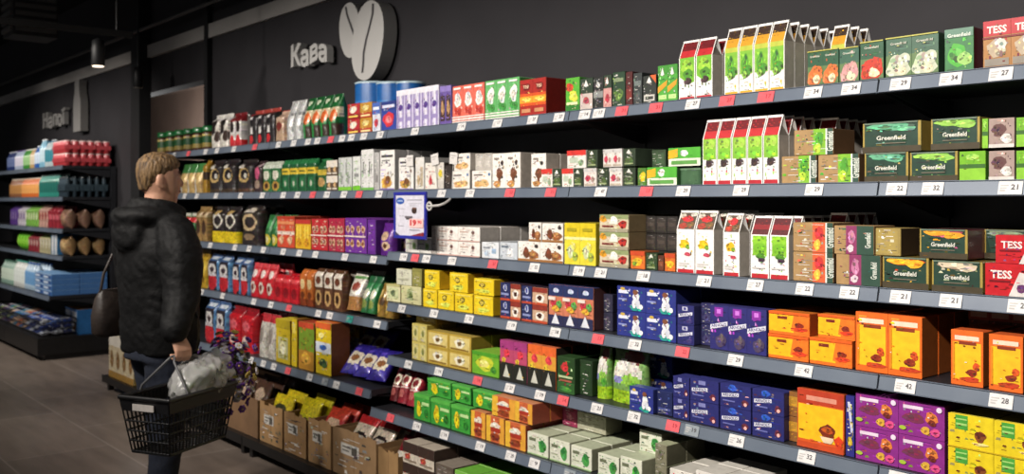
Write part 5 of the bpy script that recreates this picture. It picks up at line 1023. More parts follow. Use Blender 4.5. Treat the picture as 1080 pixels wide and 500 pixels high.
# ---------- COFFEE FLOOR DECK (k): open cardboard cases with bags in them
def case(w, d, h, seed, tone='#a98458', label=None, sticker=True):
    mb = MB(); th = .005; rd = random.Random(seed)
    root = MB()
    for (a, b, c, e_) in ((-w/2,-d/2,w/2,-d/2+th),(-w/2,d/2-th,w/2,d/2),(-w/2,-d/2+th,-w/2+th,d/2-th),(w/2-th,-d/2+th,w/2,d/2-th)):
        root.box(a, b, 0, c, e_, h, tone, {'front': tone, 'right': '#8c6b45'})
    root.box(-w/2+th, -d/2+th, 0, w/2-th, d/2-th, th, '#8a6a46')
    # torn wavy rim along the front
    n = 10
    for i in range(n):
        x0 = -w/2 + w*i/n; x1 = -w/2 + w*(i+1)/n
        a = rd.uniform(0, .02); root.box(x0, -d/2, h, x1, -d/2+th*.8, h + .004 + a, tone)
    root.box(-.0015, -d/2-.0008, 0, .0015, -d/2, h, '#8a6a46')
    if sticker:
        decal(root, (-w/2, -d/2, 0), (w,0,0), (0,0,h), (0,-1,0), [r(.2,.52,.62,.78,'#dcd8d0'), r(.24,.68,.44,.72,'#7a766e'), r(.24,.6,.4,.64,'#8a867e'), r(.46,.56,.58,.74,'#5a564e')], .0008)
    return root.build('cardboard_case', 'kraft_board')
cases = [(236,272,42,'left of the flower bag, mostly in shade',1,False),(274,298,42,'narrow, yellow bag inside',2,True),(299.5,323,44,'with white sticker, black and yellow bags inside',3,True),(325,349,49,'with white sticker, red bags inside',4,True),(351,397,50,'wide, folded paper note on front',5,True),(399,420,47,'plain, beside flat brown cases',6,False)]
CASEX = []
for k_, (a, b, hp, ds, sd_, st) in enumerate(cases):
    Y = 2.53; xa, xb = X_at(a, Y), X_at(b, Y); zc = depth((xa+xb)/2, Y); h = hp*zc/F*.92; w = (xb-xa)*.985
    dd = .36
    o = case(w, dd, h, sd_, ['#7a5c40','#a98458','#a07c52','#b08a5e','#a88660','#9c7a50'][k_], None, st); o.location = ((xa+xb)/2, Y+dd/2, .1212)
    ds = ds.replace('left of the flower bag, mostly in shade', 'under the flower bag, in shade')
    tag(o, f'open cardboard case {ds}, coffee floor deck', 'cardboard case', 'cardboard cases on the deck'); CASEX.append(((xa+xb)/2, w, h))
def bag_in(ci, n, look, col, shapes, seed, dz=.0, rows_=1, size=.2, lean=-.35, catn='coffee bag', inset=0):
    x, w, h = CASEX[ci]; made = None; wi = w - .022; th = .058
    for i in range(n):
        ww = wi/n
        for k in range(rows_):
            if made is None: o = made = mk_pouch('coffee_pouch', ww*.94, .042, size, col, shapes, kind='pillow', seed=seed)
            else: o = made.copy(); COL.objects.link(o)
            o.location = (x - wi/2 + ww*(i+.5), 2.575 + k*.075 + inset, .12 + h - size*.60 + dz + .012*((i+k) % 2)); o.rotation_euler = (lean, 0, 0)
            lab = [look]
            if n > 1: lab.append(ORD[i] + " from man's end")
            if rows_ > 1: lab.append(ROWS[k])
            tag(o, ', '.join(lab), catn, look.split(',')[0] + ' in a case')
YK = [r(0,.6,1,1,'#d8c81e'), e(.5,.35,.3,.18,'#2a2a20'), r(0,0,1,.12,'#1c1c1a')]
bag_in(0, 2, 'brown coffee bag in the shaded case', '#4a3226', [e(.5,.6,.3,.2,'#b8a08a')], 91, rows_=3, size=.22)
bag_in(1, 1, 'yellow coffee bag lying in the narrow case', '#c8b41e', [e(.5,.5,.3,.2,'#3a3a20')], 92, rows_=2, size=.18)
bag_in(2, 1, 'yellow and black bag in the stickered case', '#c9c020', YK, 93, rows_=2, size=.24)
bag_in(3, 1, 'red and cream bag in the third stickered case', '#b8282c', [e(.5,.5,.36,.25,'#d8b89a'), r(0,.7,1,1,'#c8402c')], 94, rows_=3, size=.2, lean=-.5)
bag_in(4, 2, 'cream bag with dark oval in wide case', '#d8c8b4', [e(.5,.45,.4,.18,'#2a2022'), e(.5,.45,.3,.1,'#c8bcae'), r(0,.8,1,1,'#b8282c'), r(0,0,1,.12,'#b8282c')], 95, rows_=3, size=.24, lean=-.55)
bag_in(5, 1, 'maroon and white flat pack in plain case', '#d8d0c4', [r(0,.6,1,1,'#7c1c28'), r(.2,.2,.8,.35,'#a8a098')], 96, rows_=3, size=.22, lean=-.5)
# loose dark brown bags heaped behind the cases
mkb = None
for i in range(6):
    if mkb is None: o = mkb = mk_pouch('coffee_pouch', .135, .05, .15, '#4a2e28', [e(.5,.6,.34,.14,'#b8a498'), e(.5,.25,.3,.12,'#7a4a40'), r(0,.85,1,1,'#5a2030')], kind='pillow', seed=99)
    else: o = mkb.copy(); COL.objects.link(o)
    o.location = (X_at(256 + 11*i, 2.92), 2.935 + .012*(i % 2), .398); o.rotation_euler = (-.35, .05*(-1)**i, .12*(-1)**i)
    tag(o, f"dark brown coffee bag, {ORD[i]} from man's end, heap behind the open cases", 'coffee bag', 'brown bags behind the cases')
o = MB(); o.box(-.5, -.09, 0, .5, .09, .27, '#7a5c40'); 
b_ = o.build('cardboard_case', 'kraft_board', None, (X_at(284, 2.92), 2.995, .1212)); tag(b_, 'long closed cardboard case under the brown coffee bags, coffee floor deck', 'cardboard case')
# low boxes at the end of the deck, behind the man
EB = [r(0,0,1,1,'#cfc0a0'), r(0,.75,1,1,'#e4ddd0'), e(.5,.45,.3,.25,'#8a6a3a'), r(0,0,1,.15,'#a8803c')]
row('k', 115, 141, 4, 45, 'coffee_box', 'coffee box', 'cream and brown carton at deck end', BX('#cfc0a0', EB, nm='coffee_box', side='#b89a4a', top='#e0d8c8'), rows=1, d=.15)
print('products', NPROD[0], 'tags', NTAG[0])
# ================================================================ THE SHOPPER, HIS BASKET AND WHAT IS IN IT
from mathutils import noise as mnoise
noise_mat('skin', '#b98a72', '#c89a80', 30, .55)
noise_mat('black_nylon', '#09090a', '#111112', 18, .68, bump=.35); MATS['black_nylon'].node_tree.nodes['Principled BSDF'].inputs['Specular IOR Level'].default_value = .22
noise_mat('dark_denim', '#141a28', '#1e2536', 120, .85, bump=.1)
noise_mat('shoe_leather', '#1a1817', '#262321', 30, .5)
noise_mat('brown_leather', '#2a2320', '#3a312c', 25, .5, bump=.2)
noise_mat('hair', '#3f2f20', '#84663f', 70, .65, bump=.7, stretch=(1,1,.22))
noise_mat('basket_plastic', '#141415', '#1d1d1f', 20, .4)
def ellring(c, ax, ay, rx, ry, n=20, pw=2.0):
    P = []
    for k in range(n):
        tt = 2*PI*k/n; ca, sa = math.cos(tt), math.sin(tt)
        P.append(Vector(c) + Vector(ax)*(rx*math.copysign(abs(ca)**(2/pw), ca)) + Vector(ay)*(ry*math.copysign(abs(sa)**(2/pw), sa)))
    return P
def loft(mb, rings, col='#888888'):
    n = len(rings[0]); P = [q for g in rings for q in g]
    fs = [(i*n+k, i*n+(k+1)%n, (i+1)*n+(k+1)%n, (i+1)*n+k) for i in range(len(rings)-1) for k in range(n)]
    mb.idx(P, fs, col, True); mb.face([P[k] for k in range(n-1, -1, -1)], col); mb.face(P[-n:], col)
def limb(mb, pts, rads, n=16):
    """smooth tapering limb with rounded ends, resampled"""
    P = [Vector(q) for q in pts]; out = []; rr = []
    for i in range(len(P)-1):
        for k in range(5):
            f = k/5
            p0 = P[max(i-1,0)]; p1 = P[i]; p2 = P[i+1]; p3 = P[min(i+2,len(P)-1)]
            out.append(.5*((2*p1) + (p2-p0)*f + (2*p0-5*p1+4*p2-p3)*f*f + (3*p1-p0-3*p2+p3)*f**3)); rr.append(rads[i]*(1-f)+rads[i+1]*f)
    out.append(P[-1]); rr.append(rads[-1])
    mb.tube(out, rr, '#888888', n=n)
    for q, rad in ((out[0], rr[0]), (out[-1], rr[-1])): mb.ball(q, rad*.995, '#888888', 14, 10)
def remesh(mb, name, mat, parent, vox, smooth=3, wrinkle=None, post=None):
    o = mb.build(name, mat)
    m = o.modifiers.new('r', 'REMESH'); m.mode = 'VOXEL'; m.voxel_size = vox; m.use_smooth_shade = True
    s = o.modifiers.new('s', 'SMOOTH'); s.factor = .5; s.iterations = smooth
    dg = bpy.context.evaluated_depsgraph_get(); me = bpy.data.meshes.new_from_object(o.evaluated_get(dg))
    o.modifiers.clear(); old = o.data; o.data = me; bpy.data.meshes.remove(old)
    if wrinkle:
        me.update(); 
        nr = [v.normal.copy() for v in me.vertices]
        for v, nn in zip(me.vertices, nr): v.co = v.co + nn * wrinkle(v.co)
    if post: post(me)
    me.polygons.foreach_set('use_smooth', [True]*len(me.polygons)); me.update()
    if not me.materials: me.materials.append(MATS[mat])
    me.name = name; o.parent = parent
    return o
MX, MY = along(167, 4.42)
man = empty('person', (MX, MY, 0), math.radians(8))
tag(man, 'person in black hooded jacket and dark jeans facing the shelves, holding a basket', 'person')
# local frame: +y forward, +x the right-hand side
BXY = along(190, 4.10)                     # where the basket hangs (world)
cz, sz = math.cos(-man.rotation_euler.z), math.sin(-man.rotation_euler.z)
dx, dy = BXY[0]-MX, BXY[1]-MY
HX, HY = dx*cz - dy*sz, dx*sz + dy*cz      # hand, local
HZ = .895
# --- body: one continuous surface
b = MB()
hc = Vector((0, .004, 1.65))
turn = math.radians(-14)                    # head turned a little to his right
def hd(x, y, z): return (hc.x + x*math.cos(turn) - y*math.sin(turn), hc.y + x*math.sin(turn) + y*math.cos(turn), hc.z + z)
hax = (math.cos(turn), math.sin(turn), 0); hay = (-math.sin(turn), math.cos(turn), 0)
prof = [(-.118,.028,.03,.048),(-.108,.036,.045,.034),(-.09,.048,.06,.022),(-.06,.060,.078,.010),(-.03,.066,.086,.004),(0,.071,.091,0),(.03,.074,.094,-.004),(.06,.072,.09,-.006),(.085,.06,.076,-.008),(.102,.04,.052,-.008),(.109,.015,.02,-.008)]
loft(b, [ellring(hd(0, oy, z), hax, hay, rx_, ry_, 24, 2.2) for z, rx_, ry_, oy in prof])
limb(b, [(0,-.01,1.42),(0,-.008,1.50),(0,-.005,1.58)], [.062,.056,.056])
b.ball(hd(0,.098,-.018), .016, '#888888', 10, 8, (.8,1,1.1)); b.tube([hd(0,.082,.02), hd(0,.094,-.008)], [.009,.013], '#888888', 8)
b.ball(hd(0,.088,-.050), .018, '#888888', 10, 8, (1.2,.5,.35)); b.ball(hd(0,.086,-.060), .016, '#888888', 10, 8, (1.2,.5,.4))
for s in (-1, 1):
    b.ball(hd(s*.074,-.012,-.008), .030, '#888888', 12, 8, (.35,.72,1.1)); b.ball(hd(s*.071,-.004,-.035), .012, '#888888', 8, 6)
    b.ball(hd(s*.03,.082,.018), .014, '#888888', 10, 8, (1.2,.5,.6))
# torso, arms, legs of the body under the clothes
loft(b, [ellring((0,oy,z),(1,0,0),(0,1,0),rx_,ry_,20,2.3) for z,rx_,ry_,oy in [(.86,.15,.11,0),(.95,.155,.115,0),(1.08,.14,.105,0),(1.22,.155,.11,0),(1.34,.165,.11,0),(1.42,.14,.085,0),(1.47,.07,.06,.0)]])
SH_R, EL_R = (.185,0,1.40), (.285,-.045,1.14)
WR_R = (HX-.012, HY-.02, HZ+.085)
SH_L, EL_L, WR_L = (-.185,0,1.40), (-.235,.02,1.13), (-.20,.17,.99)
limb(b, [SH_R, EL_R, WR_R], [.055,.043,.029]); limb(b, [SH_L, EL_L, WR_L], [.055,.043,.029])
LEGY = {-1: .085, 1: -.03}
for s in (-1, 1): limb(b, [(s*.08,LEGY[s]*.2,.88),(s*.082,LEGY[s]*.6+.015,.49),(s*.085,LEGY[s]-.02,.08)], [.085,.055,.04])
def finger(root, pts, rads):
    P = [Vector(q) for q in pts]
    b.tube(P, rads, '#888888', 8)
    for q, rad in zip(P, rads): b.ball(q, rad*1.02, '#888888', 8, 6)
# right hand: palm above the bar, fingers curl round it
bd = Vector((0, 1, 0)); hx, hy, hz = HX, HY, HZ
loft(b, [ellring(q, (0,1,0), (1,0,0), ra, rb, 14, 2.4) for q, ra, rb in [((hx-.012,hy-.015,hz+.085),.026,.022),((hx+.0,hy-.005,hz+.055),.036,.020),((hx+.014,hy,hz+.028),.041,.017),((hx+.022,hy,hz+.010),.040,.015)]])
for k, (oy, ln) in enumerate([(.031,1.0),(.011,1.1),(-.010,1.03),(-.030,.85)]):
    y = hy + oy
    finger(None, [(hx+.024,y,hz+.012),(hx+.027,y,hz-.012*ln),(hx+.010,y,hz-.030*ln),(hx-.014,y,hz-.026*ln),(hx-.020,y,hz-.010)], [.0098,.0095,.009,.0085,.0078])
finger(None, [(hx-.012,hy+.022,hz+.055),(hx-.024,hy+.042,hz+.030),(hx-.018,hy+.050,hz+.006),(hx-.004,hy+.050,hz-.010)], [.012,.011,.010,.0088])
# left hand: relaxed, slightly curled, resting on the shoulder bag strap side
lx, ly, lz = WR_L
loft(b, [ellring(q, (1,0,0), (0,.5,.86), ra, rb, 14, 2.4) for q, ra, rb in [((lx,ly,lz),.022,.026),((lx+.005,ly+.035,lz-.02),.020,.036),((lx+.008,ly+.07,lz-.04),.017,.040)]])
for oy, ln in ((.028,1.0),(.009,1.1),(-.010,1.03),(-.029,.85)):
    p0 = Vector((lx+.008, ly+.07+oy*.5, lz-.04+oy*.8))
    finger(None, [p0, p0+Vector((.006,.034*ln,-.012*ln)), p0+Vector((.022,.05*ln,-.03*ln)), p0+Vector((.036,.045*ln,-.045*ln))], [.0098,.0092,.0086,.0078])
finger(None, [(lx+.012,ly+.03,lz+.002),(lx+.034,ly+.055,lz+.006),(lx+.042,ly+.085,lz-.004)], [.012,.0105,.009])
body = remesh(b, 'body', 'skin', man, .006, 2)
# eyes and brows
for s in (-1, 1):
    m = MB(); m.ball(hd(s*.03,.0765,.016), .0105, '#cfc6bc', 12, 8, (1.25,.9,.62)); m.ball(hd(s*.0305,.0845,.0155), .0042, '#34424a', 8, 6); m.build('eye', 'glossy_card', man)
    m = MB(); m.tube([hd(s*.014,.0895,.033), hd(s*.03,.0885,.037), hd(s*.046,.078,.033)], [.0025,.0032,.002], '#6a5236', 6); m.build('eyebrow', 'soft_cloth', man)
m = MB(); m.tube([hd(-.022,.088,-.0545), hd(0,.0975,-.0555), hd(.022,.088,-.0545)], [.0025,.004,.0025], '#8a4a44', 6); m.build('lips', 'soft_cloth', man)
# --- hair: short, tousled crop
h_ = MB()
hp = [(-.050,.036,.030,-.058),(-.035,.052,.045,-.047),(-.012,.0655,.060,-.036),(.012,.0745,.074,-.027),(.036,.0795,.085,-.018),(.056,.081,.094,-.008),(.075,.078,.096,-.003),(.095,.068,.086,-.001),(.114,.050,.064,-.002),(.127,.022,.03,-.004)]
loft(h_, [ellring(hd(0, oy, z), hax, hay, rx_, ry_, 26, 2.2) for z, rx_, ry_, oy in hp])
for i in range(260):
    a = random.uniform(0, 2*PI); el = random.uniform(.0, 1.5)
    d_ = Vector((math.cos(a)*math.cos(el), math.sin(a)*math.cos(el), math.sin(el)))
    if d_.y > .35 and d_.z < .42: continue
    if d_.z < .12 and d_.y > -.2: continue
    q = Vector((d_.x*.074, d_.y*.092-.006, .03+d_.z*.085)); tip = q + d_*.006 + Vector((random.uniform(-.012,.012), random.uniform(-.004,.022), random.uniform(-.014,.004)))
    h_.tube([hd(*(q*.97)), hd(*tip)], [.007,.003], '#888888', 6)
hair = remesh(h_, 'hair', 'hair', man, .0045, 2, wrinkle=lambda c: .003*mnoise.noise(Vector((c.x*110, c.y*110, c.z*24))))
# --- jacket with hood and collar
j = MB()
loft(j, [ellring((0,oy,z),(1,0,0),(0,1,0),rx_,ry_,24,2.5) for z,rx_,ry_,oy in [(.845,.192,.140,.01),(.86,.198,.152,.01),(.95,.200,.158,.008),(1.08,.202,.158,.004),(1.2,.207,.160,-.005),(1.32,.212,.156,-.01),(1.40,.195,.142,-.012),(1.46,.145,.118,-.01),(1.505,.10,.10,.0)]])
limb(j, [(.165,-.01,1.40), (.235,-.02,1.32), (EL_R[0]+.005,EL_R[1],EL_R[2]), (WR_R[0]*.5+EL_R[0]*.5+.006,WR_R[1]*.5+EL_R[1]*.5,(WR_R[2]+EL_R[2])/2), (WR_R[0],WR_R[1],WR_R[2]+.012)], [.098,.100,.084,.075,.062])
limb(j, [(-.165,-.01,1.40), (-.225,-.01,1.32), EL_L, ((WR_L[0]+EL_L[0])/2,(WR_L[1]+EL_L[1])/2,(WR_L[2]+EL_L[2])/2), (WR_L[0],WR_L[1]-.012,WR_L[2]+.01)], [.098,.100,.084,.075,.062])
# stand-up collar, then the hood lying on the back
limb(j, [(.085,.075,1.50),(.105,.0,1.525),(.065,-.075,1.535),(0,-.10,1.535),(-.065,-.075,1.535),(-.105,.0,1.525),(-.085,.075,1.50)], [.026,.032,.035,.036,.035,.032,.026])
limb(j, [(.115,.03,1.475),(.135,-.06,1.48),(.08,-.135,1.48),(0,-.165,1.475),(-.08,-.135,1.48),(-.135,-.06,1.48),(-.115,.03,1.475)], [.032,.042,.048,.050,.048,.042,.032])
j.ball((0,-.135,1.40), .095, '#888888', 18, 12, (1.3,.8,1.05))
def wr(c):
    q = .006*mnoise.noise(Vector((c.x*7, c.y*7, c.z*9)))
    q -= .011*max(0, .42-abs(mnoise.noise(Vector((c.x*9+2, c.y*9, c.z*17+c.x*10)))))     # soft folds
    q -= .006*max(0, .35-abs(mnoise.noise(Vector((c.x*20-c.z*12, c.y*20, c.z*30+7)))))
    return q
jacket = remesh(j, 'jacket', 'black_nylon', man, .010, 3, wrinkle=wr)
m = MB(); m.tube([(.178,.10,1.01),(.2,.07,1.07),(.213,.04,1.14)], .004, '#2c2c2e', 6); m.build('pocket_zip', 'painted', man)
# pale inner collar of a shirt just above the jacket
m = MB(); loft(m, [ellring((0,-.006,z),(1,0,0),(0,1,0),rr_,rr_*1.04,20) for z, rr_ in ((1.505,.072),(1.53,.070),(1.548,.066))], '#b9a89a'); m.build('shirt_collar', 'soft_cloth', man)
# --- jeans
t_ = MB()
loft(t_, [ellring((0,0,z),(1,0,0),(0,1,0),rx_,ry_,22,2.3) for z,rx_,ry_ in [(.82,.185,.135),(.90,.178,.13),(.97,.17,.125)]])
for s in (-1, 1): limb(t_, [(s*.085,LEGY[s]*.2,.84),(s*.085,LEGY[s]*.4+.01,.66),(s*.084,LEGY[s]*.6+.018,.48),(s*.084,LEGY[s]*.85,.28),(s*.085,LEGY[s]-.015,.10)], [.105,.090,.076,.068,.062])
jeans = remesh(t_, 'jeans', 'dark_denim', man, .009, 3, wrinkle=lambda c: .005*mnoise.noise(Vector((c.x*14, c.y*14, c.z*22))))
for s in (-1, 1):
    m = MB()
    loft(m, [ellring((s*.085, y+LEGY[s], z), (1,0,0), (0,0,1), rx_, rz_, 16, 2.6) for y, z, rx_, rz_ in [(-.105,.045,.025,.035),(-.09,.05,.04,.048),(-.03,.058,.044,.056),(.04,.05,.046,.046),(.10,.04,.048,.037),(.155,.032,.042,.029),(.18,.028,.02,.018)]], '#222222')
    sh = m.build('shoe', 'shoe_leather', man)
    m = MB(); m.box(s*.085-.046, -.105+LEGY[s], 0, s*.085+.046, .175+LEGY[s], .014, '#4a4642', bev=.005); m.build('sole', 'painted', sh)
# --- brown bag under the left arm
sbx, sby = -.345, -.02
ca, sa = math.cos(man.rotation_euler.z), math.sin(man.rotation_euler.z)
bag = empty('shoulder_bag', (MX + sbx*ca - sby*sa, MY + sbx*sa + sby*ca, .90), man.rotation_euler.z + .25)
tag(bag, "dark brown shoulder bag hanging at the person's left hip", 'bag')
m = MB(); loft(m, [ellring((0,0,z),(1,0,0),(0,1,0),rx_,ry_,20,3.2) for z,rx_,ry_ in [(0,.05,.12),(.02,.062,.14),(.10,.060,.145),(.18,.045,.13),(.225,.015,.11)]], '#2c2522'); m.build('pouch_body', 'brown_leather', bag)
m = MB(); m.tube([(.0,.11,.21),(.012,.10,.30),(.03,.07,.40),(.06,.04,.50)], .007, '#241e1b', 8); m.tube([(.0,-.11,.21),(.012,-.10,.30),(.03,-.06,.40),(.06,.02,.50)], .007, '#241e1b', 8); m.build('strap', 'brown_leather', bag)

# --- the shopping basket
bang = math.atan2(.88, -.47) - PI/2          # long side runs along local +y
bk = empty('shopping_basket', (BXY[0], BXY[1], .50), bang)
tag(bk, 'black plastic shopping basket with slotted sides held by the person', 'basket')
TW, TL, BW_, BL, BH = .128, .215, .098, .175, .235
def bl(u, v, f):  # corner lerp: u,v in -1..1 ; f height fraction
    return (u*(BW_ + (TW-BW_)*f), v*(BL + (TL-BL)*f), BH*f)
def side(uv0, uv1, nrib, name):
    m = MB()
    P = lambda s, f: Vector(bl(uv0[0]+(uv1[0]-uv0[0])*s, uv0[1]+(uv1[1]-uv0[1])*s, f))
    for k in range(nrib+1):
        s = k/nrib; m.tube([P(s,0), P(s,1)], .0035, '#161617', 5)
    for f in (.02,.22,.40,.58): m.tube([P(0,f), P(1,f)], .0045, '#161617', 5)
    # solid band under the rim
    m.face([P(0,.76), P(1,.76), P(1,1), P(0,1)], '#161617')
    out = (P(.5,.5) - Vector((0,0,BH*.5))); out.z = 0; out = out.normalized()*.004
    m.face([P(0,.76)+out, P(1,.76)+out, P(1,1)+out, P(0,1)+out], '#161617'); m.face([P(0,.76), P(1,.76), P(1,.76)+out, P(0,.76)+out], '#161617')
    return m.build(name, 'basket_plastic', bk)
side((1,-1),(1,1),18,'side_lattice'); side((-1,-1),(-1,1),18,'side_lattice'); side((-1,-1),(1,-1),11,'end_lattice'); side((-1,1),(1,1),11,'end_lattice')
m = MB(); c4 = [Vector(bl(u,v,1)) for u, v in ((-1,-1),(1,-1),(1,1),(-1,1))]
ring_ = c4 + [c4[0]]
for a_, b__ in zip(ring_[:-1], ring_[1:]): m.tube([a_, b__], .010, '#19191a', 8); m.ball(a_, .010, '#19191a', 8, 6)
m.build('rim', 'basket_plastic', bk)
m = MB()
for k in range(9): u = -1+2*k/8; m.tube([bl(u,-1,0), bl(u,1,0)], .004, '#161617', 5)
for k in range(13): v = -1+2*k/12; m.tube([bl(-1,v,0), bl(1,v,0)], .004, '#161617', 5)
m.build('bottom_grid', 'basket_plastic', bk)
m = MB(); m.box(-.055, -.222, .185, .055, -.2185, .212, '#c9c2bc'); m.build('label_plate', 'printed_card', bk)
hzl = HZ - .50 - .012
for s in (-1, 1):
    m = MB(); pts = [Vector((s*TW, -.10, BH)), Vector((s*TW*.9, -.10, BH+.03)), Vector((s*.022, -.062, hzl-.02)), Vector((s*.008, -.045, hzl)), Vector((s*.008, .045, hzl)), Vector((s*.022, .062, hzl-.02)), Vector((s*TW*.9, .10, BH+.03)), Vector((s*TW, .10, BH))]
    m.tube(pts, .0055, '#58585a', 8); m.build('handle', 'painted', bk)
# --- clear plastic bag with greens
m_, nt_, bb_ = new_mat('clear_film')
bb_.inputs['Base Color'].default_value = (.74,.73,.72,1); bb_.inputs['Roughness'].default_value = .14; bb_.inputs['Alpha'].default_value = .40
bb_.inputs['Coat Weight'].default_value = .6
tcx = nt_.nodes.new('ShaderNodeTexCoord'); nn_ = nt_.nodes.new('ShaderNodeTexNoise'); nn_.inputs['Scale'].default_value = 11; nn_.inputs['Detail'].default_value = 2
bp_ = nt_.nodes.new('ShaderNodeBump'); bp_.inputs['Strength'].default_value = .7; bp_.inputs['Distance'].default_value = .02
nt_.links.new(tcx.outputs['Object'], nn_.inputs['Vector']); nt_.links.new(nn_.outputs['Fac'], bp_.inputs['Height']); nt_.links.new(bp_.outputs[0], bb_.inputs['Normal'])
MATS['clear_film'] = m_
root = empty('bag_of_greens', (BXY[0], BXY[1], .50), bang)
tag(root, 'clear crinkled plastic bag of leafy greens lying in the basket', 'bag')
def blob(n, m, radf):
    mb = MB(); P = []
    for i in range(m+1):
        for k in range(n): P.append(radf(i/m, 2*PI*k/n))
    fs = [(i*n+k, i*n+(k+1)%n, (i+1)*n+(k+1)%n, (i+1)*n+k) for i in range(m) for k in range(n)]
    mb.idx(P, fs, '#cccccc', True); return mb
def film(f, a):
    s = math.sin(PI*min(max(f,.0),1))**.6
    c = Vector((.05, -.10+.33*f, .235+.045*math.sin(f*3)))
    rr = (.085*s + .012) * (1 + .28*mnoise.noise(Vector((f*5, math.cos(a)*1.6, math.sin(a)*1.6))) + .16*mnoise.noise(Vector((f*15, math.cos(a)*4, math.sin(a)*4))))
    return c + Vector((math.cos(a)*rr, 0, math.sin(a)*rr*.95))
blob(44, 40, film).build('film', 'clear_film', root)
gm = MB(); gr = random.Random(5)
for i in range(200):
    f = gr.uniform(.15,.9); a = gr.uniform(0, 2*PI); s = math.sin(PI*f)**.6*.075*gr.uniform(.4,1)
    c = Vector((.05+math.cos(a)*s*.85, -.10+.33*f, .235+.045*math.sin(f*3)+math.sin(a)*s*.85)); d1 = Vector((gr.uniform(-1,1),gr.uniform(-1,1),gr.uniform(-1,1))).normalized()*.028; d2 = d1.cross(Vector((gr.uniform(-1,1),gr.uniform(-1,1),gr.uniform(-1,1)))).normalized()*.013
    gm.face([c-d1, c-d2, c+d1, c+d2], gr.choice(['#3c5a2c','#52703a','#2c4424','#26381e','#8a9a6a','#c9ccbc']))
gm.build('leafy_greens', 'soft_cloth', root)
# --- bouquet leaning out of the far end of the basket
fb = empty('flower_bouquet', (BXY[0], BXY[1], .50), bang)
tag(fb, 'wrapped bouquet of small purple and white flowers leaning out of the basket', 'flowers')
axis0 = Vector((-.02,-.02,.235)); axis1 = Vector((.0,.325,.30))
m = MB(); 
def wrapf(f, a):
    c = axis0.lerp(axis1, f*.80); rr = .02 + .07*f + .010*math.sin(a*7)*f
    u_ = Vector((1,0,0)); w_ = (axis1-axis0).normalized().cross(u_)
    return c + u_*(math.cos(a)*rr) + w_*(math.sin(a)*rr)
blob(40, 12, wrapf).build('wrapping', 'clear_film', fb)
m = MB(); fr = random.Random(8)
for i in range(14):
    a = fr.uniform(0,2*PI); rr = fr.uniform(0,.05); m.tube([axis0+Vector((math.cos(a)*.01, math.sin(a)*.01,0)), axis1+Vector((math.cos(a)*rr, math.sin(a)*rr, fr.uniform(-.06,.0)))], .0028, '#4a6a34', 5)
m.build('stems', 'soft_cloth', fb)
m = MB(); 
for i in range(110):
    a = fr.uniform(0,2*PI); el = fr.uniform(-.9,1.5); R_s = fr.uniform(.04,.095)
    c = axis1 + Vector((math.cos(a)*math.cos(el)*R_s, math.sin(a)*math.cos(el)*R_s*1.1, math.sin(el)*R_s*1.1 - fr.choice([0,0,0,.09,.05])))
    q = Vector((math.cos(a)*math.cos(el), math.sin(a)*math.cos(el), math.sin(el))); d1 = q.cross(Vector((.3,.2,.9))).normalized()*.022; d2 = q.cross(d1).normalized()*.009
    m.face([c-d1, c-d2, c+d1, c+d2], fr.choice(['#3f5a30','#54703c','#6a7a3c','#a8a24a']))
m.build('foliage', 'soft_cloth', fb)
bl0 = None
for ci_, colr in enumerate(['#5a2f86', '#d8d0d8', '#b8a050', '#7a4aa0']):
    m = MB(); 
    for k in range(6):
        a = 2*PI*k/6; m.ball((math.cos(a)*.011, math.sin(a)*.011, .002), .0088, colr, 8, 5, (1,1,.55))
    m.ball((0,0,.005), .005, '#d8c86a', 6, 4); proto = m.build('blossom', 'soft_cloth', fb)
    for i in range([44, 62, 12, 34][ci_]):
        o = proto if i == 0 else proto.copy()
        if i: COL.objects.link(o); o.parent = fb
        a = fr.uniform(0,2*PI); el = fr.uniform(-.7,1.5); R_s = fr.uniform(.075,.135)
        q = Vector((math.cos(a)*math.cos(el), math.sin(a)*math.cos(el), math.sin(el)))
        drop = fr.choice([0,0,0,.06,.12,.2]); o.location = axis1 + Vector((q.x*R_s*(1-drop*1.5), q.y*R_s*(1.1-drop*2) + drop*.25, q.z*R_s*1.15 - drop))
        o.rotation_euler = q.to_track_quat('Z','Y').to_euler()

# ================================================================ THE DRINKS SHELVES BEYOND
DX1 = -9.935
DS = {'P': (1.90, D0, 'top'), 'Q': (1.59, D0, 'second'), 'R': (1.275, D0, 'third'), 'S': (1.005, D0, 'fourth'), 'T': (.62, 2.56, 'fifth')}
bayN = 0
for bx1, bx0, nm in ((DX1, DX1-1.34, 'nearer'), (DX1-1.343, DX1-2.683, 'farther'), (DX1-2.686, DX1-4.026, 'farthest-off')):
    back_unit(bx0, bx1, 1.90, f'black steel back panel of the drinks shelving, {nm} bay')
    for k, (z, yf, ph) in DS.items():
        shelf_board(bx0, bx1, z, yf, f'dark drinks shelf board, {ph} level, {nm} bay')
    m = MB(); m.box(bx0+.003, 2.45, .05, bx1-.003, YB-.004, .215, '#1c1b1b'); m.box(bx0+.02, 2.52, 0, bx1-.02, YB-.03, .05, '#0e0e0e')
    o = m.build('base_deck', 'black_plastic'); tag(o, f'solid black plinth under the drinks shelving, {nm} bay', 'deck')
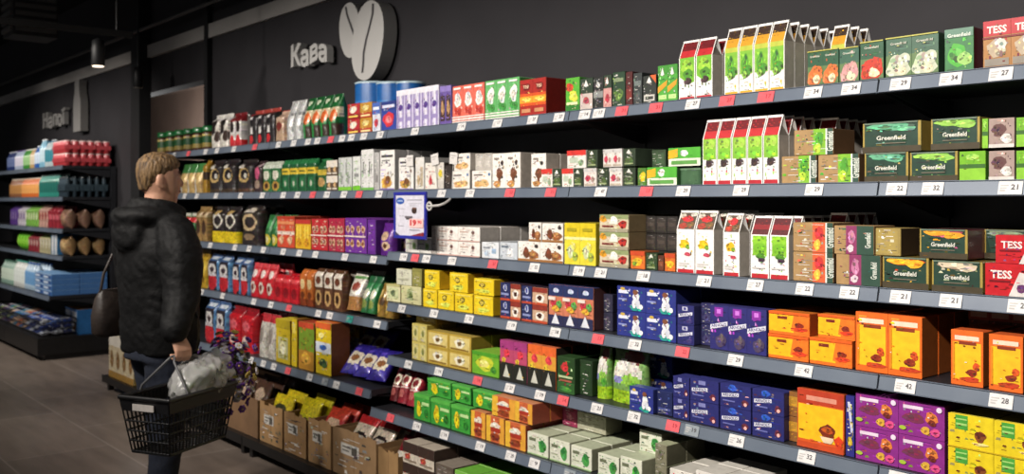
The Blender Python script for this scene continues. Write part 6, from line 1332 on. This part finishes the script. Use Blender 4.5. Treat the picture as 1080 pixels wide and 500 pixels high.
def dput(key, X, n, w, d, h, maker, name, cat, look, rows=3, layers=1, back=.02, gap=.004):
    """n packs running away from X along the wall, filling the shelf depth"""
    z, yf, ph = DS[key] if key in DS else (.215, 2.45, 'lowest')
    proto = None
    for k in range(rows):
        for l in range(layers):
            for i in range(n):
                o = proto = maker(w, d, h) if proto is None else proto
                if (k, l, i) != (0, 0, 0): o = copy_tree(proto)
                o.location = (X - (i+.5)*(w+gap), yf + back + d/2 + k*(d+gap), z + .001 + l*(h+.001))
                parts = [look]
                if n > 1: parts.append(ORD[i] + ' column from shelf end')
                if layers > 1: parts.append(LAY[layers][l])
                if rows > 1: parts.append(ROWS[k])
                tag(o, ', '.join(parts), cat, look + ' drinks group' if n*rows*layers > 1 else None)
    return X - n*(w+gap)
def bottle(col, cap, lab, name='drink_bottle'):
    def f(w, d, h):
        rd = min(w, d)/2; m = MB()
        m.lathe([(rd*.9,0),(rd,.01),(rd,h*.2),(rd,h*.4),(rd,h*.6),(rd*.95,h*.68),(rd*.6,h*.82),(rd*.32,h*.92),(rd*.32,h*.95)], 14, colfn=lambda u, v: lab if .3 < v < .62 else col)
        o = m.build(name, 'glossy_card'); q = MB(); q.lathe([(rd*.36,h*.95),(rd*.36,h*.995),(rd*.3,h)], 10, col=cap); q.build('cap', 'painted', o); return o
    return f
def wrap6(cols, name='can_pack'):
    def f(w, d, h):
        m = MB(); n1, n2 = 3, 2
        for a in range(n1):
            for b__ in range(n2):
                m.lathe([(w/n1*.42,0),(w/n1*.48,.006),(w/n1*.48,h*.5),(w/n1*.48,h*.9),(w/n1*.38,h)], 12, cx=-w/2+w/n1*(a+.5), cy=-d/2+d/n2*(b__+.5), colfn=lambda u, v: cols[0] if v < .4 else cols[1] if v < .7 else cols[2])
        m.box(-w/2+.002,-d/2+.002,h*.3,w/2-.002,d/2-.002,h*.62,cols[1])
        return m.build(name, 'glossy_card')
    return f
def bag_(col, sh, seed, kind='pillow', nm='snack_pouch'): return lambda w, d, h: mk_pouch(nm, w, d, h, col, sh, kind=kind, seed=seed)
# top level
x = dput('P', DX1-.02, 2, .22, .145, .125, wrap6(['#b5383e','#cf5058','#d8b8b4']), 'can_pack', 'drink pack', 'red shrink-wrapped can pack', rows=3, layers=2)
for lk_, c1, c2, c3, w_, h_2, nn_ in (('white bottle with teal label','#b9c8cc','#2c6a8a','#3a8a9a',.10,.27,3),('pale blue bottle','#7fb4cc','#e4e8ea','#c4dde8',.09,.30,2),('bright blue bottle','#2a5fa8','#d8dde4','#c8d8ea',.09,.24,2),('tan bottle with white cap','#b89a6a','#e4e0d8','#d8ccb4',.085,.22,2),('green bottle with white label','#3a8a34','#d8dcd0','#9ac88a',.09,.22,3),('violet-capped pale bottle','#a8b4cc','#5a3a8a','#d8d4e4',.085,.22,4),('dark blue bottle','#20336a','#c8ccd8','#6a7aa8',.085,.22,4)):
    x = dput('P', x-.01, nn_, w_, w_, h_2, bottle(c1, c2, c3), 'drink_bottle', 'bottle', lk_, rows=2)
# second level
x = dput('Q', DX1-.02, 2, .13, .135, .20, wrap6(['#2c3a44','#3c4c56','#1f2a32']), 'can_pack', 'drink pack', 'dark slate can pack', rows=3)
x = dput('Q', x-.01, 8, .085, .085, .235, bottle('#2f8a7c','#d4d8d4','#1f6a60'), 'drink_bottle', 'bottle', 'teal bottle', rows=2)
x = dput('Q', x-.01, 8, .085, .085, .21, bottle('#c8682c','#d8ccb8','#e0a05a'), 'drink_bottle', 'bottle', 'orange bottle', rows=2)
x = dput('Q', x-.01, 6, .085, .085, .21, bottle('#8a5a3a','#d8ccb8','#b8844a'), 'drink_bottle', 'bottle', 'brown bottle', rows=2)
# third level
x = dput('R', DX1-.02, 1, .24, .135, .19, bag_('#8a6a58', [e(.5,.5,.4,.3,'#a8836a')], 3), 'snack_pouch', 'snack bag', 'pinkish brown bag', rows=3)
x = dput('R', x-.01, 3, .12, .12, .22, bag_('#9c2a38', [r(0,.4,1,.6,'#c8606a')], 4, 'gusset'), 'snack_pouch', 'snack bag', 'dark red bag', rows=2)
x = dput('R', x-.01, 3, .11, .12, .23, bag_('#c49a8c', [e(.5,.5,.3,.2,'#a84a44')], 5, 'gusset'), 'snack_pouch', 'snack bag', 'pink and beige bag', rows=2)
x = dput('R', x-.01, 5, .10, .12, .22, bag_('#7ab04a', [e(.5,.5,.3,.2,'#d8e0b8')], 6, 'gusset'), 'snack_pouch', 'snack bag', 'lime green bag', rows=2)
x = dput('R', x-.01, 3, .11, .12, .22, bag_('#c9c2cc', [e(.5,.5,.3,.2,'#8a6aa8')], 7, 'gusset'), 'snack_pouch', 'snack bag', 'whitish bag with lilac spot', rows=2)
x = dput('R', x-.01, 3, .11, .12, .22, bag_('#5a3a8a', [e(.5,.5,.3,.2,'#a890c8')], 8, 'gusset'), 'snack_pouch', 'snack bag', 'purple snack bag', rows=2)
# fourth level
x = dput('S', DX1-.02, 1, .26, .135, .19, bag_('#a8865a', [e(.5,.5,.4,.26,'#c8a878')], 9), 'snack_pouch', 'snack bag', 'golden brown bag', rows=3)
x = dput('S', x-.01, 2, .10, .14, .21, BX('#c9d0d4', [r(0,0,.3,1,'#2a6a9a'), r(.3,.2,.9,.8,'#e0e2e0')], side='#2a6a9a', nm='snack_box'), 'snack_box', 'box', 'white and blue box', rows=2)
x = dput('S', x-.01, 4, .11, .12, .20, bag_('#b8b08a', [e(.5,.5,.3,.25,'#d8d4c0'), r(0,.8,1,1,'#7a8a4a')], 10, 'gusset'), 'snack_pouch', 'snack bag', 'cream bag with olive top', rows=2)
x = dput('S', x-.02, 4, .105, .12, .19, bag_('#8a2a34', [e(.5,.5,.3,.2,'#c8a8a0')], 11, 'gusset'), 'snack_pouch', 'snack bag', 'maroon bag with pale spot', rows=2)
x = dput('S', x-.01, 4, .12, .12, .20, bag_('#6ac02a', [e(.5,.5,.36,.26,'#9ae04a')], 12), 'snack_pouch', 'snack bag', 'vivid green bag', rows=2)
# fifth level
BLU = [r(0,.75,1,1,'#9ab8d8'), r(.05,.2,.6,.55,'#d0dcea'), e(.8,.4,.12,.24,'#2a4a8a')]
x = dput('T', DX1-.02, 2, .30, .26, .052, BX('#3f6fae', BLU, side='#4a7ab8', top='#7aa4d0', nm='drink_tray'), 'drink_tray', 'drink pack', 'flat blue wrapped tray', rows=2, layers=4)
LAY[6] = ['bottom', 'second-layer', 'third-layer', 'fourth-layer', 'fifth-layer', 'uppermost']
x = dput('T', x-.01, 4, .11, .11, .28, bottle('#a8c0d4','#2a5a9a','#6a9ac8'), 'drink_bottle', 'bottle', 'large pale blue water bottle', rows=2)
x = dput('T', x-.01, 4, .11, .11, .28, bottle('#c8ccc8','#2a8a7a','#d8e0dc'), 'drink_bottle', 'bottle', 'large white water bottle', rows=2)
x = dput('T', x-.01, 5, .11, .11, .26, bottle('#8aa89a','#2a5a4a','#c8d8c8'), 'drink_bottle', 'bottle', 'large grey-green water bottle', rows=2)
# wire bins on the plinth with packets in them
def wire_bin(X, w, d, h, label):
    root = empty('wire_bin', (X-w/2, 2.47+d/2, .2165)); tag(root, label, 'wire bin', 'wire bins on the plinth')
    m = MB()
    for zz in [.004, h*.25, h*.5, h*.75, h]:
        rr = .0035 if zz < h else .006
        pts = [(-w/2,-d/2,zz),(w/2,-d/2,zz),(w/2,d/2,zz),(-w/2,d/2,zz),(-w/2,-d/2,zz)]
        for a_, b__ in zip(pts[:-1], pts[1:]): m.tube([a_, b__], rr, '#2a2a2c', 5)
    m.build('wire_rail', 'painted', root)
    m = MB()
    for i in range(13):
        for yy in (-d/2, d/2): m.tube([(-w/2+w*i/12, yy, 0), (-w/2+w*i/12, yy, h)], .0025, '#2a2a2c', 4)
    for i in range(9):
        for xx_ in (-w/2, w/2): m.tube([(xx_, -d/2+d*i/8, 0), (xx_, -d/2+d*i/8, h)], .0025, '#2a2a2c', 4)
    m.build('wire_mesh', 'painted', root)
    m = MB(); m.box(-w/2+.005,-d/2+.005,.002,w/2-.005,d/2-.005,.006,'#1c1c1e'); m.build('tray', 'painted', root)
bins = [(DX1-.03, .60, .34, .17, 'black wire bin of blue and white packets at the end', ['#2c4a9a','#c9d0dc','#5a7ac0','#1f2f6a']),
        (DX1-.66, .62, .34, .17, 'black wire bin of orange and blue packets', ['#b8603a','#3a6aa8','#c8a88a','#2a7a9a']),
        (DX1-1.31, .62, .34, .17, 'black wire bin of dark and teal packets', ['#2a2f5a','#2a7a8a','#7a8a5a','#5a3a5a'])]
rb = random.Random(3)
for bi, (X, w_, d_, hh_, lab_, cols_) in enumerate(bins):
    wire_bin(X, w_, d_, hh_, lab_)
    protos = []
    nx_, ny_ = 5, 3
    cnt = 0
    for lv in range(3):
        for a_ in range(nx_):
            for b__ in range(ny_):
                ci2 = rb.randrange(len(cols_))
                key_ = next((q for q in protos if q[0] == ci2), None)
                if key_ is None:
                    o = mk_pouch('candy_packet', .098, .046, .102, cols_[ci2], [e(.5,.5,.3,.2,'#e0e0e4'), r(0,.8,1,1,'#d8dce4')], kind='pillow', seed=ci2+20*bi); protos.append((ci2, o))
                else: o = key_[1].copy(); COL.objects.link(o)
                o.location = (X-.06-a_*(w_-.12)/(nx_-1), 2.47+.014+b__*.107, .252+.056*lv); o.rotation_euler = (-1.45, 0, rb.uniform(-.04,.04))
                cnt += 1
                tag(o, f"small packet, {ORD[a_]} from shelf end, {ROWS[b__]}, {LAY[3][lv]}, in {['end','orange','teal'][bi]} wire bin", 'packet', 'packets in the wire bins')
x = dput('Z', DX1-.05, 2, .2, .15, .25, BX('#3a78b8', [r(.1,.5,.9,.9,'#c8ccd0'), e(.5,.3,.3,.2,'#d8842a'), r(0,0,1,.1,'#2a5a98')], side='#2a6aa8', top='#d89a4a', nm='snack_box'), 'snack_box', 'box', 'blue box behind the wire bins', rows=2, back=.375)
# ================================================================ PROMOTION FRAME HANGING FROM THE SECOND SHELF
Yp = 2.60
xa, xb = X_at(416, Yp), X_at(450, Yp); zc = depth((xa+xb)/2, Yp); zt, zb_ = z_at(202.5, zc), z_at(252, zc)
w, h = xb-xa, zt-zb_
root = empty('promo_frame', ((xa+xb)/2, Yp, zb_), 0)
tag(root, 'blue plastic price frame with sale card hanging below the second shelf', 'price sign')
m = MB(); fr_ = .016
for (a, b, c, d_) in ((-w/2,0,w/2,fr_),(-w/2,h-fr_,w/2,h),(-w/2,fr_,-w/2+fr_,h-fr_),(w/2-fr_,fr_,w/2,h-fr_)): m.box(a, -.006, b, c, .006, d_, '#2a2f9c', bev=.002)
m.build('frame', 'glossy_card', root)
m = MB(); m.box(-w/2+fr_*.8, -.002, fr_*.8, w/2-fr_*.8, .002, h-fr_*.8, '#d6d4e0')
decal(m, (-w/2+fr_,-.002,fr_), (w-2*fr_,0,0), (0,0,h-2*fr_), (0,-1,0), [
    e(.16,.86,.15,.085,'#2a56a8'), r(.06,.85,.26,.87,'#c8d4ec'), r(.42,.875,.92,.89,'#6a6870'), r(.46,.79,.9,.80,'#a8a6ae'), r(.5,.74,.84,.75,'#b8b6be'),
    r(.12,.48,.6,.492,'#b4b2ba'), r(.1,.66,.34,.672,'#b4b2ba'),
    e(.66,.62,.085,.075,'#3a2a24'), r(.6,.66,.74,.7,'#6a4a3c'), r(.34,.44,.6,.48,'#6a6268'), r(.38,.40,.56,.44,'#4a4448'),
    r(.5,.2,.98,.42,'#f0c4c0'), t('19',.64,.32,.22,.15,'#c8202c',0,.05), t('90',.86,.34,.14,.09,'#d84a50',0,.04),
    r(.5,.14,.86,.155,'#a8a6ae'), p([(.55,0),(1,0),(1,.10)], '#8a2a34'), p([(0,0),(.16,0),(0,.1)], '#4a4468'), r(.1,.24,.3,.25,'#b4b2ba')], plain=True)
m.build('sale_card', 'printed_card', root)
m = MB(); zs = 1.606-.045 - zb_; q = X_at(475, 2.655) - (xa+xb)/2
m.tube([(w/2+.002, 0, h*.70), (w/2+.03, 0, h*.70), (q-.01, .0, h*.72), (q, .02, h*.72+.008), (q, .045, zs-.01), (q, .055, zs)], .006, '#b9b7b4', 8)
m.tube([(w/2+.022+.018*math.cos(a_*PI/8), 0, h*.70+.018*math.sin(a_*PI/8)) for a_ in range(17)], .005, '#c8c6c2', 8)
m.build('hook_arm', 'glossy_card', root)
# small price toppers standing on top of boxes of the second shelf
for nm_, px, zz, rz_ in (('over the dark box with the yellow roundel', 467, .175, -.15), ('over the low white bean boxes', 486, .172, .1), ('above the slim white carton', 440, .178, .0)):
    m = MB(); m.box(-.03,-.001,0,.03,.001,.055,'#dcd8d4'); decal(m, (-.03,-.001,0),(.06,0,0),(0,0,.055),(0,-1,0),[r(.15,.7,.8,.78,'#a8a4a0'), r(.15,.5,.6,.56,'#b8b4b0')], plain=True); 
    o = m.build('topper_card', 'printed_card', None, (X_at(px, 2.74), 2.695, 1.606+.118)); o.rotation_euler = (0, rz_, 0)
    q_ = MB(); q_.tube([(0,.0,0),(0,.0,-.115)], .0015, '#b8b6b2', 5); q_.build('pin', 'painted', o)
    tag(o, f'small white card on a pin {nm_}', 'card')

# ================================================================ LEAVE OUT PACKS THE PHOTO SHOWS NOTHING OF
def cull():
    bpy.context.view_layer.update()
    from mathutils.bvhtree import BVHTree
    Vs = []; Fs = []; own = []
    for o in SC.objects:
        if o.type != 'MESH' or o.get('kind') == 'structure' or o.name.startswith(('price_tag', 'topper')): continue
        ro = o
        while ro.parent: ro = ro.parent
        if ro.type == 'EMPTY' : continue
        if o.name.startswith(('bracket', 'pin')): continue
        k = .86 if 'pouch' in o.name else .93 if ('bottle' in o.name or 'carton' in o.name) else 1.0
        cs = [Vector(c) for c in o.bound_box]; mid = sum(cs, Vector())/8; b0 = len(Vs)
        if o.get('category') == 'cardboard case': continue
        Vs += [o.matrix_world @ (mid + (c-mid)*k) for c in cs]
        for f in ((0,1,2,3),(4,5,6,7),(0,1,5,4),(1,2,6,5),(2,3,7,6),(3,0,4,7)): Fs.append(tuple(b0+i for i in f)); own.append(o)
    tree = BVHTree.FromPolygons(Vs, Fs)
    cams = [Vector((0, 0, H)), Vector((RX*.6, RY*.6, H)), Vector((-RX*.6, -RY*.6, H)), Vector((0, 0, H+.25))]
    gone = []; n = 0
    KEEP = {'shelf', 'deck', 'shelving', 'panel', 'person', 'basket', 'flowers', 'price tag', 'sign', 'beam', 'pipe', 'spotlight', 'duct', 'price sign', 'card', 'wire bin', 'cardboard case', 'bag'}
    for o in list(SC.objects):
        if o.parent or o.type != 'MESH' or not o.get('category') or o['category'] in KEEP: continue
        n += 1
        bb = [Vector(c) for c in o.bound_box]; lo = Vector([min(c[i] for c in bb) for i in range(3)]); hi = Vector([max(c[i] for c in bb) for i in range(3)])
        pts = []
        for a in (.02, .15, .35, .5, .65, .85, .98):
            for c in (.02, .2, .4, .6, .8, .93, .985): pts.append(Vector((lo.x+(hi.x-lo.x)*a, lo.y, lo.z+(hi.z-lo.z)*c)))
            for c in (.02, .3, .6, .95): pts.append(Vector((lo.x+(hi.x-lo.x)*a, lo.y+(hi.y-lo.y)*c, hi.z)))
        for a in (.05, .3, .6, .95):
            for c in (.05, .3, .55, .8, .97): pts.append(Vector((hi.x, lo.y+(hi.y-lo.y)*a, lo.z+(hi.z-lo.z)*c)))
        seen = 0; mw = o.matrix_world; hits = 0
        for ci, cpos in enumerate(cams):
            for q in pts:
                wq = mw @ q; zc = depth(wq.x - 0, wq.y)
                if zc < .3: continue
                px = CX + F*(RX*wq.x + RY*wq.y)/zc; py = CY - F*(wq.z - H)/zc
                if px < -60 or px > 1110 or py > 530 or py < -30: continue
                d = wq - cpos; L = d.length
                loc, nor, idx, dist = tree.ray_cast(cpos, d/L, L+.02)
                ob = own[idx] if idx is not None else None
                if ob is None or ob == o or ob.parent == o or dist >= L-.012:
                    hits += 1
                    if hits >= 1: seen = 1; break
            if seen: break
        if not seen: gone.append(o)
    def wb(o):
        bb = [o.matrix_world @ Vector(c) for c in o.bound_box]
        return [min(c[i] for c in bb) for i in range(3)] + [max(c[i] for c in bb) for i in range(3)]
    goneset = set(o.name for o in gone); boxes = {o.name: wb(o) for o in SC.objects if o.type == 'MESH' and not o.parent and o.get('category') and o['category'] not in KEEP}
    stack = [n_ for n_ in boxes if n_ not in goneset]
    while stack:
        a = boxes[stack.pop()]
        under = [n_ for n_, b in boxes.items() if abs(b[5]-a[2]) < .02 and b[0] < a[3]-.004 and b[3] > a[0]+.004 and b[1] < a[4]-.004 and b[4] > a[1]+.004]
        if under and all(n_ in goneset for n_ in under):
            best = max(under, key=lambda n_: (min(a[3], boxes[n_][3])-max(a[0], boxes[n_][0]))*(min(a[4], boxes[n_][4])-max(a[1], boxes[n_][1])))
            goneset.discard(best); stack.append(best)
    gone = [o for o in gone if o.name in goneset]
    for o in gone:
        for c in list(o.children): bpy.data.objects.remove(c)
        bpy.data.objects.remove(o)
    print('culled', len(gone), 'of', n)
cull()
